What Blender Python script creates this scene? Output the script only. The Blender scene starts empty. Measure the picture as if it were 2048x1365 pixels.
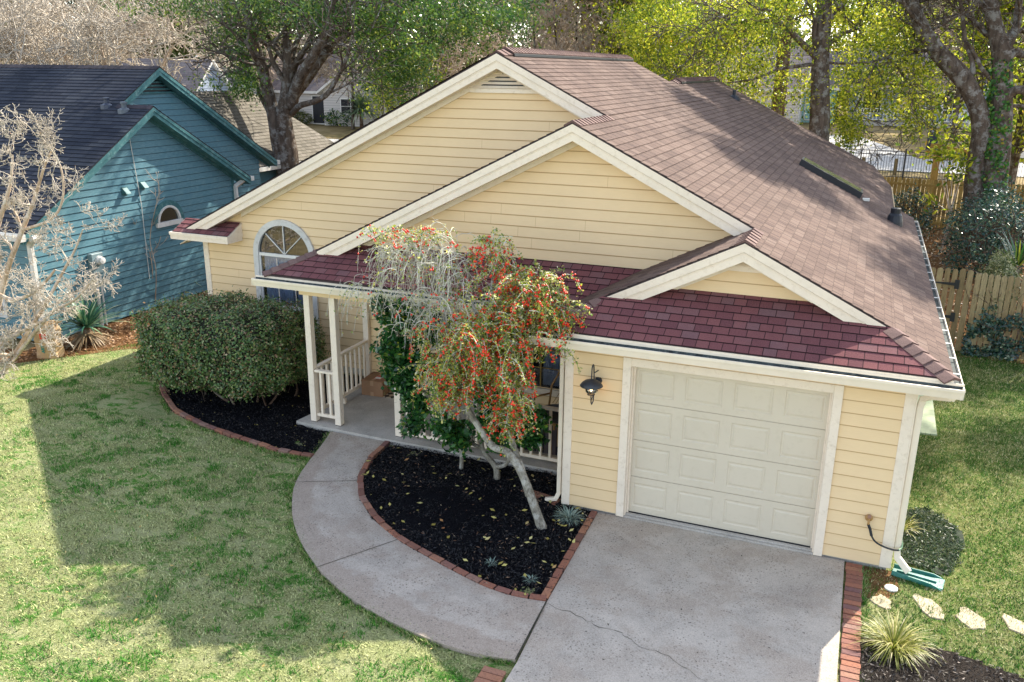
import bpy, math, random
import numpy as np
from mathutils import Vector, Matrix
S = bpy.context.scene
COL = S.collection
R = math.radians
# ------------------------------------------------------------------ camera, light
F_PX = 1724.88
CAM = np.array([3.303, -10.2565, 5.8065])
YAW, PIT, ROL = -0.3804, -0.3062, 0.0097
_f = np.array([math.sin(YAW)*math.cos(PIT), math.cos(YAW)*math.cos(PIT), math.sin(PIT)])
_r0 = np.array([math.cos(YAW), -math.sin(YAW), 0.0]); _u0 = np.cross(_r0, _f)
_r = _r0*math.cos(ROL)+_u0*math.sin(ROL); _u = -_r0*math.sin(ROL)+_u0*math.cos(ROL)
cam = bpy.data.objects.new('camera', bpy.data.cameras.new('camera')); COL.objects.link(cam)
cam.matrix_world = Matrix(((_r[0], _u[0], -_f[0], CAM[0]), (_r[1], _u[1], -_f[1], CAM[1]), (_r[2], _u[2], -_f[2], CAM[2]), (0, 0, 0, 1)))
cam.data.sensor_width = 36; cam.data.lens = F_PX/2048*36; cam.data.clip_end = 900; cam.data.clip_start = 0.1
S.camera = cam
SUN = Vector((0.45, 1.15, 1.0)).normalized()
w = bpy.data.worlds.new("World"); S.world = w; w.use_nodes = True
nt = w.node_tree; bg = nt.nodes['Background']
sky = nt.nodes.new('ShaderNodeTexSky'); sky.sky_type = 'NISHITA'; sky.sun_disc = False
sky.sun_elevation = math.asin(SUN.z); sky.sun_rotation = math.atan2(SUN.x, SUN.y)
sky.air_density = 1.0; sky.dust_density = 0.8; sky.ozone_density = 0.6
hs = nt.nodes.new('ShaderNodeHueSaturation'); hs.inputs['Saturation'].default_value = 0.62; nt.links.new(sky.outputs[0], hs.inputs['Color']); nt.links.new(hs.outputs[0], bg.inputs[0]); bg.inputs[1].default_value = 0.15
sl = bpy.data.lights.new('sun', 'SUN'); sl.energy = 3.9; sl.angle = R(0.5); sl.color = (1.0, 0.93, 0.80)
so = bpy.data.objects.new('sun', sl); COL.objects.link(so); so.rotation_euler = SUN.to_track_quat('Z', 'Y').to_euler()
so.location = (10, 20, 30)
S.view_settings.view_transform = 'Standard'; S.view_settings.look = 'None'; S.view_settings.exposure = 1.45; S.view_settings.gamma = 1
S.cycles.max_bounces = 6; S.cycles.diffuse_bounces = 3; S.cycles.glossy_bounces = 2; S.cycles.transmission_bounces = 4
S.cycles.transparent_max_bounces = 6

def _ray(u, v): return _f+_r*(u-1024)/F_PX-_u*(v-682.5)/F_PX
def at(u, v, Y):
    d = _ray(u, v); return CAM+d*(Y-CAM[1])/d[1]
def atz(u, v, z=0.0):
    d = _ray(u, v); return CAM+d*(z-CAM[2])/d[2]
def atx(u, v, x):
    d = _ray(u, v); return CAM+d*(x-CAM[0])/d[0]
def hgt(Y): return min(max(Y-28, 0)*0.05, 2.1)
def atg(u, v):
    z = 0
    for _ in range(40): z = z*.5+.5*hgt(min(atz(u, v, z)[1], 300))
    return atz(u, v, z)
# ------------------------------------------------------------------ materials
def new_mat(name):
    m = bpy.data.materials.new(name); m.use_nodes = True
    return m, m.node_tree, m.node_tree.nodes, m.node_tree.links, m.node_tree.nodes['Principled BSDF']
def N_(nt, t, **kw):
    n = nt.nodes.new(t)
    for k, v in kw.items():
        if k in n.inputs: n.inputs[k].default_value = v
        else: setattr(n, k, v)
    return n
def ramp(nt, fac, stops):
    r = nt.nodes.new('ShaderNodeValToRGB'); e = r.color_ramp.elements
    while len(e) < len(stops): e.new(0.5)
    for i, (p, c) in enumerate(stops):
        e[i].position = p; e[i].color = (c[0], c[1], c[2], 1) if not isinstance(c, (int, float)) else (c, c, c, 1)
    nt.links.new(fac, r.inputs[0]); return r.outputs[0]
def mixc(nt, fac, a, b, mode='MIX'):
    m = nt.nodes.new('ShaderNodeMix'); m.data_type = 'RGBA'; m.blend_type = mode
    for s, v in ((0, fac), (6, a), (7, b)):
        if hasattr(v, 'is_linked'): nt.links.new(v, m.inputs[s])
        else: m.inputs[s].default_value = v if s == 0 else (v[0], v[1], v[2], 1)
    return m.outputs[2]
def noise(nt, scale, detail=4, rough=.55, vec=None, dist=0):
    n = N_(nt, 'ShaderNodeTexNoise', Scale=scale, Detail=detail, Roughness=rough, Distortion=dist)
    if vec is None: vec = coords(nt)
    nt.links.new(vec, n.inputs['Vector']); return n.outputs[0]
def coords(nt, kind='Object', scale=None, rot=None):
    t = nt.nodes.new('ShaderNodeTexCoord'); o = t.outputs[kind]
    if scale or rot:
        m = nt.nodes.new('ShaderNodeMapping')
        if scale: m.inputs['Scale'].default_value = scale
        if rot: m.inputs['Rotation'].default_value = rot
        nt.links.new(o, m.inputs[0]); o = m.outputs[0]
    return o
def bump(nt, b, h, strength=.3, dist=.01):
    n = N_(nt, 'ShaderNodeBump', Strength=strength, Distance=dist); nt.links.new(h, n.inputs['Height']); nt.links.new(n.outputs[0], b.inputs['Normal'])
def paint(name, c, rough=.5, var=.10, scale=2.5, bmp=.15, bscale=60, dirt=None, spec=.4, metal=0):
    m, nt, n, l, b = new_mat(name)
    d = tuple(x*(1-var*2.2) for x in c); e = tuple(min(1, x*(1+var)) for x in c)
    col = ramp(nt, noise(nt, scale, 6, .6), [(.30, d), (.50, c), (.70, e)])
    if dirt:
        col = mixc(nt, ramp(nt, noise(nt, dirt[1], 8, .7), [(.52, 0.), (.72, 1.)]), col, dirt[0])
    l.new(col, b.inputs['Base Color']); b.inputs['Roughness'].default_value = rough
    b.inputs['Specular IOR Level'].default_value = spec; b.inputs['Metallic'].default_value = metal
    if bmp: bump(nt, b, noise(nt, bscale, 4), bmp, .004)
    return m
def siding_mat(name, c, streak, amt=.35, lap_shade_seams=(.42, .24, .09)):
    # painted lap boards: faint grain along the board, uneven fading, small stains; UV in metres
    m, nt, n, l, b = new_mat(name)
    uv = coords(nt, 'UV', (1.2, 14, 1)); g = noise(nt, 6, 6, .65, uv)
    big = noise(nt, .9, 5, .6, coords(nt, 'UV'))
    col = mixc(nt, ramp(nt, g, [(.35, 0.), (.7, amt)]), c, streak)
    col = mixc(nt, ramp(nt, big, [(.4, 0.), (.7, .45)]), col, tuple(min(1, x*1.12) for x in c))
    col = mixc(nt, ramp(nt, noise(nt, 9, 8, .75, coords(nt, 'UV')), [(.66, 0.), (.8, .4)]), col, tuple(x*.55 for x in c))
    a = nt.nodes.new('ShaderNodeAttribute'); a.attribute_name = 'rnd'          # shade under the laps put into the colour, butt joints share it (lip faces carry rnd = 0)
    col = mixc(nt, ramp(nt, a.outputs['Fac'], [(.1, .7), (.3, 0.)]), col, lap_shade_seams)
    l.new(col, b.inputs['Base Color']); b.inputs['Roughness'].default_value = .55; b.inputs['Specular IOR Level'].default_value = .3
    bump(nt, b, g, .25, .003)
    return m
def shingle_mat(name, cols, w=.30, h=.14, lines=(.03, .02, .02), off=.5, cut=0.0, row=.0055):
    m, nt, n, l, b = new_mat(name)
    uv = coords(nt, 'UV')
    br = N_(nt, 'ShaderNodeTexBrick', Scale=1.0, offset=off, squash=.75, squash_frequency=3)
    br.inputs['Color1'].default_value = (0, 0, 0, 1); br.inputs['Color2'].default_value = (1, 1, 1, 1); br.inputs['Mortar'].default_value = (.5, .5, .5, 1)
    br.inputs['Mortar Size'].default_value = row; br.inputs['Mortar Smooth'].default_value = .2; br.inputs['Bias'].default_value = 0
    br.inputs['Brick Width'].default_value = w; br.inputs['Row Height'].default_value = h
    l.new(uv, br.inputs['Vector'])
    tone = mixc(nt, .35, br.outputs[0], noise(nt, 2.1, 3, .6, uv))
    col = ramp(nt, tone, [(.12, cols[0]), (.38, cols[1]), (.62, cols[2]), (.88, cols[3])])
    gr = noise(nt, 70, 4, .8, uv)
    col = mixc(nt, .45, col, ramp(nt, gr, [(.3, tuple(x*.35 for x in cols[1])), (.7, tuple(min(1, x*1.9) for x in cols[2]))]))
    col = mixc(nt, ramp(nt, noise(nt, .55, 6, .7, uv), [(.45, 0.), (.7, .35)]), col, tuple(x*.6 for x in cols[0]))
    if row > .001: col = mixc(nt, ramp(nt, br.outputs[1], [(0., 0.), (1., .85)]), col, lines)
    if cut:
        def mth(op, a, b_=None):
            q = N_(nt, 'ShaderNodeMath', operation=op)
            for i, x_ in enumerate((a, b_)):
                if x_ is None: continue
                if hasattr(x_, 'is_linked'): l.new(x_, q.inputs[i])
                else: q.inputs[i].default_value = x_
            return q.outputs[0]
        sp_ = nt.nodes.new('ShaderNodeSeparateXYZ'); l.new(uv, sp_.inputs[0])
        rw = mth('FLOOR', mth('DIVIDE', sp_.outputs[1], h)); rnd_ = mth('FRACT', mth('MULTIPLY', mth('SINE', mth('MULTIPLY', rw, 12.9898)), 43.7))
        fu = mth('FRACT', mth('ADD', mth('DIVIDE', sp_.outputs[0], w), mth('ADD', mth('MULTIPLY', rw, .5), mth('MULTIPLY', rnd_, .12))))
        msk = mth('MULTIPLY', mth('LESS_THAN', fu, cut/w), .8)
        col = mixc(nt, msk, col, lines)
        fv = mth('FRACT', mth('DIVIDE', sp_.outputs[1], h)); col = mixc(nt, mth('MULTIPLY', mth('GREATER_THAN', fv, .90), .30), col, lines)
    l.new(col, b.inputs['Base Color']); b.inputs['Roughness'].default_value = .95; b.inputs['Specular IOR Level'].default_value = .15
    bump(nt, b, gr, .5, .004)
    return m
def leaf_mat(name, stops, trans=.45, rough=.45, spec=.4, tcol=None):
    m, nt, n, l, b = new_mat(name)
    a = nt.nodes.new('ShaderNodeAttribute'); a.attribute_name = 'rnd'
    col = ramp(nt, a.outputs['Fac'], stops)
    l.new(col, b.inputs['Base Color']); b.inputs['Roughness'].default_value = rough; b.inputs['Specular IOR Level'].default_value = spec
    if trans:
        t = nt.nodes.new('ShaderNodeBsdfTranslucent'); mx = N_(nt, 'ShaderNodeMixShader'); mx.inputs[0].default_value = trans
        if tcol: l.new(mixc(nt, 1.0, col, tcol, 'MULTIPLY'), t.inputs[0])
        else: l.new(col, t.inputs[0])
        l.new(b.outputs[0], mx.inputs[1]); l.new(t.outputs[0], mx.inputs[2])
        l.new(mx.outputs[0], nt.nodes['Material Output'].inputs[0])
    return m
def bark_mat(name, c1, c2, c3=None, sc=6, stretch=.25):
    m, nt, n, l, b = new_mat(name)
    v = coords(nt, 'Object', (1, 1, stretch)); g = noise(nt, sc, 8, .7, v)
    col = ramp(nt, g, [(.3, c1), (.62, c2)])
    if c3: col = mixc(nt, ramp(nt, noise(nt, 3.5, 8, .75), [(.50, 0.), (.60, .8)]), col, c3)
    l.new(col, b.inputs['Base Color']); b.inputs['Roughness'].default_value = .95; b.inputs['Specular IOR Level'].default_value = .1
    bump(nt, b, g, .9, .03); return m
M = {}
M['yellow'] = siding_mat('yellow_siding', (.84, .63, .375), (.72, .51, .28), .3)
M['cream'] = paint('cream_trim', (.88, .76, .62), .5, .03, 3, .1, 40, ((.74, .62, .48), 14))
M['cream2'] = paint('cream_gutter', (.88, .77, .62), .4, .04, 3, .0, 40)
M['doorpaint'] = paint('garage_door_paint', (.68, .60, .47), .45, .02, 1.5, .12, 90, ((.63, .55, .42), 9))
M['roof'] = shingle_mat('red_brown_shingle', [(.070, .047, .042), (.115, .077, .064), (.155, .106, .086), (.215, .158, .130)], .26, .14, (.03, .02, .02), .5, .022, .0)
M['cap'] = paint('ridge_cap_shingle', (.27, .14, .11), .95, .2, 3.5, .6, 150, ((.15, .07, .06), 5))
M['dark'] = paint('black_plastic', (.02, .022, .028), .45, .1, 4, .0)
M['gutterin'] = paint('gutter_debris_shade', (.045, .06, .06), .8, .4, 12, .6, 60, ((.16, .17, .15), 25))
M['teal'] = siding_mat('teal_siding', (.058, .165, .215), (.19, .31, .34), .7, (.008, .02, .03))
M['tealtrim'] = paint('teal_trim', (.045, .15, .165), .55, .12, 4, .1, 40, ((.16, .28, .28), 8))
M['tealroof'] = shingle_mat('dark_shingle', [(.010, .014, .024), (.020, .025, .040), (.034, .040, .056), (.060, .066, .078)], .6, .14, (.008, .008, .01))
M['greyroof'] = shingle_mat('grey_shingle', [(.10, .09, .075), (.15, .135, .11), (.20, .18, .15), (.25, .22, .19)], .3, .14)
M['white'] = paint('white_paint', (.80, .78, .73), .45, .05, 3, .05)
M['offwhite'] = paint('weathered_white', (.66, .65, .62), .5, .08, 3, .1, 40, ((.45, .42, .38), 6))
M['brick'] = None
M['wood'] = None
def glass(name, tint=(.35, .42, .5), rough=.02):
    m, nt, n, l, b = new_mat(name)
    g = nt.nodes.new('ShaderNodeBsdfGlossy'); g.inputs[1].default_value = rough; g.inputs[0].default_value = (.9, .95, 1, 1)
    t = nt.nodes.new('ShaderNodeBsdfTransparent'); t.inputs[0].default_value = (*tint, 1)
    fr = N_(nt, 'ShaderNodeFresnel', IOR=1.7); mx = nt.nodes.new('ShaderNodeMixShader')
    ad = N_(nt, 'ShaderNodeMath', operation='ADD'); ad.inputs[1].default_value = .10; l.new(fr.outputs[0], ad.inputs[0])
    l.new(ad.outputs[0], mx.inputs[0]); l.new(t.outputs[0], mx.inputs[1]); l.new(g.outputs[0], mx.inputs[2])
    l.new(mx.outputs[0], n['Material Output'].inputs[0]); return m
M['glass'] = glass('window_glass', (.62, .68, .78)); M['clearglass'] = glass('lamp_glass', (.93, .93, .93))
M['room'] = paint('dim_room', (.03, .03, .035), .9, .1, 2, 0)
M['curtain'] = paint('pale_curtain', (.80, .84, .92), .9, .12, 5, .1)
# concrete: mottled, rust-stained edge, dark specks
def concrete(name, c, stain, speck=.45, seed=0, edge=False, blobs=()):
    m, nt, n, l, b = new_mat(name)
    v = coords(nt); big = noise(nt, 1.1, 7, .68, v, .6); mid = noise(nt, 4.5, 8, .7, v)
    col = ramp(nt, big, [(.36, tuple(x*.58 for x in c)), (.5, c), (.64, tuple(min(1, x*1.3) for x in c))])
    col = mixc(nt, ramp(nt, noise(nt, 1.15, 8, .65, coords(nt, 'Object', (1, 1.3, 1))), [(.48, 0.), (.60, .75)]), col, stain)
    for (bx, by, br_, bc, am) in blobs:
        mp0 = nt.nodes.new('ShaderNodeVectorMath'); mp0.operation = 'DISTANCE'; l.new(v, mp0.inputs[0]); mp0.inputs[1].default_value = (bx, by, .03)
        ad = N_(nt, 'ShaderNodeMath', operation='MULTIPLY_ADD'); l.new(noise(nt, 2.6, 7, .7, v, 1.0), ad.inputs[0]); ad.inputs[1].default_value = 1.6*br_; l.new(mp0.outputs['Value'], ad.inputs[2])
        col = mixc(nt, ramp(nt, ad.outputs[0], [(.8*br_, am), (1.9*br_, 0.)]), col, bc)
    if edge:
        sp0 = nt.nodes.new('ShaderNodeSeparateXYZ'); l.new(coords(nt, 'UV'), sp0.inputs[0])
        ad = N_(nt, 'ShaderNodeMath', operation='MULTIPLY_ADD'); l.new(noise(nt, 2.2, 6, .65, v), ad.inputs[0]); ad.inputs[1].default_value = -.5; l.new(sp0.outputs[1], ad.inputs[2])
        col = mixc(nt, ramp(nt, ad.outputs[0], [(0.0, .85), (.06, 0.), (.60, 0.), (.72, .6)]), col, stain)
    col = mixc(nt, .35, col, ramp(nt, mid, [(.3, tuple(x*.6 for x in c)), (.7, tuple(min(1, x*1.3) for x in c))]))
    vo = N_(nt, 'ShaderNodeTexVoronoi', Scale=26); l.new(v, vo.inputs['Vector'])
    pick = ramp(nt, noise(nt, 3, 3, .6, v), [(.40, .15), (.58, 1.)])
    sp = ramp(nt, vo.outputs['Distance'], [(.20, 1.), (.32, 0.)])
    mu = N_(nt, 'ShaderNodeMath', operation='MULTIPLY'); l.new(pick, mu.inputs[0]); l.new(sp, mu.inputs[1])
    m2 = N_(nt, 'ShaderNodeMath', operation='MULTIPLY'); l.new(mu.outputs[0], m2.inputs[0]); m2.inputs[1].default_value = speck
    col = mixc(nt, m2.outputs[0], col, (.035, .028, .022))
    fine = noise(nt, 75, 4, .8, v)
    col = mixc(nt, .38, col, ramp(nt, fine, [(.3, tuple(x*.3 for x in c)), (.7, tuple(min(1, x*1.9) for x in c))]))
    l.new(col, b.inputs['Base Color']); b.inputs['Roughness'].default_value = .9; b.inputs['Specular IOR Level'].default_value = .2
    bump(nt, b, fine, .4, .004); return m
M['drive'] = concrete('driveway_concrete', (.46, .405, .345), (.31, .225, .16), .8, 0, False, ((3.15, -1.0, .42, (.15, .12, .10), .75), (2.4, -.5, .25, (.20, .16, .13), .6), (.85, -2.5, .30, (.24, .15, .09), .8), (1.3, -.9, .22, (.22, .18, .15), .5), (2.9, -2.1, .22, (.24, .16, .10), .6), (1.5, -3.0, .35, (.25, .19, .14), .5)))
M['walk'] = concrete('walkway_concrete', (.43, .375, .32), (.25, .165, .11), .9, 0, True)
M['slab'] = concrete('porch_concrete', (.44, .41, .37), (.36, .31, .26), .25)
def brick_mat(name, cols):
    m, nt, n, l, b = new_mat(name)
    a = nt.nodes.new('ShaderNodeAttribute'); a.attribute_name = 'rnd'
    col = ramp(nt, a.outputs['Fac'], [(i/(len(cols)-1), c) for i, c in enumerate(cols)])
    col = mixc(nt, ramp(nt, noise(nt, 30, 6, .7), [(.5, 0.), (.7, .7)]), col, (.09, .05, .04))
    l.new(col, b.inputs['Base Color']); b.inputs['Roughness'].default_value = .9
    bump(nt, b, noise(nt, 70, 4), .6, .006); return m
M['brick'] = brick_mat('old_brick', [(.19, .085, .06), (.26, .105, .07), (.33, .13, .075), (.18, .085, .08), (.38, .17, .095), (.26, .15, .12)])
def wood_mat(name, cols, sc=(6, 6, .6)):
    m, nt, n, l, b = new_mat(name)
    a = nt.nodes.new('ShaderNodeAttribute'); a.attribute_name = 'rnd'
    v = coords(nt, 'Object', sc)
    base = ramp(nt, a.outputs['Fac'], [(0, cols[0]), (.5, cols[1]), (1, cols[2])])
    g = noise(nt, 8, 8, .7, v, 1.0)
    col = mixc(nt, ramp(nt, g, [(.42, 0.), (.7, .65)]), base, tuple(x*.35 for x in cols[0]))
    l.new(col, b.inputs['Base Color']); b.inputs['Roughness'].default_value = .9; b.inputs['Specular IOR Level'].default_value = .15
    bump(nt, b, g, .6, .01); return m
M['fence'] = wood_mat('weathered_fence', [(.25, .185, .10), (.36, .27, .15), (.45, .36, .21)])
M['fence2'] = wood_mat('golden_fence', [(.36, .23, .07), (.45, .30, .10), (.54, .37, .13)])
def mulf(nt, a, b):
    q = N_(nt, 'ShaderNodeMath', operation='MULTIPLY'); nt.links.new(a, q.inputs[0]); nt.links.new(b, q.inputs[1]); return q.outputs[0]
def ground_mat(name, kind):
    m, nt, n, l, b = new_mat(name); v = coords(nt)
    if kind == 'lawn':
        straw = ramp(nt, noise(nt, 45, 6, .75, v), [(.36, (.10, .11, .04)), (.50, (.33, .35, .15)), (.64, (.56, .58, .29))])
        sand = mixc(nt, .5, (.50, .49, .28), straw)
        col = mixc(nt, ramp(nt, noise(nt, 1.1, 6, .6, coords(nt, 'Object', (1, 2.0, 1), (0, 0, .3)), .4), [(.50, 0.), (.60, .75)]), straw, sand)
        green = ramp(nt, noise(nt, 60, 5, .7, v), [(.35, (.015, .07, .01)), (.65, (.10, .36, .03))])
        col = mixc(nt, ramp(nt, noise(nt, 3.0, 8, .72, coords(nt, 'Object', (1, 1.6, 1), (0, 0, .35)), .5), [(.52, 0.), (.58, .9)]), col, green) if False else mixc(nt, mulf(nt, ramp(nt, noise(nt, 3.4, 8, .75, coords(nt, 'Object', (1, 1.5, 1), (0, 0, .35)), .7), [(.50, 0.), (.57, .9)]), ramp(nt, noise(nt, .55, 3, .5, v), [(.42, .12), (.56, 1.)])), col, green)
        # the side lawn (x > 4.1) is greener
        sx = N_(nt, 'ShaderNodeSeparateXYZ'); l.new(v, sx.inputs[0])
        g2 = ramp(nt, noise(nt, 9, 9, .82, v), [(.36, (.02, .06, .01)), (.48, (.10, .17, .03)), (.56, (.22, .22, .08)), (.68, (.40, .34, .17))])
        mr = N_(nt, 'ShaderNodeMapRange'); mr.inputs[1].default_value = 3.9; mr.inputs[2].default_value = 4.6; l.new(sx.outputs[0], mr.inputs[0])
        m3 = N_(nt, 'ShaderNodeMath', operation='MULTIPLY'); m3.inputs[1].default_value = .8; l.new(mr.outputs[0], m3.inputs[0])
        col = mixc(nt, m3.outputs[0], col, g2)
        col = mixc(nt, ramp(nt, noise(nt, .5, 4, .5, v), [(.45, 0.), (.75, .4)]), col, (.13, .13, .07))
        bump(nt, b, noise(nt, 90, 5, .8, v), .9, .03)
    elif kind == 'mulch':
        col = ramp(nt, noise(nt, 55, 8, .8, v), [(.40, (.004, .004, .006)), (.62, (.016, .016, .020)), (.78, (.06, .055, .055))])
        bump(nt, b, noise(nt, 60, 8, .8, v), 1.0, .05)
    elif kind == 'litter':
        col = ramp(nt, noise(nt, 40, 8, .8, v), [(.30, (.05, .025, .015)), (.48, (.20, .10, .045)), (.60, (.36, .20, .09)), (.74, (.55, .38, .22))])
        bump(nt, b, noise(nt, 50, 8, .8, v), 1.0, .04)
    elif kind == 'tan':
        col = ramp(nt, noise(nt, 3, 10, .8, v), [(.30, (.16, .11, .05)), (.5, (.38, .28, .14)), (.7, (.55, .44, .27))])
        bump(nt, b, noise(nt, 20, 8, .8, v), 1.0, .06)
    elif kind == 'far':
        col = ramp(nt, noise(nt, .4, 8, .7, v), [(.30, (.10, .10, .04)), (.5, (.28, .21, .10)), (.7, (.40, .31, .17))])
    l.new(col, b.inputs['Base Color']); b.inputs['Roughness'].default_value = 1.0; b.inputs['Specular IOR Level'].default_value = .05
    return m
for k in ('lawn', 'mulch', 'litter', 'tan', 'far'): M[k] = ground_mat('ground_'+k, k)
# ------------------------------------------------------------------ mesh helpers
def tag(o, label=None, cat=None, group=None, kind=None):
    if label: o['label'] = label
    if cat: o['category'] = cat
    if group: o['group'] = group
    if kind: o['kind'] = kind
    return o
def empty(name, loc, label, cat, group=None, rz=0):
    o = bpy.data.objects.new(name, None); COL.objects.link(o); o.location = loc; o.rotation_euler[2] = rz
    o.empty_display_size = .2
    return tag(o, label, cat, group)
LOCAL = set()
def link(name, me, parent=None):
    # parts are written in world metres and shifted into their thing's frame; LOCAL things are written in their own frame
    o = bpy.data.objects.new(name, me); COL.objects.link(o)
    if parent is not None:
        o.parent = parent
        if parent.type == 'EMPTY' and parent.name not in LOCAL: o.location = [-c for c in parent.location]
    return o
class MB:
    def __init__(s): s.v = []; s.f = []; s.r = []; s.uv = []; s.cur = 0.5
    def add(s, vs, fs, uvs=None):
        b = len(s.v); s.v += [tuple(map(float, x)) for x in vs]
        for k, f in enumerate(fs):
            s.f.append([b+i for i in f]); s.r.append(s.cur)
            s.uv.append([uvs[i] for i in f] if uvs is not None else None)
        return s
    def box(s, a, b):
        x0, y0, z0 = a; x1, y1, z1 = b
        x0, x1 = min(x0, x1), max(x0, x1); y0, y1 = min(y0, y1), max(y0, y1); z0, z1 = min(z0, z1), max(z0, z1)
        return s.add([(x0, y0, z0), (x1, y0, z0), (x1, y1, z0), (x0, y1, z0), (x0, y0, z1), (x1, y0, z1), (x1, y1, z1), (x0, y1, z1)],
                     [(0, 3, 2, 1), (4, 5, 6, 7), (0, 1, 5, 4), (1, 2, 6, 5), (2, 3, 7, 6), (3, 0, 4, 7)])
    def obox(s, c, X, Y, Z):
        c, X, Y, Z = map(np.array, (c, X, Y, Z))
        vs = [c-X-Y-Z, c+X-Y-Z, c+X+Y-Z, c-X+Y-Z, c-X-Y+Z, c+X-Y+Z, c+X+Y+Z, c-X+Y+Z]
        return s.add(vs, [(0, 3, 2, 1), (4, 5, 6, 7), (0, 1, 5, 4), (1, 2, 6, 5), (2, 3, 7, 6), (3, 0, 4, 7)])
    def beam(s, a, b, w, h, up=(0, 0, 1)):
        a, b = np.array(a, float), np.array(b, float); d = b-a; L = np.linalg.norm(d); d = d/L
        side = np.cross(d, up); side /= np.linalg.norm(side); u = np.cross(side, d)
        return s.obox((a+b)/2, d*L/2, side*w/2, u*h/2)
    def prism(s, poly, vec):
        n = len(poly); p = [np.array(q, float) for q in poly]; v = np.array(vec, float)
        return s.add(p+[q+v for q in p], [list(range(n))[::-1], [n+i for i in range(n)]]+[(i, (i+1) % n, n+(i+1) % n, n+i) for i in range(n)])
    def tube(s, pts, rad, n=8, cap=True):
        pts = [np.array(p, float) for p in pts]
        if not hasattr(rad, '__len__'): rad = [rad]*len(pts)
        vs, fs = [], []; ref = np.array([0.31, 0.17, .93])
        px = None
        for i, p in enumerate(pts):
            d = pts[min(i+1, len(pts)-1)]-pts[max(i-1, 0)]; d = d/(np.linalg.norm(d)+1e-9)
            if px is None:
                x = np.cross(d, ref if abs(d@ref) < .9 else np.array([1., 0, 0]))
            else: x = px-d*(px@d)
            x = x/(np.linalg.norm(x)+1e-9); px = x; y = np.cross(d, x)
            for k in range(n):
                a = 2*math.pi*k/n; vs.append(p+(x*math.cos(a)+y*math.sin(a))*rad[i])
        for i in range(len(pts)-1):
            for k in range(n): fs.append((i*n+k, i*n+(k+1) % n, (i+1)*n+(k+1) % n, (i+1)*n+k))
        if cap: fs += [list(range(n))[::-1], [(len(pts)-1)*n+k for k in range(n)]]
        return s.add(vs, fs)
    def lathe(s, c, prof, n=16, axis='z'):
        vs, fs = [], []
        for r, z in prof:
            for k in range(n):
                a = 2*math.pi*k/n
                vs.append((c[0]+r*math.cos(a), c[1]+r*math.sin(a), c[2]+z) if axis == 'z' else (c[0]+z, c[1]+r*math.cos(a), c[2]+r*math.sin(a)) if axis == 'x' else (c[0]+r*math.cos(a), c[1]+z, c[2]+r*math.sin(a)))
        for i in range(len(prof)-1):
            for k in range(n): fs.append((i*n+k, i*n+(k+1) % n, (i+1)*n+(k+1) % n, (i+1)*n+k))
        fs += [list(range(n))[::-1], [(len(prof)-1)*n+k for k in range(n)]]
        return s.add(vs, fs)
    def build(s, name, mat, parent=None, smooth=False, bevel=0):
        me = bpy.data.meshes.new(name); me.from_pydata(s.v, [], s.f)
        a = me.attributes.new('rnd', 'FLOAT', 'FACE'); a.data.foreach_set('value', s.r)
        if any(u is not None for u in s.uv):
            ul = me.uv_layers.new(name='UVMap'); flat = []
            for f, u in zip(s.f, s.uv):
                for k in range(len(f)): flat += list(u[k]) if u is not None else [0, 0]
            ul.data.foreach_set('uv', flat)
        me.materials.append(mat)
        if smooth: me.polygons.foreach_set('use_smooth', [True]*len(me.polygons))
        me.update()
        o = link(name, me, parent)
        if bevel:
            b = o.modifiers.new('bevel', 'BEVEL'); b.width = bevel; b.segments = 1; b.limit_method = 'ANGLE'
        return o
def np_mesh(name, V, F, mat, parent=None, rnd=None, smooth=False):
    V = np.asarray(V, np.float32); F = np.asarray(F, np.int32); k = F.shape[1]
    me = bpy.data.meshes.new(name); me.vertices.add(len(V)); me.vertices.foreach_set('co', V.ravel())
    me.loops.add(F.size); me.loops.foreach_set('vertex_index', F.ravel())
    me.polygons.add(len(F)); me.polygons.foreach_set('loop_start', np.arange(0, F.size, k, dtype=np.int32))
    if smooth: me.polygons.foreach_set('use_smooth', np.ones(len(F), bool))
    if rnd is not None:
        a = me.attributes.new('rnd', 'FLOAT', 'FACE'); a.data.foreach_set('value', np.asarray(rnd, np.float32))
    me.materials.append(mat); me.update(calc_edges=True); me.validate()
    return link(name, me, parent)
def clip(poly, a, b):
    def half(P, f, lim):
        out = []
        for i in range(len(P)):
            p, q = P[i], P[(i+1) % len(P)]; fp, fq = f*(p[1]-lim), f*(q[1]-lim)
            if fp >= 0: out.append(p)
            if (fp > 0 and fq < 0) or (fp < 0 and fq > 0):
                t = fp/(fp-fq); out.append((p[0]+(q[0]-p[0])*t, p[1]+(q[1]-p[1])*t))
        return out
    P = half(poly, 1, a)
    return half(P, -1, b) if P else []
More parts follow.
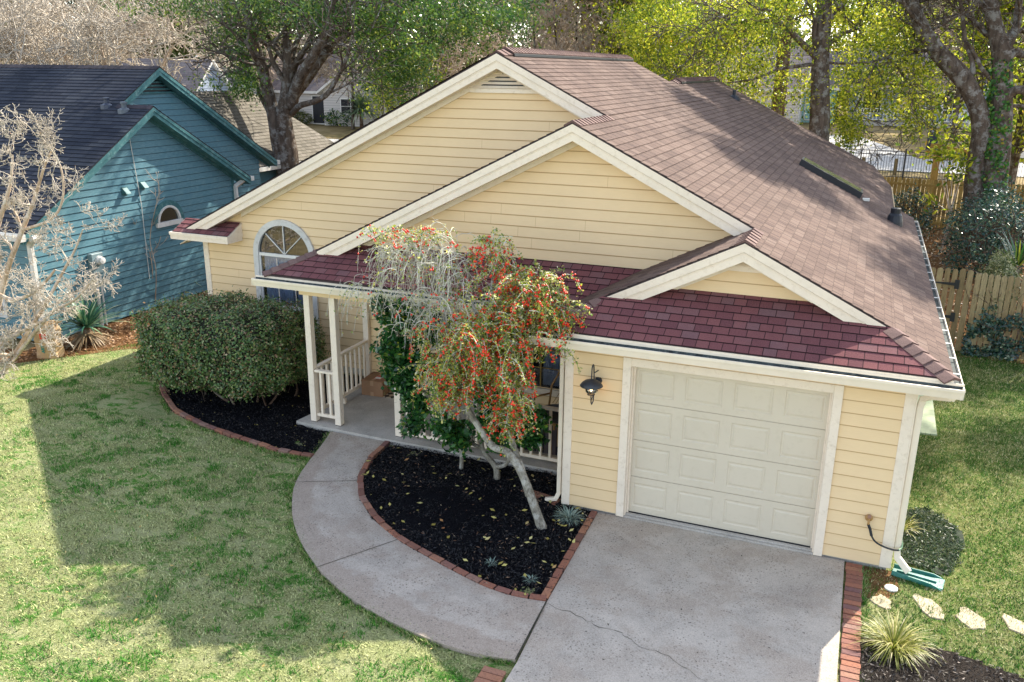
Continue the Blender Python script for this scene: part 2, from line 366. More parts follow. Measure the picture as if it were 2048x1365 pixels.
def lap(mb, poly, O, U, V, Nn, h, t, v0=0.0, holes=None, joint=0.0):  # joint: height of the strip coloured as shade under the lap
    """lap boards / shingle courses over a convex (u,v) polygon, real thickness t at each course's lower edge"""
    O, U, V, Nn = (np.array(x, float) for x in (O, U, V, Nn))
    lo, hi = min(p[1] for p in poly), max(p[1] for p in poly)
    k = math.floor((lo-v0)/h)
    while v0+k*h < hi-1e-6:
        a, b = v0+k*h, v0+(k+1)*h; k += 1
        subs = [(a, b-joint)] if holes is None else [(a+(b-joint-a)*i/4, a+(b-joint-a)*(i+1)/4) for i in range(4)]
        if joint: subs.append((b-joint, b))  # top strip of each course, coloured as the shade under the lap above
        for (c, d) in subs:
            P = clip(poly, c, d)
            if len(P) < 3: continue
            pieces = [P]
            if holes is not None:
                iv = holes((c+d)/2)
                if iv:
                    u0, u1 = min(p[0] for p in P), max(p[0] for p in P); pieces = []
                    cur = u0; c2, d2 = max(c, lo), min(d, hi)
                    for (x0, x1) in sorted(iv)+[(u1, u1)]:
                        if x0 > cur+1e-4:
                            T = [(q[1], q[0]) for q in P]; T = clip(T, cur, min(x0, u1)); T = [(q[1], q[0]) for q in T]
                            if len(T) >= 3: pieces.append(T)
                        cur = max(cur, x1)
            for Q in pieces:
                offs = [t*(1-(q[1]-a)/h)+.0005 for q in Q]
                vs = [O+U*q[0]+V*q[1]+Nn*o for q, o in zip(Q, offs)]
                kc = mb.cur
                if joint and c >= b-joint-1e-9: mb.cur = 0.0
                mb.add(vs, [list(range(len(Q)))], [q for q in Q]); mb.cur = kc
                if abs(c-a) < 1e-6 or holes is None:
                    bt = sorted([q for q in Q if abs(q[1]-max(a, lo)) < 1e-5])
                    if len(bt) >= 2:
                        q0, q1 = bt[0], bt[-1]
                        A = O+U*q0[0]+V*q0[1]; B = O+U*q1[0]+V*q1[1]
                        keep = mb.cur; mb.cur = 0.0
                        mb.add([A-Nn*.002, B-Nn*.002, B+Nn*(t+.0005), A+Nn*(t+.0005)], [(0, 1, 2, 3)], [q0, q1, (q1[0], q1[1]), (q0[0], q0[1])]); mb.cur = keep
rng = np.random.default_rng(7); random.seed(7)
# ------------------------------------------------------------------ ground and paving
def sheet(name, pts, z, mat, th=0, kind='structure', parent=None):
    mb = MB()
    if th: mb.prism([(x, y, z-th) for x, y in pts], (0, 0, th))
    else: mb.add([(x, y, z) for x, y in pts], [list(range(len(pts)))])
    o = mb.build(name, mat, parent)
    if kind: o['kind'] = kind
    return o
mb = MB(); ys = [-60, -20, 0, 28, 34, 40, 46, 52, 58, 64, 70, 100, 400]
for i in range(len(ys)-1):
    a, b = ys[i], ys[i+1]
    mb.add([(-400, a, hgt(a)-.012), (300, a, hgt(a)-.012), (300, b, hgt(b)-.012), (-400, b, hgt(b)-.012)], [(0, 1, 2, 3)])
mb.build('ground', M['far'])['kind'] = 'structure'
sheet('lawn', [(-12.0, -30), (30, -30), (30, 9.6), (-8.7, 9.6), (-10.9, 4.6), (-12.3, 1.9), (-13, -2)], 0, M['lawn'])
sheet('backyard', [(4.2, 9.6), (40, 9.6), (40, 28), (-12, 28), (-12, 9.6)], -.004, M['litter'])
sheet('leaf_litter', [(-8.9, 3.4), (-8.9, 14), (-16, 14), (-12.7, 2), (-20, 2), (-20, .6), (-12.3, 1.2), (-10.8, 3.0)], .006, M['litter'])
sheet('field', [(-12, 28), (60, 28), (60, 34), (60, 40.6), (-12, 40.6), (-12, 34)], 0, M['tan']).data
fld = bpy.data.objects['field']
for v in fld.data.vertices: v.co.z = hgt(v.co.y)+.004
drive = [(.50, -.0), (3.67, -.0), (3.67, -14), (.60, -14), (.63, -3.34), (.56, -2.29)]
sheet('driveway', drive, .03, M['drive'], .1)
wout = [(-5.08, .92), (-4.36, .86), (-4.22, .45), (-4.05, -.19), (-3.90, -.68), (-3.71, -1.11), (-3.25, -1.77), (-2.77, -2.26), (-2.15, -2.74), (-1.52, -3.08), (-.89, -3.27), (-.35, -3.39), (.15, -3.42), (.61, -3.34)]
bed2 = [(.56, -2.27), (.14, -2.33), (-.33, -2.24), (-.98, -2.01), (-1.6, -1.77), (-2.22, -1.41), (-2.72, -.94), (-3.07, -.41), (-3.28, .25), (-3.32, .86)]
# walkway as a strip of quads between the two curves
mb = MB(); n = 40
def resample(P, n):
    P = np.array(P, float); d = np.r_[0, np.cumsum(np.linalg.norm(np.diff(P, axis=0), axis=1))]
    # Catmull-like smoothing through dense linear + box filter
    t = np.linspace(0, d[-1], n*6); Q = np.c_[np.interp(t, d, P[:, 0]), np.interp(t, d, P[:, 1])]
    k = 9; pad = np.r_[np.repeat(Q[:1], k, 0), Q, np.repeat(Q[-1:], k, 0)]
    Qs = np.array([pad[i:i+2*k+1].mean(0) for i in range(len(Q))]); Qs[0] = P[0]; Qs[-1] = P[-1]
    return Qs[np.linspace(0, len(Qs)-1, n).astype(int)]
A = resample(wout[1:], n); B = resample(bed2[::-1], n)
for i in range(n-1):
    if i in (10, 23): g = .012
    else: g = 0
    a0, a1, b0, b1 = A[i], A[i+1], B[i], B[i+1]
    a0 = a0+(a1-a0)*g; b0 = b0+(b1-b0)*g
    zt = .045
    mb.add([(*a0, zt), (*a1, zt), (*b1, zt), (*b0, zt), (*a0, -.05), (*a1, -.05)], [(0, 1, 2, 3), (4, 5, 1, 0)], [(i*.15, 0), (i*.15+.15, 0), (i*.15+.15, 1), (i*.15, 1), (i*.15, 0), (i*.15+.15, 0)])
mb.build('walkway', M['walk'])['kind'] = 'structure'
mb = MB()                                            # joints scored across the walkway
M['joint'] = paint('joint_dirt', (.05, .045, .03), .95, .3, 12, .3)
for i, w_ in ((10, .007), (23, .008), (39, .018)):
    a, b = A[i], B[i]; d = (b-a)/np.linalg.norm(b-a); q = np.array([-d[1], d[0]])*w_/2
    mb.add([(*(a-q), .0485), (*(b-q), .0485), (*(b+q), .0485), (*(a+q), .0485)], [(0, 1, 2, 3)])
P = [(.60, -2.29), (.95, -2.36), (1.2, -2.45), (1.5, -2.47), (1.75, -2.62), (2.05, -2.66), (2.3, -2.83), (2.6, -2.98), (2.85, -3.25), (3.2, -3.4)]
P = [np.array(p) for p in P]; Q = []
for a, b in zip(P[:-1], P[1:]):
    for t in (0, .25, .5, .75): Q.append(a+(b-a)*t+rng.normal(0, .016, 2))
for a, b in zip(Q[:-1], Q[1:]):
    w_ = rng.uniform(.0012, .0038)
    mb.add([(a[0], a[1]-w_, .0335), (b[0], b[1]-w_, .0335), (b[0], b[1]+w_, .0335), (a[0], a[1]+w_, .0335)], [(0, 1, 2, 3)])
mb.build('pavement_joints', M['joint'])['kind'] = 'structure'
sheet('garage_apron', [(.80, -.02), (3.36, -.02), (3.36, .20), (.80, .20)], .055, M['slab'], .06)
sheet('porch_floor', [(-5.08, .92), (-4.40, .89), (-3.36, .86), (-.02, .86), (-.02, 2.88), (-5.0, 2.88), (-5.0, 1.5)], .09, M['slab'], .2)
# mulch beds: lumpy surfaces
def lumpy(name, poly, mat, z0, amp, step, mound=0, seed=1, kind='structure'):
    P = np.array(poly); x0, y0 = P.min(0); x1, y1 = P.max(0); rg = np.random.default_rng(seed)
    def inside(x, y):
        c = False; j = len(P)-1
        for i in range(len(P)):
            if (P[i][1] > y) != (P[j][1] > y) and x < (P[j][0]-P[i][0])*(y-P[i][1])/(P[j][1]-P[i][1])+P[i][0]: c = not c
            j = i
        return c
    nx, ny = int((x1-x0)/step)+2, int((y1-y0)/step)+2
    V = []; idx = {}; Fs = []
    H = rg.normal(0, 1, (nx+1, ny+1)); H2 = rg.normal(0, 1, (nx//5+3, ny//5+3))
    for i in range(nx):
        for j in range(ny):
            cx, cy = x0+(i+.5)*step, y0+(j+.5)*step
            if not inside(cx, cy): continue
            q = []
            for (a, b) in ((i, j), (i+1, j), (i+1, j+1), (i, j+1)):
                if (a, b) not in idx:
                    idx[(a, b)] = len(V); X, Y = x0+a*step, y0+b*step
                    V.append((X, Y, z0+amp*(H[a, b]*.6+H2[a//5, b//5])+mound*math.sin(math.pi*min(max((X-x0)/(x1-x0), 0), 1))*math.sin(math.pi*min(max((Y-y0)/(y1-y0), 0), 1))))
                q.append(idx[(a, b)])
            Fs.append(q)
    o = np_mesh(name, V, Fs, mat); o['kind'] = kind
    return inside, (x0, y0, x1, y1)
m2poly = bed2+[(-.02, .87), (-.02, .0), (.50, -.03)]
in2, bb2 = lumpy('mulch_bed', m2poly, M['mulch'], .012, .008, .035, .05, 1)
b1o = [(-8.75, 1.86), (-8.62, 1.5), (-8.17, 1.10), (-7.42, .56), (-6.53, .23), (-5.58, .03), (-4.69, -.12), (-4.08, -.10)]
m1poly = b1o+[(-4.22, .45), (-4.38, .86), (-5.08, .92), (-4.95, 3.45), (-8.9, 3.45), (-8.9, 2.4)]
in1, bb1 = lumpy('mulch_bed', m1poly, M['mulch'], .010, .008, .04, .03, 2)
rbed = [(3.9, -1.55), (4.25, -1.5), (4.7, -1.45), (5.2, -1.55), (6.2, -1.9), (7.5, -2.5), (9, -3.2), (9, -6), (3.88, -6)]
M['mulch3'] = ground_mat('ground_greymulch', 'mulch')
for nd in M['mulch3'].node_tree.nodes:
    if nd.type == 'VALTORGB':
        for e, c in zip(nd.color_ramp.elements, ((.02, .016, .013), (.085, .07, .06), (.22, .19, .16))): e.color = (*c, 1)
in3, bb3 = lumpy('mulch_bed', rbed, M['mulch3'], .036, .010, .045, .02, 3)
sheet('paving_pad', [(4.3, 4.7), (4.98, 4.75), (5.02, 7.4), (4.3, 7.4)], .03, paint('pale_green_concrete', (.46, .52, .34), .9, .12, 3, .3), .05)
lumpy('dark_patch', [(4.62+.46*math.cos(a)*(1+.14*math.sin(3*a)), 1.0+.85*math.sin(a)*(1+.1*math.sin(5*a+1))) for a in np.linspace(0, 6.2, 26)], None or paint('dark_grass_patch', (.022, .035, .018), .95, .5, 25, 1.0, 80), .020, .006, .04, 0, 4)  # patch of ground in a darker green-black tone
sheet('dirt_strip', [(3.9, -.0), (4.25, .0), (4.3, -.4), (4.1, -.75), (3.9, -.7)], .008, M['litter'])
# street and paving behind the yards
def gsheet(name, px, mat, dz=.03):
    P = [atg(u, v) for u, v in px]; mb = MB(); mb.add([(p[0], p[1], hgt(p[1])+dz) for p in P], [list(range(len(P)))])
    o = mb.build(name, mat); o['kind'] = 'structure'; return o
def strip_road(name, pts, mat, dz):
    """pts: list of (y, x0, x1)"""
    mb = MB()
    for (ya, a0, a1), (yb, b0, b1) in zip(pts[:-1], pts[1:]):
        k = max(1, int((yb-ya)/3))
        for i in range(k):
            t0, t1 = i/k, (i+1)/k; y0, y1 = ya+(yb-ya)*t0, ya+(yb-ya)*t1
            mb.add([(a0+(b0-a0)*t0, y0, hgt(y0)+dz), (a1+(b1-a1)*t0, y0, hgt(y0)+dz), (a1+(b1-a1)*t1, y1, hgt(y1)+dz), (a0+(b0-a0)*t1, y1, hgt(y1)+dz)], [(0, 1, 2, 3)])
    o = mb.build(name, mat); o['kind'] = 'structure'; return o
M['street'] = concrete('street_concrete', (.50, .48, .45), (.42, .38, .32), .2)
M['asphalt'] = concrete('dark_asphalt', (.10, .10, .10), (.13, .12, .11), .2)
strip_road('street', [(41.5, -3, 30), (46.5, -3, 30)], M['street'], .03)
strip_road('driveway', [(46.5, 1.5, 6.2), (50, 1.0, 5.2), (57, -1, 2.6)], M['street'], .034)
strip_road('street', [(46.5, 8.0, 22), (52, 8.6, 24)], M['asphalt'], .036)
strip_road('street', [(34, -60, -20), (44, -60, -20)], M['street'], .03)
# ------------------------------------------------------------------ brick edgings
def brick_line(name, P, w, h, L, label, closed=False, z=0.0, across=False, seed=3):
    rg = np.random.default_rng(seed); mb = MB(); P = np.array(P, float)
    d = np.r_[0, np.cumsum(np.linalg.norm(np.diff(P, axis=0), axis=1))]; n = int(d[-1]/L)
    for i in range(n):
        s = (i+.5)*d[-1]/n
        c = np.array([np.interp(s, d, P[:, 0]), np.interp(s, d, P[:, 1])])
        c2 = np.array([np.interp(s+.03, d, P[:, 0]), np.interp(s+.03, d, P[:, 1])]); c1 = np.array([np.interp(s-.03, d, P[:, 0]), np.interp(s-.03, d, P[:, 1])])
        t = (c2-c1); t /= np.linalg.norm(t)+1e-9; a = rg.normal(0, .02); t = np.array([t[0]-a*t[1], t[1]+a*t[0]]); q = np.array([-t[1], t[0]])
        mb.cur = float(rg.random()); hh = h+rg.normal(0, .004)
        c = c+q*rg.normal(0, .004)
        mb.obox((c[0], c[1], z+hh/2-.01), (t[0]*(L/2-.006), t[1]*(L/2-.006), rg.normal(0, .002)), (q[0]*w/2, q[1]*w/2, 0), (0, 0, hh/2+.01))
    o = mb.build(name, M['brick'], bevel=.005); return tag(o, label, 'brick edging')
E2 = resample(bed2, 60); nrm = np.array([(-.0, .04)])
inner = []
for i in range(len(E2)):
    t = E2[min(i+1, 59)]-E2[max(i-1, 0)]; t /= np.linalg.norm(t); inner.append(E2[i]+np.array([t[1], -t[0]])*.045)
brick_line('brick_edging', inner, .085, .065, .205, 'curved single row of red bricks edging the black mulch bed between walkway and porch')
brick_line('brick_edging', [(.51, -2.24), (.455, -.03)], .085, .065, .205, 'straight row of red bricks between the black mulch bed and the driveway', seed=5)
E1 = resample(b1o, 60); inner = []
for i in range(len(E1)):
    t = E1[min(i+1, 59)]-E1[max(i-1, 0)]; t /= np.linalg.norm(t); inner.append(E1[i]+np.array([-t[1], t[0]])*.045)
brick_line('brick_edging', inner, .085, .06, .205, 'curved row of red bricks edging the mulch bed under the clipped hedge', seed=6)
def brick_strip(x0, x1, y0, y1, label, seed, skew=0):
    rg = np.random.default_rng(seed); mb = MB(); y = y1
    while y > y0:
        hgt_ = .095; mb.cur = float(rg.random()); o_ = rg.normal(0, .004)
        mb.obox(((x0+x1)/2+o_, y-hgt_/2, .018+rg.normal(0, .003)), ((x1-x0)/2-.003, skew, 0), (-skew*.2, hgt_/2-.005, 0), (0, 0, .02)); y -= hgt_
    return tag(mb.build('brick_strip', M['brick'], bevel=.004), label, 'brick paving')
brick_strip(3.69, 3.885, -12, -.03, 'strip of laid red bricks along the right side of the driveway', 8)
brick_strip(.34, .585, -12, -3.52, 'strip of orange bricks beside the driveway below the walkway end', 9)
mb = MB(); mb.cur = .85
mb.obox((-.38, .12, .03), (.30, -.06, 0), (.012, .055, 0), (0, 0, .02)); mb.cur = .3; mb.obox((-.30, .02, .025), (.20, -.05, 0), (.012, .05, 0), (0, 0, .018))
tag(mb.build('brick_edging', M['brick'], bevel=.005), 'short row of pinkish bricks in the mulch by the small downspout', 'brick edging')
# ------------------------------------------------------------------ THE YELLOW HOUSE
H = empty('yellow_house', (0, 0, 0), 'yellow lap-sided house with red-brown shingle roof, three stepped gables and a one-car garage', 'house')
XE, ZE, YE = 4.4967, 2.6125, -.2407
X1, Y1, X2, Y2, X3, Y3 = -2.392, 3.187, -.494, 1.40, 2.073, .418
zM = lambda x: ZE+.5*(XE-x)
Z1, Z2, Z3 = zM(X1), zM(X2), zM(X3); zL1_ = lambda x: ZE+.5*(x+9.32)
XL, XPL = -9.32, -5.50
FX, FZ, FN = (1, 0, 0), (0, 0, 1), (0, -1, 0)
LB = .163; SHADE_W = .017
jr = random.Random(4)
def joints(mb, y, z0, xa, xb, n_):                # butt joints between boards, kept in the wall's own mesh
    mb.cur = 0.0; hh = LB if y else .16
    for _ in range(n_):
        x = jr.uniform(xa, xb); ztop = (zM(x) if x > (X1 if y > 3 else X2) else (zL1_(x) if y > 3 else Z2-.5*(X2-x)))-.45 if y else 2.3; zlo = 3.2 if y == 1.75 else (2.9 if (y and x > -4.8) else .4)
        if ztop < zlo+.2: continue
        k = int((jr.uniform(zlo, ztop)-z0)/hh); a = z0+k*hh+.001
        if y > 3 and -7.8 < x < -6.2 and a < 3.1: continue
        mb.add([(x, y-.0172, a), (x+.004, y-.0172, a), (x+.004, y-.0022, a+hh-.018), (x, y-.0022, a+hh-.018)], [(0, 1, 2, 3)])
    mb.cur = .5
def hole1(z):
    xc, r = -7.0, .615
    if .34 < z < 2.26: return [(xc-r, xc+r)]
    if 2.26 <= z < 2.26+r: w_ = math.sqrt(r*r-(z-2.26)**2); return [(xc-w_, xc+w_)]
    return []
mb = MB(); lap(mb, [(-8.95, .15), (-4.85, .15), (-4.85, 4.79), (-8.95, 2.74)], (0, 3.5, 0), FX, FZ, FN, LB, .016, .1, hole1, SHADE_W)
lap(mb, [(-4.85, 2.2), (1.5, 2.2), (1.5, 4.06), (X1, 6.0), (-4.85, 4.77)], (0, 3.5, 0), FX, FZ, FN, LB, .016, .1, None, SHADE_W)
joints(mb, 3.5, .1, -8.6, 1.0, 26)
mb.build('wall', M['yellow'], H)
mb = MB(); lap(mb, [(-4.62, 2.99), (.6, 2.99), (2.2, 3.70), (X2, 5.05)], (0, 1.75, 0), FX, FZ, FN, LB, .016, .13, None, SHADE_W); joints(mb, 1.75, .13, -3.4, 1.4, 13); mb.build('wall', M['yellow'], H)
mb = MB(); lap(mb, [(.55, 3.01), (3.6, 3.01), (X3, 3.77)], (0, .72, 0), FX, FZ, FN, LB, .016, .15, None, SHADE_W); mb.build('wall', M['yellow'], H)
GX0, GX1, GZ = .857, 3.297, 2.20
mb = MB(); lap(mb, [(0, .06), (4.155, .06), (4.155, 2.5), (0, 2.5)], (0, 0, 0), FX, FZ, FN, .160, .016, .06, lambda z: [(GX0, GX1)] if z < GZ else [], SHADE_W)
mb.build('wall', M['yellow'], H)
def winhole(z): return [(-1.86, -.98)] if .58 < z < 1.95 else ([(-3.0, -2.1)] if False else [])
mb = MB(); lap(mb, [(-4.85, .11), (0, .11), (0, 2.6), (-4.85, 2.6)], (0, 2.9, 0), FX, FZ, FN, LB, .016, .1, winhole, SHADE_W); mb.build('wall', M['yellow'], H)
mb = MB()
mb.box((4.155, 0.0, .05), (4.10, 18.0, 2.55)); mb.box((-8.95, 3.5, .05), (-8.90, 11.4, 2.6)); mb.box((-8.9, 11.35, .05), (1.0, 11.4, 2.6)); mb.box((0, .02, .05), (.05, 2.9, 2.6))
mb.box((-4.85, 2.92, .1), (-4.81, 3.5, 2.6)); mb.box((-1.3, 17.95, .05), (4.1, 18.0, 2.6)); mb.box((-1.35, 11.4, .05), (-1.3, 17.95, 2.6))
mb.prism([(-8.9, 11.36, 2.6), (4.1, 11.36, 2.6), (X1, 11.36, 5.9)], (0, .04, 0)); mb.prism([(-6.8, 17.95, 2.6), (3.6, 17.95, 2.9), (-1.35, 17.95, 5.4)], (0, .04, 0))
mb.build('wall', M['yellow'], H)
mb = MB(); mb.box((0.0, .02, -.05), (4.15, .06, .075)); mb.build('foundation', M['slab'], H); mb = MB(); mb.box((-8.94, 3.52, -.05), (-4.9, 3.56, .16)); mb.build('foundation', M['slab'], H)
# corner boards, frieze
mb = MB()
for (x0, x1, y, z0, z1) in ((-.015, .085, -.022, .05, 2.5), (4.06, 4.175, -.022, .05, 2.5), (-8.97, -8.86, 3.478, .12, 2.66), (-4.88, -4.77, 2.878, .1, 2.5)):
    mb = MB(); mb.box((x0, y, z0), (x1, y+.02, z1))
    sx = x0-.017 if x0 < 4 else x1; mb.box((sx, y+.0005, z0), (sx+.017, y+.10, z1)); mb.build('corner_board', M['cream'], H, bevel=.003)
# ---- roofs: shingle courses on each slope (u along the eave, v up the slope)
SL = math.hypot(1, .5); RN = .14
def slope_poly(mb, pts, O, U, Vd, N_):
    O = np.array(O, float); U = np.array(U, float); Vd = np.array(Vd, float)
    uv = [((np.array(p)-O)@U, (np.array(p)-O)@Vd) for p in pts]
    lap(mb, uv, O, U, Vd, N_, RN, .009)
def deck(mb, pts, th=.022):
    mb.prism([(p[0], p[1], p[2]-th-.002) for p in pts], (0, 0, th))
mr, dk = MB(), MB()
Mo, MU, MV, MN = (XE, 0, ZE), (0, 1, 0), (-1/SL, 0, .5/SL), (.5/SL, 0, 1/SL)
def Mp(x, y): return (x, y, zM(x))
for P in ([(X1, Y1), (X2, Y1), (X2, 11.5), (X1, 11.5)], [(X2, Y2), (X3, Y2), (X3, 11.5), (X2, 11.5)], [(X3, Y3), (3.84, Y3), (3.84, 11.5), (X3, 11.5)],
          [(3.84, Y3), (XE, YE), (XE, 11.5), (3.84, 11.5)], [(-1.35, 11.5), (4.05, 11.5), (4.05, 15.5), (3.6, 18.5), (-1.35, 18.5)]):
    q = [Mp(*p) for p in P]; slope_poly(mr, q, Mo, MU, MV, MN); deck(dk, q)
mr.build('roof', M['roof'], H)
ml = MB()
zL1 = lambda x: ZE+.5*(x-XL)
q = [(XL, Y1, zL1(XL)), (X1, Y1, Z1), (X1, 11.5, Z1), (XL, 11.5, zL1(XL))]; slope_poly(ml, q, (XL, 0, ZE), (0, 1, 0), (1/SL, 0, .5/SL), (-.5/SL, 0, 1/SL)); deck(dk, q)
zL2 = lambda x: Z2-.5*(X2-x)
q = [(-4.82, Y2, zL2(-4.82)), (X2, Y2, Z2), (X2, 3.5, Z2), (-4.82, 3.5, zL2(-4.82))]; slope_poly(ml, q, (XPL, 0, zL2(XPL)), (0, 1, 0), (1/SL, 0, .5/SL), (-.5/SL, 0, 1/SL)); deck(dk, q)
q = [(XPL, .87, zL2(XPL)), (-4.82, 1.55, zL2(-4.82)), (-4.82, 3.5, zL2(-4.82)), (XPL, 3.5, zL2(XPL))]; slope_poly(ml, q, (XPL, 0, zL2(XPL)), (0, 1, 0), (1/SL, 0, .5/SL), (-.5/SL, 0, 1/SL)); deck(dk, q)
zL3 = lambda x: Z3-.5*(X3-x)
ml.build('roof', M['roof'], H); ml = MB()
q = [(-.36, -.24, zL3(-.36)), (.26, Y3, zL3(.26)), (X3, Y3, Z3), (X3, 1.75, Z3), (.53, 1.75, zL3(.53)), (-.36, .86, zL3(-.36))]
slope_poly(ml, q, (-.36, 0, zL3(-.36)), (0, 1, 0), (1/SL, 0, .5/SL), (-.5/SL, 0, 1/SL)); deck(dk, q)
ml.build('roof', M['roof'], H); ml = MB()
q = [(-1.35, 11.5, zM(-1.35)), (-1.35, 18.5, zM(-1.35)), (-6.9, 18.5, 2.75), (-6.9, 11.5, 2.75)]; slope_poly(ml, q, (-6.9, 0, 2.75), (0, 1, 0), (1/SL, 0, .5/SL), (-.5/SL, 0, 1/SL)); deck(dk, q)
ml.build('roof', M['roof'], H)
PEND = []; ms = MB()
q = [(-.36, -.24, ZE), (XE, -.24, ZE), (3.537, .72, ZE+.48), (.60, .72, ZE+.48)]; slope_poly(ms, q, (0, -.24, ZE), (1, 0, 0), (0, 1/SL, .5/SL), (0, -.5/SL, 1/SL)); deck(dk, q, .03); PEND.append(ms); ms = MB()
q = [(XPL, .87, ZE), (-.36, .87, ZE), (.52, 1.75, ZE+.44), (-4.62, 1.75, ZE+.44)]; slope_poly(ms, q, (0, .87, ZE), (1, 0, 0), (0, 1/SL, .5/SL), (0, -.5/SL, 1/SL)); deck(dk, q, .03); PEND.append(ms); ms = MB()
q = [(-9.36, 3.07, 2.635), (-8.0, 3.07, 2.635), (-8.0, 3.49, 2.845), (-9.36, 3.49, 2.845)]; slope_poly(ms, q, (0, 3.07, 2.635), (1, 0, 0), (0, 1/SL, .5/SL), (0, -.5/SL, 1/SL))
M['roof2'] = shingle_mat('red_skirt_shingle', [(.070, .032, .042), (.150, .056, .062), (.215, .084, .082), (.16, .125, .13)], .21, .14, (.012, .008, .010), .37)
for ms in PEND+[ms]: ms.build('roof', M['roof2'], H)
dk.build('roof_deck', paint('dark_roof_edge', (.05, .035, .035), .9, .2, 5, .2), H)
# ridge and hip caps
def caps(mb, p0, p1, nA, nB, w_=.13, lift=.014, L=.145):
    p0, p1 = np.array(p0, float), np.array(p1, float); d = p1-p0; T = np.linalg.norm(d); d /= T; n = int(T/L)
    up = np.array(nA, float)+np.array(nB, float); up /= np.linalg.norm(up)
    def side(nn, sg):
        s = np.cross(nn, d); s /= np.linalg.norm(s)
        return s*(1 if (s-up*(s@up))@np.cross(up, d)*sg > 0 else -1)
    sA, sB = side(np.array(nA, float), -1), side(np.array(nB, float), 1)
    sA = sA if sA[2] <= 0 or abs(sA[2]) < 1e-6 else -sA; sB = sB if sB[2] <= 0 or abs(sB[2]) < 1e-6 else -sB
    nA, nB = np.array(nA, float), np.array(nB, float)
    for i in range(n):
        a = p0+d*(i*T/n); b = p0+d*((i+1)*T/n)+d*.004
        la, lb = lift+.017, lift
        mb.cur = random.random()
        vs = [a+up*la, b+up*lb, b+sA*w_+nA*lb*.6, a+sA*w_+nA*la*.6, a+sA*w_-nA*.004, b+sA*w_-nA*.004, b+sB*w_+nB*lb*.6, a+sB*w_+nB*la*.6, a+sB*w_-nB*.004, b+sB*w_-nB*.004, a-up*.005]
        mb.add(vs, [(0, 1, 2, 3), (3, 2, 5, 4), (0, 7, 6, 1), (7, 8, 9, 6)]); kc = mb.cur; mb.cur = 0; mb.add(vs, [(0, 3, 4, 10), (0, 10, 8, 7)]); mb.cur = kc
        e0 = a+d*.006; mb.cur = 0; mb.add([a+up*(la+.001), a+sA*w_+nA*(la*.6+.001), e0+sA*w_+nA*(la*.6+.001), e0+up*(la+.001), a+sB*w_+nB*(la*.6+.001), e0+sB*w_+nB*(la*.6+.001)], [(0, 1, 2, 3), (0, 3, 5, 4)])
nM, nL, nF = (.447, 0, .894), (-.447, 0, .894), (0, -.447, .894)
def cap_mat():
    m, nt, n, l, b = new_mat('ridge_shingle'); a = nt.nodes.new('ShaderNodeAttribute'); a.attribute_name = 'rnd'
    col = ramp(nt, a.outputs['Fac'], [(0, (.065, .038, .036)), (.5, (.125, .078, .066)), (1, (.21, .14, .115))])
    col = mixc(nt, .35, col, ramp(nt, noise(nt, 160, 2), [(.3, (.06, .03, .03)), (.7, (.5, .3, .25))]))
    l.new(col, b.inputs['Base Color']); b.inputs['Roughness'].default_value = .95; return m
M['capm'] = cap_mat()
for cp in (((XE+.0, YE, ZE), (3.84, Y3, zM(3.84)), nM, nF), ((XPL, .87, ZE), (-4.80, 1.55, zL2(-4.8)), nL, nF), ((-.36, -.24, ZE), (.27, .40, ZE+.31), nL, nF), ((X3, Y3-.01, Z3), (X3, 1.38, Z3), nM, nL), ((X2, Y2-.01, Z2), (X2, 3.17, Z2), nM, nL)):
    mc = MB(); caps(mc, *cp); mc.build('ridge_cap', M['capm'], H)
for (x, y0, y1) in ((X1, 3.55, 11.45), (-1.35, 12.3, 18.3)):
    mc = MB(); caps(mc, (x, y0-.35, zM(x)+.0), (x, y0+.02, zM(x)+.03), nM, nL, .15); caps(mc, (x, y0, zM(x)+.062), (x, y1, zM(x)+.062), nM, nL, .16)
    o = mc.build('ridge_cap', M['capm'], H)
    mb = MB(); mb.prism([(x-.155, y0+.05, zM(x)-.06), (x+.155, y0+.05, zM(x)-.06), (x+.15, y0+.05, zM(x)-.02), (x, y0+.05, zM(x)+.055), (x-.15, y0+.05, zM(x)-.02)], (0, y1-y0-.06, 0)); mb.build('ridge_vent', M['dark'], H)
# rakes: stepped fascia, soffit
def rake(pA, pB, yf, yw, name='rake_board', mat=None, par=None, ax='y', sc=1.0, fr=0):
    mat = mat or M['cream']; par = par or H; mb = MB()
    def P(p, z, y): return (p[0], y, p[1]-z) if ax == 'y' else (y, p[0], p[1]-z)
    def band(z0, z1, y0, y1): mb.prism([P(pA, z0, y0), P(pB, z0, y0), P(pB, z1, y0), P(pA, z1, y0)], (0, y1-y0, 0) if ax == 'y' else (y1-y0, 0, 0))
    s = 1 if yw > yf else -1
    band(.024, .13*sc, yf, yf+.045*s); pS = pA; pA = (pA[0]+(.40 if fr else 0), pA[1]+(.20 if fr else 0)); band(.13*sc, .255*sc, yf+.016*s, yf+.045*s); band(.138*sc, .15*sc, yf+.008*s, yf+.0165*s)
    o = mb.build(name, mat, par); pA = pS
    mb = MB(); band(.235*sc, .25*sc, yf+.0455*s, yw-.001*s); pA = (pA[0]+fr, pA[1]+fr*.5); band(.25*sc, .33*sc, yw-.04*s, yw-.012*s); mb.build('soffit', mat, par)
    return o
e = .0
rake((XL-.03, ZE-.015), (X1, Z1), Y1, 3.5, fr=1.4); rake((X1, Z1), (X2+.25, zM(X2+.25)), Y1, 3.5)
rake((-4.80, zL2(-4.80)), (X2, Z2), Y2, 1.75); rake((X2, Z2), (X3+.1, zM(X3+.1)), Y2, 1.75)
rake((.24, zL3(.24)), (X3, Z3), Y3, .72); rake((X3, Z3), (3.84, zM(3.84)), Y3, .72)
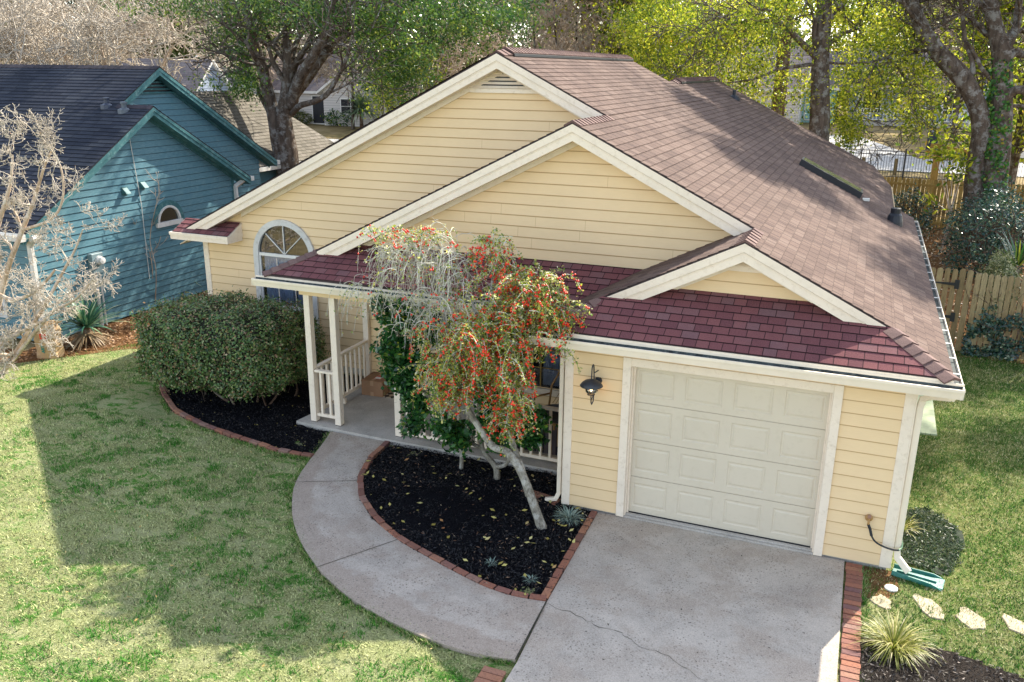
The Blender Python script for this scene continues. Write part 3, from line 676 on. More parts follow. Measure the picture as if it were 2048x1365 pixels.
# eave return at the left corner
mb = MB(); mb.box((-9.40, 3.045, 2.49), (-7.99, 3.49, 2.615)); mb.box((-9.415, 3.03, 2.575), (-7.975, 3.49, 2.632)); mb.prism([(-8.0, 3.08, 2.633), (-8.0, 3.49, 2.633), (-8.0, 3.49, 2.835)], (.02, 0, 0))
mb.prism([(-9.38, 3.08, 2.633), (-9.38, 3.49, 2.633), (-9.38, 3.49, 2.835)], (.02, 0, 0)); mb.box((-9.40, 3.50, 2.45), (-8.96, 11.4, 2.56)); mb.build('eave_return', M['cream'], H)
# gutters
def gutter_x(x0, x1, yb, zt, endL=True, endR=True, nm='gutter'):
    mb = MB(); yo = yb-.125
    mb.prism([(x0, yo, zt), (x0, yo+.012, zt), (x0, yo+.026, zt-.05), (x0, yo+.035, zt-.115), (x0, yo+.02, zt-.12), (x0, yo+.004, zt-.06), (x0, yo-.008, zt-.03), (x0, yo-.01, zt)], (x1-x0, 0, 0))
    mb.box((x0, yo+.03, zt-.12), (x1, yb, zt-.112)); mb.box((x0, yb-.014, zt+.004), (x1, yb-.001, zt+.030))
    if endL: mb.box((x0-.006, yo+.0, zt-.118), (x0, yb, zt))
    if endR: mb.box((x1, yo+.0, zt-.118), (x1+.006, yb, zt))
    g = mb.build(nm, M['cream2'], H)
    mb = MB(); mb.add([(x0, yo+.014, zt-.03), (x1, yo+.014, zt-.03), (x1, yb-.03, zt-.045), (x0, yb-.03, zt-.045), (x1, yb-.012, zt+.004), (x0, yb-.012, zt+.004)], [(0, 1, 2, 3), (3, 2, 4, 5)]); mb.build('gutter_debris_shade', M['gutterin'], g)  # debris floor, plus a dark sheet painting shade on the back wall
    return g
g1 = gutter_x(-.47, 4.605, -.245, 2.545, True, False)
g2 = gutter_x(-5.62, -.40, .865, 2.545, True, False)
mb = MB()
mb.prism([(4.605, -.365, 2.55), (4.593, -.365, 2.55), (4.58, -.365, 2.50), (4.57, -.365, 2.43), (4.585, -.365, 2.425), (4.60, -.365, 2.50), (4.613, -.365, 2.53)], (0, 11.87, 0))
mb.box((4.505, -.24, 2.445), (4.57, 11.5, 2.453)); mb.box((4.50, -.24, 2.44), (4.512, 11.5, 2.575)); mb.box((4.50, 11.5, 2.445), (4.6, 11.506, 2.56))
g3 = mb.build('gutter', M['cream2'], H)
mb = MB(); mb.add([(4.514, -.2, 2.515), (4.588, -.2, 2.515), (4.588, 11.5, 2.515), (4.514, 11.5, 2.515), (4.514, -.2, 2.57), (4.514, 11.5, 2.57)], [(0, 1, 2, 3), (0, 3, 5, 4)]); mb.build('gutter_debris_shade', M['gutterin'], g3)  # debris again, with the back wall darkened in place of shade
for k in range(19):
    y = .15+k*.62; mb = MB(); mb.box((4.505, y-.015, 2.556), (4.60, y+.015, 2.562)); mb.build('gutter_hanger', M['white'], g3)
mb = MB(); mb.box((0.09, -.238, 2.452), (4.16, -.002, 2.468)); mb.box((.0, -.246, 2.46), (4.5, -.236, 2.60)); mb.box((4.16, .0, 2.452), (4.50, 11.4, 2.468)); mb.box((4.16, -.238, 2.4525), (4.50, -.001, 2.4685)); mb.build('soffit', M['cream'], H)
# debris twig pile at the gutter corner
# downspouts
def dspout(path, w_=.075, name='downspout', mat=None, par=None):
    mb = MB()
    for a, b in zip(path[:-1], path[1:]):
        a, b = np.array(a, float), np.array(b, float); d = (b-a)/np.linalg.norm(b-a); mb.beam(a-d*.015, b+d*.015, w_, w_*.8, (0, 1, 0) if abs(d[2]) > .5 else (0, 0, 1))
    return mb.build(name, mat or M['cream2'], par or H, bevel=.006)
dspout([(4.52, -.27, 2.445), (4.50, -.26, 2.40), (4.33, -.08, 2.33), (4.25, .035, 2.25), (4.235, .045, 2.15), (4.235, .045, .30), (4.25, .02, .20), (4.38, -.07, .09)])
dspout([(-.13, .80, 2.44), (-.11, .45, 2.36), (-.095, .06, 2.25), (-.09, .045, 2.1), (-.09, .045, .17), (-.13, .03, .08), (-.26, 0.0, .06)], .06)
# gable vents
def gvent(xc, zt, zb, hw, y, n):
    mb = MB(); mb.box((xc-hw-.13, y-.03, zb-.075), (xc+hw+.13, y, zb-.005))
    o = mb.build('gable_vent', M['cream'], H)
    b = MB(); b.add([(xc-hw-.02, y-.018, zb), (xc+hw+.02, y-.018, zb), (xc, y-.018, zt+.01)], [(0, 1, 2)]); b.build('vent_screen', M['dark'], o)
    for i in range(n):
        z0 = zb+(zt-zb)*i/n; z1 = zb+(zt-zb)*(i+.62)/n; wa = hw*(zt-z0)/(zt-zb); wb = hw*(zt-z1)/(zt-zb)
        s = MB(); s.prism([(xc-wa, y-.055, z0), (xc+wa, y-.055, z0), (xc+wb, y-.02, z1), (xc-wb, y-.02, z1)], (0, .008, .004)); s.build('louver', M['cream'], o)
gvent(X1, 5.80, 5.49, .64, 3.48, 5); gvent(X3, 3.62, 3.47, .36, .70, 2)
# ---- garage door
GD = MB(); rows = 4; z0d, z1d = .065, 2.20; rh = (z1d-z0d)/rows
gd = None
mb = MB(); mb.box((GX0, .125, z0d-.01), (GX1, .155, z1d+.03)); gd = mb.build('garage_door', M['doorpaint'], H)
for r_ in range(rows):
    mb = MB(); za, zb = z0d+r_*rh+.004, z0d+(r_+1)*rh-.004; cw = (GX1-GX0)/4; yf = .11
    nest = [(0.0, 0.0), (.095, 0.0), (.110, .010), (.128, .010), (.150, .002)]
    for c_ in range(4):
        xa, xb = GX0+c_*cw, GX0+(c_+1)*cw
        mx = .0
        rings = []
        for ins, dp in nest:
            f_ = ins/.15
            ix = ins*.75; iz = ins*.92
            rings.append([(xa+ix, yf+dp, za+iz), (xb-ix, yf+dp, za+iz), (xb-ix, yf+dp, zb-iz), (xa+ix, yf+dp, zb-iz)])
        vs = [p for r2 in rings for p in r2]; fs = []
        for k in range(len(rings)-1):
            for j in range(4): fs.append((k*4+j, k*4+(j+1) % 4, (k+1)*4+(j+1) % 4, (k+1)*4+j))
        fs.append(tuple((len(rings)-1)*4+j for j in range(4))); mb.add(vs, fs)
    mb.add([(GX0, yf, za), (GX1, yf, za), (GX1, .125, za), (GX0, .125, za)], [(0, 1, 2, 3)]); mb.add([(GX0, yf, zb), (GX1, yf, zb), (GX1, .125, zb), (GX0, .125, zb)], [(0, 1, 2, 3)])
    mb.build('door_section', M['doorpaint'], gd)
mb = MB(); mb.box((GX0, .10, .056), (GX1, .12, .07)); mb.build('bottom_seal', M['dark'], gd)
mb = MB()
mb.box((GX0-.105, -.04, .04), (GX0, -.0, GZ+.105)); mb.box((GX1, -.04, .04), (GX1+.105, -.0, GZ+.105)); mb.box((GX0+.0005, -.0395, GZ), (GX1-.0005, -.0, GZ+.1045))
mb.box((GX0-.002, 0.001, .05), (GX0+.018, .124, GZ)); mb.box((GX1-.018, 0.001, .05), (GX1+.002, .124, GZ)); mb.box((GX0, 0.001, GZ-.018), (GX1, .124, GZ+.002))
mb.box((GX0+.018, .06, .05), (GX0+.04, .108, GZ-.02)); mb.box((GX1-.04, .06, .05), (GX1-.018, .108, GZ-.02))
mb.build('garage_door_trim', M['cream'], H, bevel=.003)
# ---- arched window
xc, zs = -7.0, 2.26; Rr, Ri = .72, .605
mb = MB()
mb.box((xc-Rr, 3.445, .24), (xc-Ri, 3.50, zs)); mb.box((xc+Ri, 3.445, .24), (xc+Rr, 3.50, zs)); mb.box((xc-Rr-.03, 3.42, .235), (xc+Rr+.03, 3.4995, .35))
ns = 22
for i in range(ns):
    a, b = math.pi*i/ns, math.pi*(i+1)/ns
    mb.prism([(xc+Ri*math.cos(a), 3.445, zs+Ri*math.sin(a)), (xc+Rr*math.cos(a), 3.445, zs+Rr*math.sin(a)), (xc+Rr*math.cos(b), 3.445, zs+Rr*math.sin(b)), (xc+Ri*math.cos(b), 3.445, zs+Ri*math.sin(b))], (0, .055, 0))
W = mb.build('window', M['offwhite'], H)
mb = MB(); mb.box((xc-Ri, 3.47, zs-.03), (xc+Ri, 3.50, zs+.03)); mb.box((xc-Ri, 3.465, 1.18), (xc+Ri, 3.50, 1.245)); mb.box((xc-Ri, 3.475, .35), (xc-Ri+.03, 3.50, zs-.03)); mb.box((xc+Ri-.03, 3.475, .35), (xc+Ri, 3.50, zs-.03)); mb.box((xc-Ri+.03, 3.475, .35), (xc+Ri-.03, 3.50, .39))
for a in (45, 90, 135): mb.beam((xc, 3.485, zs+.03), (xc+.59*math.cos(R(a)), 3.485, zs+.59*math.sin(R(a))), .014, .022, (0, 1, 0))
mb.build('window_frame', M['white'], W)
mb = MB(); mb.beam((xc-.57, 3.492, 1.72), (xc+.57, 3.492, 1.72), .012, .012)
for dx in (-.2, .2): mb.beam((xc+dx, 3.492, 1.25), (xc+dx, 3.492, 2.2), .012, .012, (0, 1, 0))
mb.build('muntin', M['cream'], W)
mb = MB(); mb.add([(xc-Ri, 3.499, .36)]+[(xc+Ri, 3.499, .36)]+[(xc+Ri*math.cos(math.pi*i/16), 3.499, zs+Ri*math.sin(math.pi*i/16)) for i in range(17)], [list(range(19))]); mb.build('pane', M['glass'], W)
def room(x0, x1, y, z0, z1, par, dp=1.2):
    mb = MB(); v = [(x0, y, z0), (x1, y, z0), (x1, y, z1), (x0, y, z1)]; v2 = [(a, y+dp, c) for a, b_, c in v]
    mb.add(v+v2, [(4, 5, 6, 7), (0, 1, 5, 4), (1, 2, 6, 5), (2, 3, 7, 6), (3, 0, 4, 7)]); mb.build('room', M['room'], par)
room(xc-.62, xc+.62, 3.52, .3, 2.9, W)
def curtain(x0, x1, y, z0, z1, par, mat=None, n=60, amp=.03):
    V = []; Fq = []
    for i in range(n+1):
        x = x0+(x1-x0)*i/n; yy = y+amp*math.sin(i*1.3+.5*math.sin(i*.37))
        V += [(x, yy, z0), (x, yy, z1)]
    for i in range(n): Fq.append((2*i, 2*i+2, 2*i+3, 2*i+1))
    np_mesh('curtain', V, Fq, mat or M['curtain'], par, smooth=True)
curtain(xc-.58, xc+.10, 3.60, .38, 2.20, W); curtain(xc+.16, xc+.58, 3.60, .38, 2.20, W)
# ---- porch window (behind the berry tree), front door
mb = MB(); x0, x1, z0, z1 = -1.86, -.98, .58, 1.95
mb.box((x0-.09, 2.85, z0-.02), (x0, 2.9, z1+.09)); mb.box((x1, 2.85, z0-.02), (x1+.09, 2.9, z1+.09)); mb.box((x0, 2.8505, z1), (x1, 2.9, z1+.09)); mb.box((x0-.12, 2.83, z0-.13), (x1+.12, 2.9, z0-.021))
W2 = mb.build('window', M['cream'], H)
mb = MB(); mb.add([(x0, 2.905, z0), (x1, 2.905, z0), (x1, 2.905, z1), (x0, 2.905, z1)], [(0, 1, 2, 3)]); mb.build('pane', M['glass'], W2)
mb = MB(); mb.beam((x0, 2.897, 1.25), (x1, 2.897, 1.25), .02, .02); mb.beam(((x0+x1)/2, 2.897, z0), ((x0+x1)/2, 2.897, z1), .02, .02, (0, 1, 0)); mb.beam((x0, 2.897, .92), (x1, 2.897, .92), .012, .012)
mb.build('muntin', M['fence2'], W2); room(x0, x1, 2.92, z0-.05, z1+.05, W2, .8); curtain(x0+.45, x1, 3.0, z0, z1, W2)
mb = MB(); mb.box((-3.15, 2.85, .1), (-2.15, 2.88, 2.15)); D = mb.build('front_door', M['white'], H)
mb = MB(); mb.box((-3.25, 2.86, .1), (-3.16, 2.884, 2.24)); mb.box((-2.14, 2.86, .1), (-2.05, 2.884, 2.24)); mb.box((-3.16, 2.861, 2.155), (-2.14, 2.884, 2.24)); mb.build('door_trim', M['cream'], D)
# ---- porch: posts, beam, ceiling, railings
for (x, y) in ((-4.79, 1.06), (-4.31, 1.06), (-3.17, 1.06)):
    mb = MB(); mb.box((x-.055, y-.055, .10), (x+.055, y+.055, 2.30)); p = mb.build('porch_post', M['cream'], H, bevel=.004)
    mb = MB(); mb.box((x-.05, y-.05, .088), (x+.05, y+.05, .10)); mb.build('post_base', M['dark'], p)
mb = MB(); mb.box((-4.87, 2.80, .10), (-4.76, 2.875, 2.30)); mb.build('porch_post', M['cream'], H, bevel=.004)
mb = MB(); mb.box((-4.90, .98, 2.30), (-.03, 1.12, 2.452)); mb.box((-4.90, 1.12, 2.30), (-4.76, 2.875, 2.452)); mb.build('porch_beam', M['yellow'], H)
mb = MB(); mb.box((-5.45, .88, 2.453), (-.02, 3.49, 2.463)); mb.box((-5.5, .875, 2.44), (-.36, .885, 2.60)); mb.box((-5.5, .885, 2.44), (-5.49, 3.49, 2.60)); mb.build('soffit', M['cream'], H)
def railing(a, b, n, zt=1.0, zb=.20):
    a, b = np.array(a, float), np.array(b, float); mb = MB(); mb.beam((a[0], a[1], zt), (b[0], b[1], zt), .085, .04)
    mb2 = MB(); mb2.beam((a[0], a[1], zb), (b[0], b[1], zb), .05, .05)
    rl = mb.build('railing', M['cream'], H, bevel=.004); mb2.build('bottom_rail', M['cream'], rl)
    for i in range(n):
        p = a+(b-a)*(i+.6)/(n+.2); q = MB(); q.box((p[0]-.019, p[1]-.019, zb+.025), (p[0]+.019, p[1]+.019, zt-.02)); q.build('baluster', M['cream'], rl)
    return rl
railing((-4.73, 1.06), (-4.37, 1.06), 2, 1.0, .22); railing((-4.81, 1.12), (-4.81, 2.80), 11, 1.0, .22)
railing((-3.11, 1.06), (-.04, 1.06), 20, .98, .16)
mb = MB(); mb.box((-4.83, 1.9, .09), (-4.74, 1.95, .19)); mb.build('rail_block', M['cream'], H)
# ---- roof fittings
mb = MB(); zr = lambda x: zM(x)
A_ = [(1.98, 9.72), (3.30, 9.72), (3.30, 10.35), (1.98, 10.35)]
mb.prism([(x, y, zr(x)-.01) for x, y in A_], (.05, 0, .13)); SK = mb.build('skylight', M['dark'], H)
mb = MB(); mb.prism([(x+.05+(.04 if x < 2.5 else -.04), y+(.04 if y < 10 else -.04), zr(x+(.04 if x < 2.5 else -.04))+.122) for x, y in A_], (.0, 0, .006))
m_, nt_, n_, l_, b_ = new_mat('skylight_glass'); b_.inputs['Base Color'].default_value = (.16, .17, .12, 1); b_.inputs['Roughness'].default_value = .12; b_.inputs['Specular IOR Level'].default_value = .9
mb.build('pane', m_, SK)
mb = MB(); mb.box((3.36, 9.80, zr(3.36)-.02), (3.50, 9.92, zr(3.4)+.05)); mb.build('roof_vent', M['white'], H)
mb = MB(); mb.lathe((4.02, 9.05, zr(4.02)), [(.17, -.06), (.16, .03), (.13, .16), (.10, .20), (.10, .30), (.075, .31)], 14); mb.build('vent_pipe', M['dark'], H, smooth=False)
mb = MB(); mb.lathe((-.38, 15.85, zr(-.38)), [(.20, -.06), (.12, .06), (.05, .10), (.05, .22), (.02, .23)], 10); mb.build('vent_pipe', M['dark'], H)
# ================================================================== things round the porch and the garage
def thing_mesh(mb, name, mat, label, cat, **k): return tag(mb.build(name, mat, None, **k), label, cat)
M['iron'] = paint('dark_iron', (.03, .035, .045), .5, .2, 8, .1, 60, spec=.6)
Lp = at(1183, 766, -.21)
T = empty('wall_lantern', (float(Lp[0]), 0, float(Lp[2])), 'dark metal lantern with a domed shade and lit glass globe on the garage wall', 'lantern')
lx, lz, ly = float(Lp[0]), float(Lp[2]), -.21
mb = MB(); pts = []
for i in range(9):
    a = math.pi*i/8; pts.append((lx+.0, ly+.045-.045*math.cos(a)+.0, lz+.16+.07*math.sin(a)))
path = [(lx, ly, lz+.03)]+pts+[(lx+.01, ly+.09, lz-.02), (lx+.01, ly+.09, lz-.20), (lx+.01, ly+.075, lz-.28), (lx, ly+.045, lz-.315), (lx, ly+.015, lz-.28), (lx, ly, lz-.20), (lx, ly, lz-.13)]
mb.tube(path, .0085, 6); mb.tube([(lx, ly+.01, lz-.25), (lx+.01, ly+.09, lz-.18)], .006, 5)
mb.tube([(lx+.01, ly+.09, lz+.11), (lx+.03, -.02, lz+.11)], .008, 6); mb.tube([(lx+.01, ly+.09, lz-.17), (lx+.03, -.02, lz-.17)], .008, 6)
mb.build('bracket', M['iron'], T)
mb = MB(); mb.lathe((lx+.035, -.012, lz-.03), [(.045, -.018), (.05, 0), (.05, .006)], 12, 'y'); mb.build('wall_plate', M['iron'], T)
mb = MB(); mb.lathe((lx, ly, lz), [(.145, -.045), (.150, -.040), (.125, -.005), (.09, .022), (.045, .040), (.012, .05)], 24); mb.build('lamp_shade', M['iron'], T, smooth=True)
mb = MB(); mb.lathe((lx, ly, lz-.095), [(.02, -.062), (.05, -.052), (.075, -.02), (.078, .01), (.06, .05)], 20); mb.build('globe', M['clearglass'], T, smooth=True)
mb = MB(); mb.lathe((lx, ly, lz-.16), [(.02, -.012), (.05, -.004), (.05, .006), (.015, .012), (.012, .045), (.010, .046)], 16); mb.build('candle_holder', M['iron'], T)
m_, nt_, n_, l_, b_ = new_mat('flame'); b_.inputs['Emission Color'].default_value = (1, .55, .2, 1); b_.inputs['Emission Strength'].default_value = 12
mb = MB(); mb.lathe((lx, ly, lz-.112), [(.006, 0), (.017, .015), (.014, .04), (.003, .065)], 10); mb.build('flame', m_, T, smooth=True)
# cardboard box
M['card'] = paint('cardboard', (.33, .185, .105), .85, .1, 4, .2); M['tape'] = paint('packing_tape', (.43, .27, .16), .35, .05, 4, 0)
M['red'] = paint('print_red', (.62, .035, .025), .5, .05, 4, 0); M['paper'] = paint('label_paper', (.78, .77, .75), .6, .05, 4, 0); M['blue'] = paint('print_green', (.02, .22, .17), .6, .05, 4, 0)
bc = atz(747, 790, .09); ang = R(3)
T = empty('cardboard_box', (float(bc[0]), float(bc[1])+.2, .09), 'taped brown cardboard parcel with a red-edged shipping label on the porch floor', 'box', rz=ang)
LOCAL.add(T.name)
mb = MB(); mb.box((-.215, -.27, .002), (.215, .27, .29)); mb.build('carton', M['card'], T, bevel=.006)
mb = MB(); mb.box((-.03, -.2725, .20), (.03, -.27, .291)); mb.box((-.03, -.2725, .002), (.03, -.2702, .08)); mb.box((-.03, -.272, .2902), (.03, .27, .2925)); mb.build('tape', M['tape'], T)
mb = MB(); mb.box((-.03, -.14, .2928), (.11, .03, .2936)); mb.build('label', M['red'], T)
mb = MB(); mb.box((-.02, -.13, .2937), (.10, -.03, .2942)); mb.build('label_sheet', M['paper'], T)
mb = MB(); mb.box((.02, .05, .2928), (.16, .20, .2936)); mb.build('label_sheet', M['paper'], T)
for i, ww in enumerate((.10, .14, .08)):
    mb = MB(); mb.box((.2152, .0-ww/2, .05+i*.03), (.2157, ww/2, .062+i*.03)); mb.build('print_mark', M['dark'], T)
# door mat (woven lattice) and striped rug
m, nt, n, l, b = new_mat('mat_lattice')
ck = N_(nt, 'ShaderNodeTexChecker', Scale=11); l.new(coords(nt, 'Object', None, (0, 0, R(45))), ck.inputs[0])
ck.inputs[1].default_value = (.50, .42, .30, 1); ck.inputs[2].default_value = (.04, .03, .025, 1); l.new(ck.outputs[0], b.inputs['Base Color']); b.inputs['Roughness'].default_value = .95
mp = atz(800, 797, .1); mb = MB(); mb.box((mp[0]-.35, mp[1]-.05, .091), (mp[0]+.5, mp[1]+.5, .103)); thing_mesh(mb, 'doormat', m, 'tan and black lattice doormat on the porch floor beside the parcel', 'doormat')
m, nt, n, l, b = new_mat('rug_stripes')
wv = N_(nt, 'ShaderNodeTexWave', Scale=2.6); wv.bands_direction = 'X'; l.new(coords(nt, 'Object', None, (0, 0, R(-18))), wv.inputs[0])
l.new(ramp(nt, wv.outputs[1], [(.45, (.035, .035, .055)), (.55, (.17, .15, .18))]), b.inputs['Base Color']); b.inputs['Roughness'].default_value = .95
mb = MB(); mb.box((-1.75, 1.35, .091), (-.15, 2.55, .10)); thing_mesh(mb, 'striped_rug', m, 'dark blue striped rug lying on the porch floor behind the railing', 'rug')
# rattan chair
M['rattan'] = paint('rattan', (.42, .24, .09), .6, .2, 6, .2, 50)
T = empty('rattan_chair', (-.78, 2.0, .1), 'rattan armchair with a woven lattice back and black cushion by the porch window', 'chair', rz=R(-20)); LOCAL.add(T.name)
mb = MB(); mb.tube([(-.30, .12, .42), (-.33, .22, .75), (-.24, .32, 1.0), (0, .36, 1.10), (.24, .32, 1.0), (.33, .22, .75), (.30, .12, .42)], .018, 8); mb.build('back_frame', M['rattan'], T, smooth=True)
mb = MB()
for i in range(-5, 6):
    for sg in (-1, 1):
        x0 = i*.06; a = (x0, .22, .45); b = (x0+sg*.30, .33, 1.0)
        if abs(b[0]) < .34: mb.tube([a, b], .005, 4)
mb.build('lattice', M['rattan'], T)
mb = MB(); mb.lathe((0, -.05, .40), [(.28, -.02), (.33, 0), (.33, .05), (.28, .08), (.0, .09)], 20); mb.build('seat', M['dark'], T, smooth=True)
mb = MB(); mb.tube([(.33*math.cos(a), -.05+.33*math.sin(a), .37) for a in np.linspace(0, 2*math.pi, 21)], .02, 7, False); mb.build('seat_ring', M['rattan'], T, smooth=True)
for a in (45, 135, 225, 315):
    mb = MB(); mb.tube([(.28*math.cos(R(a)), -.05+.28*math.sin(R(a)), .37), (.33*math.cos(R(a)), -.05+.33*math.sin(R(a)), .0)], .017, 7); mb.build('leg', M['rattan'], T)
for sg in (-1, 1):
    mb = MB(); mb.tube([(sg*.33, .2, .62), (sg*.38, -.1, .64), (sg*.36, -.30, .58), (sg*.30, -.33, .40)], .017, 7); mb.build('arm', M['rattan'], T, smooth=True)
# spigot and hose
fp = at(1738, 1036, -.03); fx, fz = float(fp[0]), float(fp[2])
T = empty('garden_hose', (fx, -.03, fz), 'short black garden hose screwed to the brass spigot on the garage wall', 'hose')
mb = MB(); mb.lathe((fx, -.022, fz), [(.045, -.0), (.045, -.014), (.03, -.02)], 12, 'y'); mb.tube([(fx, -.02, fz), (fx, -.08, fz-.01), (fx, -.09, fz-.06)], .014, 8); mb.build('spigot', M['rattan'], T, smooth=True)
mb = MB(); mb.tube([(fx, -.085, fz+.03), (fx+.001, -.095, fz+.055)], .022, 8); mb.build('handle', paint('brass_handle', (.35, .20, .14), .5), T)
hp = [(fx, -.09, fz-.06)]+[tuple(at(u, v, y)) for u, v, y in ((1740, 1058, -.09), (1743, 1072, -.10), (1752, 1085, -.10), (1768, 1094, -.10), (1785, 1100, -.08), (1797, 1101, -.05))]
mb = MB(); mb.tube(hp[:3], .017, 8); mb.build('collar', M['dark'], T)
def smoothp(P, k=6):
    P = [np.array(p, float) for p in P]; out = []
    for i in range(len(P)-1):
        p0, p1, p2, p3 = P[max(i-1, 0)], P[i], P[i+1], P[min(i+2, len(P)-1)]
        for j in range(k):
            t = j/k; out.append(.5*((2*p1)+(-p0+p2)*t+(2*p0-5*p1+4*p2-p3)*t*t+(-p0+3*p1-3*p2+p3)*t**3))
    return out+[P[-1]]
mb = MB(); mb.tube(smoothp(hp), .011, 8); mb.build('hose', M['dark'], T, smooth=True)
gp = [hp[-1]]+[tuple(at(u, v, y)) for u, v, y in ((1803, 1096, .0), (1804, 1085, .05), (1799, 1075, .08))]+[(4.22, .3, .25), (4.25, .45, .04)]
mb = MB(); mb.tube(smoothp(gp), .011, 8); mb.build('hose', paint('faded_green_hose', (.25, .38, .22), .5), T, smooth=True)
# splash block, drain cover
M['green'] = paint('green_plastic', (.03, .17, .14), .45, .12, 3, .1, 40, ((.12, .30, .25), 5))
sa, sb = np.array([4.22, .0]), np.array([4.78, -.10]); d = (sb-sa)/np.linalg.norm(sb-sa); q = np.array([-d[1], d[0]]); Lb = np.linalg.norm(sb-sa)
T = empty('splash_block', (float(sa[0]), float(sa[1]), 0), 'green plastic splash block under the downspout at the garage corner', 'splash block', rz=math.atan2(d[1], d[0])); LOCAL.add(T.name)
mb = MB(); mb.prism([(0, -.08, .012), (Lb, -.12, .004), (Lb, .12, .004), (0, .08, .012)], (0, 0, .022)); mb.build('tray', M['green'], T, bevel=.004)
for sg in (-1, 1):
    mb = MB(); mb.prism([(0, sg*.08, .01), (Lb, sg*.12, .004), (Lb-.05, sg*.12, .035), (Lb-.13, sg*.115, .06), (0, sg*.082, .07)], (0, sg*.02, 0)); mb.build('side_wall', M['green'], T, bevel=.004)
mb = MB(); mb.prism([(.05, -.012, .032), (Lb-.08, -.02, .027), (Lb-.08, .02, .027), (.05, .012, .032)], (0, 0, .02)); mb.build('rib', M['green'], T)
dc = atz(1782, 1179); mb = MB(); mb.lathe((float(dc[0]), float(dc[1]), 0), [(.075, -.02), (.075, .022), (.06, .03), (.0, .03)], 20); thing_mesh(mb, 'drain_cover', M['offwhite'], 'small round pale cap set in the grass by the brick strip', 'drain cover')
# stepping stones
M['stone'] = paint('flagstone', (.50, .42, .29), .95, .12, 5, .8, 40, ((.30, .26, .18), 9))
for k, (u, v, sx, sy, lab) in enumerate(((1763, 1205, .13, .17, 'small broken flagstone nearest the drain cover'), (1857, 1216, .14, .30, 'long pale flagstone second from the driveway in the grass'), (1943, 1240, .16, .26, 'pale flagstone third from the driveway in the grass'), (2034, 1252, .15, .24, 'pale flagstone cut by the right edge of the photo'))):
    c = atz(u, v); rg = np.random.default_rng(40+k); n = 11; P = []
    for i in range(n):
        a = 2*math.pi*i/n; rr = rg.uniform(.60, 1.02); x, y = sx*rr*math.cos(a), sy*rr*math.sin(a); th = R(24)
        P.append((c[0]+x*math.cos(th)-y*math.sin(th), c[1]+x*math.sin(th)+y*math.cos(th), -.02))
    mb = MB(); mb.prism(P, (0, 0, .034)); o = thing_mesh(mb, 'stepping_stone', M['stone'], lab, 'stepping stone', bevel=.008); o['group'] = 'flagstones in the side lawn'
# ================================================================== vegetation helpers
def seg_mesh(P0, P1, R0, R1, n=3):
    P0, P1, R0, R1 = (np.asarray(a, float) for a in (P0, P1, R0, R1)); d = P1-P0; d /= np.linalg.norm(d, axis=1, keepdims=True)+1e-9
    ref = np.where(np.abs(d[:, 2:3]) < .9, np.array([[0, 0, 1.]]), np.array([[1., 0, 0]])); x = np.cross(d, ref); x /= np.linalg.norm(x, axis=1, keepdims=True)+1e-9; y = np.cross(d, x)
    V = []
    for (P, Rr) in ((P0, R0), (P1, R1)):
        for k in range(n):
            a = 2*math.pi*k/n; V.append(P+(x*math.cos(a)+y*math.sin(a))*Rr[:, None])
    V = np.stack(V, 1); m = len(P0); base = (np.arange(m)*2*n)[:, None]
    Fq = np.concatenate([base+np.array([[k, (k+1) % n, n+(k+1) % n, n+k]]) for k in range(n)], 0)
    return V.reshape(-1, 3), Fq
def leaf_quads(P, L, W_, rg, up=.5, nrm=None, droop=0, jit=.9):
    """diamond leaves at P; nrm = preferred face normals"""
    n = len(P); a = rg.normal(0, 1, (n, 3))*jit
    a[:, 2] += up
    if nrm is not None: a += nrm*1.2
    a /= np.linalg.norm(a, axis=1, keepdims=True)+1e-9
    d = np.cross(a, rg.normal(0, 1, (n, 3))); d[:, 2] -= droop*np.abs(rg.normal(0, 1, n)); d -= a*(d*a).sum(1, keepdims=True); d /= np.linalg.norm(d, axis=1, keepdims=True)+1e-9
    s = np.cross(a, d); sc = rg.uniform(.65, 1.25, (n, 1)); Lh, Wh = L*sc/2, W_*sc/2
    V = np.stack([P-d*Lh, P+s*Wh-d*Lh*.1, P+d*Lh, P-s*Wh-d*Lh*.1], 1).reshape(-1, 3); F = np.arange(4*n).reshape(n, 4)
    return V, F
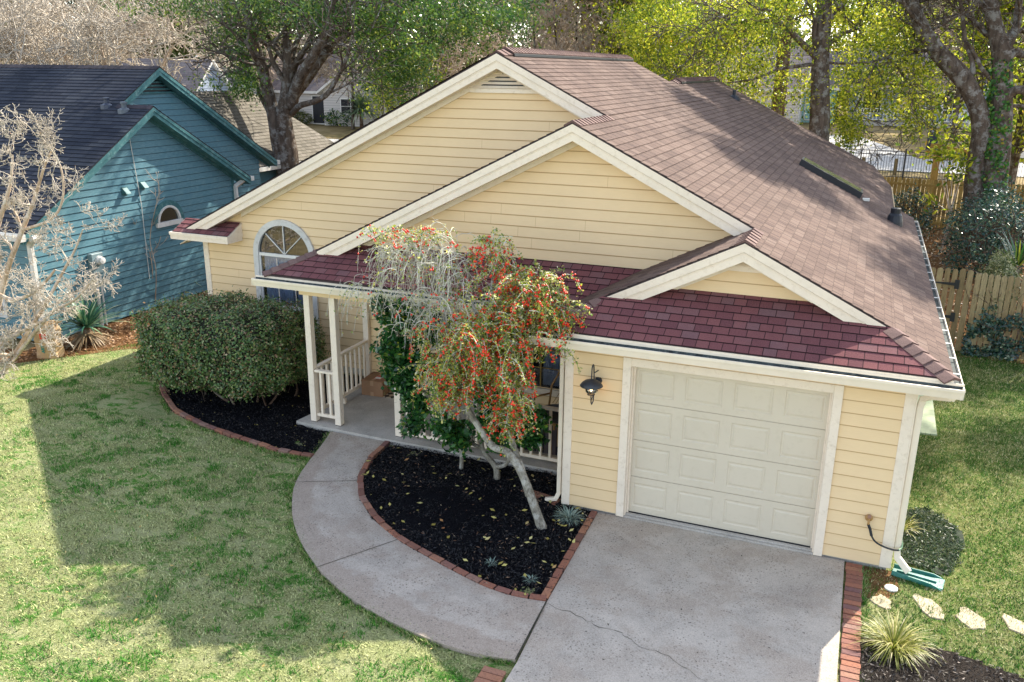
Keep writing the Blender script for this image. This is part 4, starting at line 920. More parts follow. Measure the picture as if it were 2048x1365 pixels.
class Veg:
    def __init__(s, seed): s.rg = np.random.default_rng(seed); s.s = []; s.tips = []; s.V = []
    def limb(s, pts, r, tips=0):
        pts = smoothp(pts, 4); r = np.interp(np.linspace(0, 1, len(pts)), np.linspace(0, 1, len(r)), r)
        for i in range(len(pts)-1): s.s.append((pts[i], pts[i+1], r[i], r[i+1]))
        return pts, r
    def grow(s, p, d, L, r, depth, up=.15, spread=.7, ratio=.72, kids=3, bend=.25, rmin=.004, droop=0, wig=3):
        rg = s.rg; p = np.array(p, float); d = np.array(d, float); d /= np.linalg.norm(d); q = p; rr = r
        for i in range(wig):
            d = d+rg.normal(0, bend, 3)*.6; d[2] += up*.4-droop*.5; d /= np.linalg.norm(d); n_ = q+d*L/wig; r2 = max(rmin, rr*(.88 if depth else .7)); s.s.append((q, n_, rr, r2)); q = n_; rr = r2
            if depth > 0 and i < wig-1 and rg.random() < .75: s._kid(q, d, L, rr*.6, depth, up, spread, ratio, kids, bend, rmin, droop, wig)
            if depth <= 1: s.tips.append(q)
        if depth > 0:
            for k in range(kids-1): s._kid(q, d, L, rr*.78, depth, up, spread, ratio, kids, bend, rmin, droop, wig)
    def _kid(s, q, d, L, rr, depth, up, spread, ratio, kids, bend, rmin, droop, wig):
        e = d+s.rg.normal(0, spread, 3); s.grow(q, e, L*ratio*s.rg.uniform(.75, 1.15), max(rr, rmin), depth-1, up, spread, ratio, kids, bend, rmin, droop, wig)
    def wood(s, name, mat, parent, n=3, lo=0, hi=1e9):
        S_ = [x for x in s.s if lo <= max(x[2], x[3]) < hi]
        if not S_: return None
        V, Fq = seg_mesh([x[0] for x in S_], [x[1] for x in S_], [x[2] for x in S_], [x[3] for x in S_], n); return np_mesh(name, V, Fq, mat, parent, smooth=n > 4)
def crown(name, V_, n, L, W_, sig, mat, parent, seed, up=.5, droop=.3, keep=None, clumps=None):
    rg = np.random.default_rng(seed); T_ = np.array(V_.tips if clumps is None else clumps, float); idx = rg.integers(0, len(T_), n)
    tone = rg.uniform(0, 1, len(T_))
    P = T_[idx]+rg.normal(0, sig, (n, 3))*np.array([1, 1, .8]); V, F = leaf_quads(P, L, W_, rg, up, droop=droop)
    rn = np.clip(tone[idx]*.35+rg.uniform(0, 1, n)*.65, 0, 1)
    return np_mesh(name, V, F, mat, parent, rn)
# leaf and bark materials
M['oakleaf'] = leaf_mat('oak_leaf', [(0, (.02, .06, .015)), (.4, (.05, .13, .025)), (.7, (.14, .24, .035)), (.92, (.36, .40, .07)), (1, (.6, .6, .3))], .42, .3, .6)
M['yleaf'] = leaf_mat('yellow_green_leaf', [(0, (.03, .08, .012)), (.30, (.12, .20, .02)), (.65, (.46, .50, .03)), (.93, (.80, .74, .10)), (1, (.70, .28, .03))], .6, .4)
M['dkleaf'] = leaf_mat('dark_glossy_leaf', [(0, (.010, .04, .015)), (.5, (.03, .12, .03)), (.8, (.08, .22, .035)), (.93, (.30, .38, .05)), (1, (.60, .55, .06))], .3, .25, .8)
M['hedgeleaf'] = leaf_mat('hedge_leaf', [(0, (.03, .08, .025)), (.45, (.11, .22, .06)), (.72, (.24, .32, .09)), (.84, (.30, .34, .15)), (.92, (.34, .15, .07)), (1, (.55, .42, .28))], .3, .3, .6)
M['shrubleaf'] = leaf_mat('blue_green_leaf', [(0, (.010, .035, .03)), (.5, (.025, .08, .06)), (.85, (.07, .15, .09)), (1, (.30, .36, .22))], .3, .25, .7)
M['farleaf'] = leaf_mat('far_leaf', [(0, (.05, .08, .025)), (.45, (.13, .18, .05)), (.8, (.26, .28, .09)), (1, (.45, .42, .20))], .5, .6)
M['pineleaf'] = leaf_mat('pine_needle', [(0, (.035, .07, .03)), (.5, (.09, .15, .05)), (1, (.22, .27, .10))], .4, .6)
M['bark'] = bark_mat('grey_bark', (.035, .025, .02), (.15, .115, .09), (.30, .29, .27), 9)
M['bark2'] = bark_mat('brown_bark', (.045, .028, .02), (.15, .095, .065), (.24, .21, .18), 9)
M['pale'] = bark_mat('pale_bark', (.36, .25, .16), (.66, .52, .40), (.74, .66, .58), 6)
M['twig'] = paint('pale_twig', (.56, .49, .40), .9, .2, 2, 0)
M['twig2'] = paint('brown_twig', (.46, .37, .29), .9, .25, 1, 0)
M['greytwig'] = paint('grey_twig', (.66, .64, .55), .9, .2, 4, 0)
M['mottled'] = bark_mat('mottled_grey_bark', (.10, .085, .065), (.36, .33, .27), (.60, .58, .52), 22, .7)
# ------------------------------------------------------------------ clipped hedge
T = empty('clipped_hedge', (-7.0, 1.9, 0), 'large rounded clipped evergreen hedge in the mulch bed in front of the arched window', 'hedge')
rg = np.random.default_rng(11)
HC, HR = np.array([-7.05, 1.72, .97]), np.array([1.50, 1.03, .74])
def hedge_pts(n, sc, rg):
    a = rg.normal(0, 1, (n, 3)); a /= np.linalg.norm(a, axis=1, keepdims=True)
    e = 4.2; k = (np.abs(a)**e).sum(1)**(-1/e); p = a*k[:, None]
    nz = p.copy(); nz = np.sign(p)*np.abs(p)**(e-1)/HR; nz /= np.linalg.norm(nz, axis=1, keepdims=True)
    lum = 1+.05*np.sin(p[:, 0]*9+p[:, 2]*4)+.045*np.sin(p[:, 1]*11+p[:, 0]*6+1)+.025*np.sin(p[:, 2]*17+p[:, 0]*13)
    q = HC+p*HR*sc*lum[:, None]; q[:, 2] = np.where((q[:, 2] < .45), q[:, 2]+(.45-q[:, 2])*.3, q[:, 2]); return q, nz
P, nz = hedge_pts(52000, 1, rg); P = P+nz*(rg.normal(-.05, .05, (len(P), 1))+np.where(rg.random((len(P), 1)) < .02, .07, 0)); k = P[:, 2] > .30; P, nz = P[k], nz[k]
V, F = leaf_quads(P, .05, .030, rg, .3, nz); np_mesh('foliage', V, F, M['hedgeleaf'], T, rg.uniform(0, 1, len(P)))
vg = Veg(5)
for i in range(26):
    b = np.array([-7.2+rg.uniform(-1.1, 1.35), 1.75+rg.uniform(-.55, .4), 0]); vg.limb([b, b+np.array([rg.normal(0, .15), rg.normal(0, .15), .3]), b+np.array([rg.normal(0, .3), rg.normal(0, .3), .75])], [.028, .02, .01])
P2, n2 = hedge_pts(2600, .93, rg); P2 = P2[P2[:, 2] > .32]
for p in P2: vg.s.append((p, p+rg.normal(0, .09, 3), .005, .003))
vg.wood('stem', M['bark2'], T)
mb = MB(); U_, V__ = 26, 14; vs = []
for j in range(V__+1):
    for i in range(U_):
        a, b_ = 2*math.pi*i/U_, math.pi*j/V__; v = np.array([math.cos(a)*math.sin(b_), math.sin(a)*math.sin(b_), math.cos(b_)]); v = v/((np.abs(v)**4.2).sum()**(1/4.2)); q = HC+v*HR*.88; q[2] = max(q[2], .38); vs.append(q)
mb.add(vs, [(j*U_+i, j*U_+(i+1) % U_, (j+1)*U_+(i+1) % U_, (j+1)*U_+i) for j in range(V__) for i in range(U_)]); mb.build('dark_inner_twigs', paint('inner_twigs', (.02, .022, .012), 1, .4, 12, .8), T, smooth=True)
# ------------------------------------------------------------------ camellia behind the berry tree
T = empty('camellia_shrub', (-1.4, .42, 0), 'glossy dark green shrub on crooked grey stems against the porch railing', 'shrub')
vg = Veg(21); cl = []
def G(u, v, y): return at(u, v, y)
vg.limb([(-1.79, .46, 0), (-1.80, .5, .28), (-1.84, .5, .7), (-2.2, .55, 1.2)], [.035, .028, .024, .012]); vg.limb([(-1.15, .34, 0), (-1.2, .4, .2), (-1.42, .42, .45), (-1.5, .45, .95)], [.055, .045, .035, .015])
vg.limb([(-1.2, .4, .2), (-1.0, .38, .32), (-.95, .4, .7)], [.035, .03, .015]); vg.limb([(-1.42, .42, .45), (-1.9, .5, .6), (-2.5, .5, 1.3), (-2.7, .5, 1.9)], [.03, .025, .018, .01])
for (u, v, y, r_, n) in ((795, 630, .60, .20, 9), (785, 690, .55, .22, 12), (803, 745, .5, .22, 12), (850, 650, .65, .25, 10), (840, 720, .55, .22, 10), (820, 780, .45, .15, 6), (835, 815, .35, .13, 5), (825, 850, .3, .10, 3), (905, 850, .3, .15, 5), (930, 880, .25, .13, 5), (985, 850, .3, .18, 6), (1040, 850, .3, .18, 8), (1070, 835, .35, .15, 6), (1060, 875, .25, .10, 4), (1000, 885, .25, .10, 4), (900, 760, .5, .25, 7), (980, 790, .5, .25, 7)):
    c = G(u, v, y)
    for i in range(n): cl.append(c+vg.rg.normal(0, r_*.55, 3))
vg.wood('stem', M['mottled'], T, 6)
crown('foliage', vg, 14500, .09, .052, .085, M['dkleaf'], T, 3, .8, .3, clumps=cl)
# ------------------------------------------------------------------ the weeping berry tree
T = empty('weeping_holly', (-.06, -.69, 0), 'leaning weeping holly with red berries, grey trunk and bare drooping twigs on its left', 'tree')
vg = Veg(31)
tr = [(-.04, -.72, -.03), (-.14, -.68, .18), G(1045, 950, -.62), G(1015, 905, -.55), G(985, 893, -.5), G(955, 850, -.45), G(937, 822, -.4), G(934, 795, -.4), G(948, 755, -.35), G(960, 700, -.3), G(975, 640, -.2), G(990, 590, -.1)]
tr[0] = np.array(tr[0])
mb = MB(); mb.tube(smoothp(tr, 4), list(np.interp(np.linspace(0, 1, 45), [0, .1, .3, .5, .75, 1], [.080, .060, .050, .044, .036, .018])), 10); mb.build('trunk', M['mottled'], T, smooth=True)
tr2 = [G(1058, 992, -.66), G(1040, 930, -.5), G(1024, 885, -.35), G(1018, 840, -.25), G(1030, 780, -.2), G(1060, 700, -.1), G(1060, 620, 0)]
mb = MB(); mb.tube(smoothp(tr2, 4), list(np.interp(np.linspace(0, 1, 25), [0, .4, 1], [.052, .045, .018])), 10); mb.build('trunk', M['mottled'], T, smooth=True)
lm = [([G(948, 755, -.35), G(905, 690, -.3), G(880, 600, -.2), G(850, 520, -.1), G(810, 480, 0)], [.035, .03, .024, .018, .008]),
      ([G(960, 700, -.3), G(950, 620, -.2), G(900, 530, .1), G(870, 480, .2)], [.03, .024, .016, .008]),
      ([G(975, 640, -.2), G(985, 560, 0), G(980, 490, .1)], [.028, .02, .010]),
      ([G(990, 590, -.1), G(1030, 570, -.1), G(1070, 560, -.1), G(1095, 590, -.1)], [.02, .018, .014, .008]),
      ([G(934, 795, -.4), G(900, 740, -.6), G(880, 700, -.7), G(860, 700, -.8)], [.024, .02, .014, .008]),
      ([G(948, 755, -.35), G(985, 700, -.6), G(1010, 680, -.7), G(1040, 690, -.7)], [.024, .02, .014, .008])]
for pts, r_ in lm: vg.limb(pts, r_)
vg.wood('branch', M['mottled'], T, 6)
rg = np.random.default_rng(77)
def strands(n, hubs, seg, SEG, LF, BR, leafp, berryp, lw):
    for i in range(n):
        (u, v, y, su, sv, sy, drop) = hubs[rg.integers(0, len(hubs))]; hv = 2.3 if rg.random() < .34 else .35
        p = G(u+rg.normal(0, su), v+rg.normal(0, sv), y+rg.normal(0, sy)); a = rg.uniform(0, 6.283); d = np.array([math.cos(a), math.sin(a), rg.uniform(.1, .7)]); Ln = drop*rg.uniform(.45, 1.1); st = .045; k = int(Ln/st)
        for j in range(k):
            d = d+rg.normal(0, .10, 3); d[2] -= .22; d[:2] *= .93; dn = d/np.linalg.norm(d); q = p+dn*st; SEG.append((p, q, .0042*(1-j/k*.6)+.001, .0038*(1-j/k*.6)+.001))
            if rg.random() < .42: # side twiglet
                e = dn*.6+rg.normal(0, .5, 3); e /= np.linalg.norm(e); q2 = q+e*rg.uniform(.03, .10); SEG.append((q, q2, .0026, .0018))
                for t in (.4, .8, 1):
                    if rg.random() < leafp: LF.append(q+(q2-q)*t)
            for _ in range(2):
                if rg.random() < leafp: LF.append(q+rg.normal(0, .012, 3))
            if rg.random() < berryp*hv*(.4+1.2*j/k):
                for _ in range(rg.integers(1, 4)): BR.append(q+rg.normal(0, .016, 3))
            p = q
S1, S2, LF, BR = [], [], [], []
bare = [(802, 490, .1, 22, 12, .15, .90), (855, 480, .05, 28, 14, .2, 1.0), (900, 520, 0, 26, 18, .2, .85), (840, 530, -.1, 32, 20, .2, .85), (775, 505, .1, 8, 12, .1, .5), (880, 600, -.2, 35, 25, .2, .7), (920, 600, -.2, 40, 30, .25, .7), (830, 620, -.2, 40, 25, .2, .55)]
strands(350, bare, 0, S1, LF, BR, .07, .012, 0)
strands(26, [(650, 545, .3, 25, 10, .15, .35), (720, 575, .2, 15, 8, .1, .8)][1:], 0, S1, LF, BR, .10, .005, 0)
top = [(790, 468, .1, 32, 7, .15, .35), (850, 470, .1, 25, 7, .15, .3), (985, 485, .1, 16, 9, .1, .55), (975, 520, .05, 20, 15, .1, .6), (1000, 560, 0, 30, 15, .15, .5)]
strands(150, top, 0, S1, LF, BR, .62, .30, 0)
full = [(1065, 560, -.1, 26, 12, .15, .5), (1088, 600, -.15, 14, 14, .12, .48), (1040, 600, -.2, 35, 22, .2, .6), (1000, 640, -.4, 35, 20, .2, .6), (960, 660, -.55, 35, 18, .2, .7), (920, 680, -.6, 30, 16, .2, .65), (1015, 690, -.5, 28, 22, .15, .55), (890, 740, -.7, 22, 18, .15, .45), (900, 790, -.7, 20, 12, .12, .3), (980, 740, -.6, 40, 25, .2, .55), (1020, 770, -.5, 20, 20, .12, .42), (1015, 830, -.45, 12, 20, .08, .4), (1105, 640, -.2, 7, 16, .06, .42), (1050, 640, -.4, 35, 25, .2, .5)]
strands(900, full, 0, S2, LF, BR, .85, .33, 0)
M['holtwig'] = paint('holly_twig', (.26, .23, .14), .9, .2, 4, 0)
for nm, SS, mt_ in (('bare_twigs', S1, M['greytwig']), ('twigs', S2, M['holtwig'])):
    if nm == 'twigs':
        hf = len(SS)//2; V, F = seg_mesh([s[0] for s in SS[:hf]], [s[1] for s in SS[:hf]], [s[2]*1.15 for s in SS[:hf]], [s[3]*1.15 for s in SS[:hf]]); np_mesh('pale_twigs', V, F, M['greytwig'], T); SS = SS[hf:]
    V, F = seg_mesh([s[0] for s in SS], [s[1] for s in SS], [s[2] for s in SS], [s[3] for s in SS]); np_mesh(nm, V, F, mt_, T)
LF = np.array(LF); LF = np.concatenate([LF, LF+rg.normal(0, .018, LF.shape)]); V, F = leaf_quads(LF, .038, .021, rg, .8)
M['hollyleaf'] = leaf_mat('small_holly_leaf', [(0, (.06, .15, .02)), (.35, (.22, .36, .05)), (.65, (.62, .60, .08)), (.88, (.85, .78, .28)), (1, (.92, .90, .70))], .45, .35, .5)
np_mesh('foliage', V, F, M['hollyleaf'], T, rg.uniform(0, 1, len(LF)))
BR = np.array(BR); o6 = np.array([(1, 0, 0), (0, 1, 0), (-1, 0, 0), (0, -1, 0), (0, 0, 1), (0, 0, -1)]); f8 = np.array([(0, 1, 4), (1, 2, 4), (2, 3, 4), (3, 0, 4), (1, 0, 5), (2, 1, 5), (3, 2, 5), (0, 3, 5)])
V = (BR[:, None]+o6[None]*rg.uniform(.014, .021, (len(BR), 1, 1))).reshape(-1, 3); F = (np.arange(len(BR))[:, None, None]*6+f8[None]).reshape(-1, 3)
o = np_mesh('berries', V, F, paint('red_berry', (.90, .045, .012), .3, .2, 8, 0, spec=.6), T, smooth=True); o['kind'] = 'stuff'
# ------------------------------------------------------------------ tufts, clumps, yuccas
def blades(c, n, Lr, Wd, rg, lean=(.2, 1.0), arch=.6, r0=.05, seg=5):
    V, F, Rn = [], [], []
    for i in range(n):
        a = rg.uniform(0, 6.283); t = rg.uniform(*lean); L = rg.uniform(*Lr); out = np.array([math.cos(a), math.sin(a), 0]); sd = np.array([-math.sin(a), math.cos(a), 0]); p = np.array(c)+out*rg.uniform(0, r0); th = t; b = len(V); rn = rg.random()
        for j in range(seg+1):
            w_ = Wd*(1-(j/seg)**1.6)*.5+.0006; V += [p+sd*w_, p-sd*w_]; p = p+(out*math.sin(th)+np.array([0, 0, 1])*math.cos(th))*L/seg; th += arch*rg.uniform(.5, 1.4)/seg*2
        for j in range(seg): F.append((b+2*j, b+2*j+1, b+2*j+3, b+2*j+2)); Rn.append(rn)
    V = np.array(V); V[:, 2] = np.maximum(V[:, 2], .01); return V, np.array(F), Rn
rg = np.random.default_rng(5)
M['clumpleaf'] = leaf_mat('monkey_grass', [(0, (.10, .14, .02)), (.45, (.34, .36, .06)), (.8, (.60, .55, .20)), (1, (.62, .54, .36))], .4)
c = atz(1775, 1300); V, F, Rn = blades((c[0]+.05, c[1]+.02, .02), 420, (.22, .46), .012, rg, (.15, 1.1), .8, .14); o = np_mesh('grass_clump', V, F, M['clumpleaf'], None, Rn); tag(o, 'arching yellow-green grass clump at the edge of the side mulch bed', 'ornamental grass')
M['silver'] = leaf_mat('silver_leaf', [(0, (.12, .20, .17)), (.6, (.27, .37, .32)), (1, (.45, .52, .42))], .2)
for (u, v, n, L, lab) in ((1138, 1038, 330, (.06, .20), 'silvery blue-green tuft in the mulch beside the garage wall'), (1062, 1162, 45, (.05, .12), 'tiny silvery tuft near the corner of the mulch bed by the driveway'), (983, 1128, 38, (.04, .10), 'tiny silvery tuft in the middle of the lower mulch bed')):
    c = atz(u, v, .03); V, F, Rn = blades((c[0], c[1], .03), n, L, .010, rg, (.1, 1.4), .7, .12 if n > 100 else .05); o = np_mesh('silver_plant', V, F, M['silver'], None, Rn); tag(o, lab, 'plant')
M['yucca'] = leaf_mat('yucca_leaf', [(0, (.02, .09, .06)), (.5, (.06, .18, .11)), (.85, (.20, .32, .17)), (1, (.50, .52, .30))], .15, .35)
M['deadleaf'] = leaf_mat('dead_yucca_leaf', [(0, (.20, .13, .07)), (1, (.48, .36, .22))], .15)
for (u, v, sc, lab) in ((178, 690, 1.3, 'spiky dark green yucca beside the white downspout elbow of the teal house'), (375, 585, .95, 'smaller spiky yucca at the back of the strip between the two houses')):
    c = atz(u, v, 0); T = empty('yucca', (float(c[0]), float(c[1]), 0), lab, 'yucca', 'yuccas along the teal wall')
    V, F, Rn = blades((c[0], c[1], .30*sc), 150, (.45*sc, .85*sc), .040*sc, rg, (.1, 1.35), .35, .06, 4); np_mesh('foliage', V, F, M['yucca'], T, Rn)
    V, F, Rn = blades((c[0], c[1], .22*sc), 110, (.35*sc, .62*sc), .026*sc, rg, (1.6, 2.2), .3, .08, 4); np_mesh('dead_leaves', V, F, M['deadleaf'], T, Rn)
    mb = MB(); mb.tube([(c[0], c[1], -.02), (c[0], c[1], .3*sc)], [.07*sc, .06*sc], 8); mb.build('trunk', M['bark2'], T)
# ------------------------------------------------------------------ lawn grass (blades) and fallen leaves
def inpoly(P, X, Y):
    P = np.array(P); c = np.zeros(len(X), bool); j = len(P)-1
    for i in range(len(P)):
        k = ((P[i, 1] > Y) != (P[j, 1] > Y)); xx = (P[j, 0]-P[i, 0])*(Y-P[i, 1])/(P[j, 1]-P[i, 1]+1e-12)+P[i, 0]; c ^= k & (X < xx); j = i
    return c
rg = np.random.default_rng(99)
walkpoly = list(map(tuple, A))+list(map(tuple, B[::-1]))
def nz2(X, Y, f, seed):
    r2 = np.random.default_rng(seed); o = 0
    for k in range(7):
        a = r2.uniform(0, 6.28); ff = f*r2.uniform(.6, 2.2); o = o+np.sin(ff*(X*math.cos(a)+Y*math.sin(a))+r2.uniform(0, 6.28)+1.3*np.sin(ff*.6*(X*math.sin(a)-Y*math.cos(a))))
    return o/2.6
def grass(name, x0, x1, y0, y1, n, mat, side):
    X, Y = rg.uniform(x0, x1, n), rg.uniform(y0, y1, n)
    k = ~inpoly(walkpoly, X, Y) & ~inpoly(m2poly, X, Y) & ~inpoly(m1poly, X, Y) & ~((X > .34) & (X < 3.93) & (Y < .02)) & ~((X > -9.0) & (X < 4.25) & (Y > .2)) & ~inpoly(rbed, X, Y) & ~((X > 4.1) & (X < 5.1) & (Y > -.1) & (Y < 2.1) & (rg.random(n) < .55)) & ~((X > 4.3) & (X < 5.0) & (Y > 4.7) & (Y < 7.4))
    k &= ~((X < -10.6) & (Y > (X+12.3)*1.7+1.0))
    g = nz2(X, Y, 4.2, 5)+.7*nz2(X, Y, 13, 8)
    dens = np.where(g > .35, 1.0, np.where(g > -.6, .75, .35)) if not side else .9
    k &= rg.random(n) < dens
    X, Y, g = X[k], Y[k], g[k]; n = len(X)
    big = nz2(X, Y, .9, 33); isg = ((g > .55) & (big > -.35))*.72+.06 if not side else (g > -.1)*.40+.20
    green = rg.random(n) < isg
    h = np.where(green, rg.uniform(.022, .062, n), rg.uniform(.012, .036, n)); a = rg.uniform(0, 6.283, n); ln = rg.uniform(.2, 1.8, n)*h; w_ = rg.uniform(.0035, .007, n)
    dx, dy = np.cos(a), np.sin(a); B0 = np.stack([X-dy*w_, Y+dx*w_, np.zeros(n)], 1); B1 = np.stack([X+dy*w_, Y-dx*w_, np.zeros(n)], 1); T_ = np.stack([X+dx*ln, Y+dy*ln, h], 1)
    V = np.stack([B0, B1, T_], 1).reshape(-1, 3); rn = np.where(green, rg.uniform(0, .38, n), np.where(rg.random(n) < .16, .47, rg.uniform(.5, 1, n)))
    o = np_mesh(name, V, np.arange(3*n).reshape(n, 3), mat, None, rn); tag(o, kind='stuff'); return o
def edge_grass(name, pts, n, off, mat, label):
    P = np.array(pts, float); t = rg.uniform(0, len(P)-1.001, n); i = t.astype(int); f = (t-i)[:, None]; Q = P[i]*(1-f)+P[i+1]*f+rg.normal(0, off, (n, 2)); dens = nz2(Q[:, 0], Q[:, 1], 8, 12) > -.5; Q = Q[dens]; n = len(Q)
    h = rg.uniform(.02, .06, n); a = rg.uniform(0, 6.283, n); ln = rg.uniform(.3, 1.5, n)*h; w_ = rg.uniform(.004, .008, n); dx, dy = np.cos(a), np.sin(a); X, Y = Q[:, 0], Q[:, 1]
    V = np.stack([np.stack([X-dy*w_, Y+dx*w_, np.zeros(n)], 1), np.stack([X+dy*w_, Y-dx*w_, np.zeros(n)], 1), np.stack([X+dx*ln, Y+dy*ln, h], 1)], 1).reshape(-1, 3)
    o = np_mesh(name, V, np.arange(3*n).reshape(n, 3), mat, None, rg.uniform(.05, .9, n)); tag(o, label, 'grass', kind='stuff')
M['grass'] = leaf_mat('grass_blade', [(0, (.02, .12, .01)), (.2, (.05, .24, .018)), (.42, (.14, .36, .04)), (.45, (.08, .09, .04)), (.49, (.09, .09, .05)), (.52, (.24, .26, .10)), (.75, (.48, .50, .20)), (1, (.80, .82, .42))], .35, .6, .2)
o = grass('grass', -12.2, 4.0, -5.5, 3.6, 330000, M['grass'], False); o['label'] = 'dormant straw-coloured front lawn with green clover patches'; o['category'] = 'grass'
M['grass2'] = leaf_mat('side_grass_blade', [(0, (.015, .07, .01)), (.25, (.06, .19, .02)), (.42, (.16, .30, .05)), (.47, (.10, .10, .04)), (.52, (.26, .30, .09)), (.78, (.48, .48, .20)), (1, (.84, .76, .46))], .35, .6, .2)
o = grass('grass', 3.9, 10.5, -4.5, 10.2, 260000, M['grass2'], True); o['label'] = 'greener side lawn between the garage wall and the gate'; o['category'] = 'grass'
edge_grass('edge_grass', A, 9000, .035, M['grass'], 'ragged grass creeping over the outer edge of the walkway')
edge_grass('edge_grass', [(3.905, -.1), (3.9, -4)], 2500, .03, M['grass'], 'ragged grass along the brick strip by the driveway')
edge_grass('edge_grass', np.array(b1o)+np.array([[-.03, -.03]]), 3500, .03, M['grass'], 'ragged grass along the brick edging of the hedge bed')
def scatter(name, n, inside, bb, L, W_, mat, z, label, cat, seed, up=3.0):
    r2 = np.random.default_rng(seed); P = []
    while len(P) < n:
        x, y = r2.uniform(bb[0], bb[2]), r2.uniform(bb[1], bb[3])
        if inside(x, y): P.append((x, y, z+r2.uniform(0, .012)))
    P = np.array(P); V, F = leaf_quads(P, L, W_, r2, up, jit=.8); V[:, 2] = np.maximum(V[:, 2], z*.6); o = np_mesh(name, V, F, mat, None, r2.uniform(0, 1, n)); tag(o, label, cat, kind='stuff'); return o
M['fallen2x'] = leaf_mat('brown_chip', [(0, (.10, .05, .03)), (.7, (.26, .15, .09)), (1, (.50, .42, .30))], 0, .8)
M['chip'] = leaf_mat('mulch_chip', [(0, (.003, .003, .004)), (.6, (.012, .012, .015)), (.93, (.035, .033, .035)), (1, (.14, .10, .07))], 0, .8)
M['fallen'] = leaf_mat('fallen_leaf', [(0, (.30, .24, .05)), (.5, (.58, .50, .14)), (.8, (.66, .60, .26)), (1, (.38, .15, .05))], .1, .6)
scatter('brown_chips', 380, in2, bb2, .05, .014, M['fallen2x'], .055, 'brown wood chips and twig bits over the black mulch', 'mulch', 21, 2.0)
scatter('mulch_chips', 14000, in2, bb2, .045, .012, M['chip'], .045, 'black shredded bark over the mulch bed by the walkway', 'mulch', 1, 1.0)
scatter('mulch_chips', 9000, in1, bb1, .045, .012, M['chip'], .035, 'black shredded bark over the mulch bed under the hedge', 'mulch', 2, 1.0)
M['chip2'] = leaf_mat('grey_mulch_chip', [(0, (.02, .016, .014)), (.6, (.09, .075, .06)), (1, (.28, .23, .20))], 0, .8)
scatter('mulch_chips', 12000, in3, bb3, .05, .013, M['chip2'], .055, 'weathered grey bark over the side mulch bed', 'mulch', 3, 1.0)
scatter('fallen_leaves', 95, in2, bb2, .078, .042, M['fallen'], .065, 'yellow leaves fallen on the black mulch below the berry tree', 'leaves', 4, 4.0)
scatter('fallen_leaves', 160, in1, bb1, .03, .018, M['fallen'], .05, 'small yellow leaves fallen on the mulch below the hedge', 'leaves', 5, 3.0)
def in_l(x, y): return not (x > -4.2 and y > -3.3-(x+1)*.2) and y < 1.5 and not (x > -9 and y > .2-(x+9)*.1) and x > -11.5
M['fallen2'] = leaf_mat('lawn_leaf', [(0, (.30, .16, .05)), (.5, (.50, .34, .10)), (1, (.55, .45, .2))], .1, .6)
scatter('fallen_leaves', 260, in_l, (-11.5, -5, 3.4, 1.5), .045, .02, M['fallen2'], .03, 'small tan leaves scattered over the front lawn', 'leaves', 6, 3.0)
def in_p(x, y): return (x > .65 and x < 3.6 and y < -.1)
M['speck'] = paint('dark_debris', (.02, .018, .014), .9)
scatter('fallen_leaves', 45, in_p, (.6, -4, 3.6, 0), .03, .012, M['speck'], .034, 'dark specks of leaf debris on the driveway', 'leaves', 7, 6.0)
# ================================================================== THE TEAL HOUSE (left neighbour)
TH = empty('teal_house', (-16, 6, 0), 'teal lap-sided neighbour house with dark shingle roof and two stepped gables', 'house')
TX1, TX2 = -12.35, -13.40; tw1, tw2 = -12.68, -13.72; ts = .61
zT = lambda y: 2.5+ts*(y-2.15)
tp1, tp2 = 6.05, 7.5; tz1, tz2 = zT(tp1), zT(tp2)
SY, SZ, SN = (0, 1, 0), (0, 0, 1), (1, 0, 0)
def th_hole(z):
    r = .34; zc = 2.09
    if zc-.02 < z < zc+r: w_ = math.sqrt(max(r*r-(z-zc)**2, 0)); return [(6.47-w_, 6.47+w_)]
    return []
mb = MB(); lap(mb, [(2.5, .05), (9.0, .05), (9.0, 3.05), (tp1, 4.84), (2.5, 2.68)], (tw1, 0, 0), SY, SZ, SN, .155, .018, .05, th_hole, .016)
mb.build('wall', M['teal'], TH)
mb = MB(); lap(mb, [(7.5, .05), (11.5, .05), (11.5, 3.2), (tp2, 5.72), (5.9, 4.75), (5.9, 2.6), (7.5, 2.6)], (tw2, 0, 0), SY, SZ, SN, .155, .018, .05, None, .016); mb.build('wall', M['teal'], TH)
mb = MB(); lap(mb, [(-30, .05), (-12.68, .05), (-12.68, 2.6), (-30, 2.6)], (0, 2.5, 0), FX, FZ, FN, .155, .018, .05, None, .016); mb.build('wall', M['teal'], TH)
mb = MB(); mb.box((-30, 11.45, .05), (tw2, 11.5, 3.1)); mb.box((tw2, 8.95, .05), (tw1, 9.0, 3.0)); mb.box((-30, 2.5, .05), (-29.95, 11.5, 3)); mb.build('wall', M['teal'], TH)
mb = MB(); mb.box((tw1+.001, 2.47, .05), (tw1+.025, 2.57, 2.6)); mb.box((tw1-.08, 2.475, .05), (tw1+.001, 2.50, 2.6)); mb.build('corner_board', M['tealtrim'], TH); mb = MB(); mb.box((tw1+.001, 8.93, .05), (tw1+.025, 9.02, 3.05)); mb.build('corner_board', M['tealtrim'], TH)
tr_, td_ = MB(), MB(); TL = math.hypot(1, ts)
for q in ([(-30, 2.15), (TX1, 2.15), (TX1, tp1), (-30, tp1)], [(-30, tp1), (TX2, tp1), (TX2, tp2), (-30, tp2)]):
    q = [(x, y, zT(y)) for x, y in q]; slope_poly(tr_, q, (0, 2.15, 2.5), (1, 0, 0), (0, 1/TL, ts/TL), (0, -ts/TL, 1/TL)); deck(td_, q)
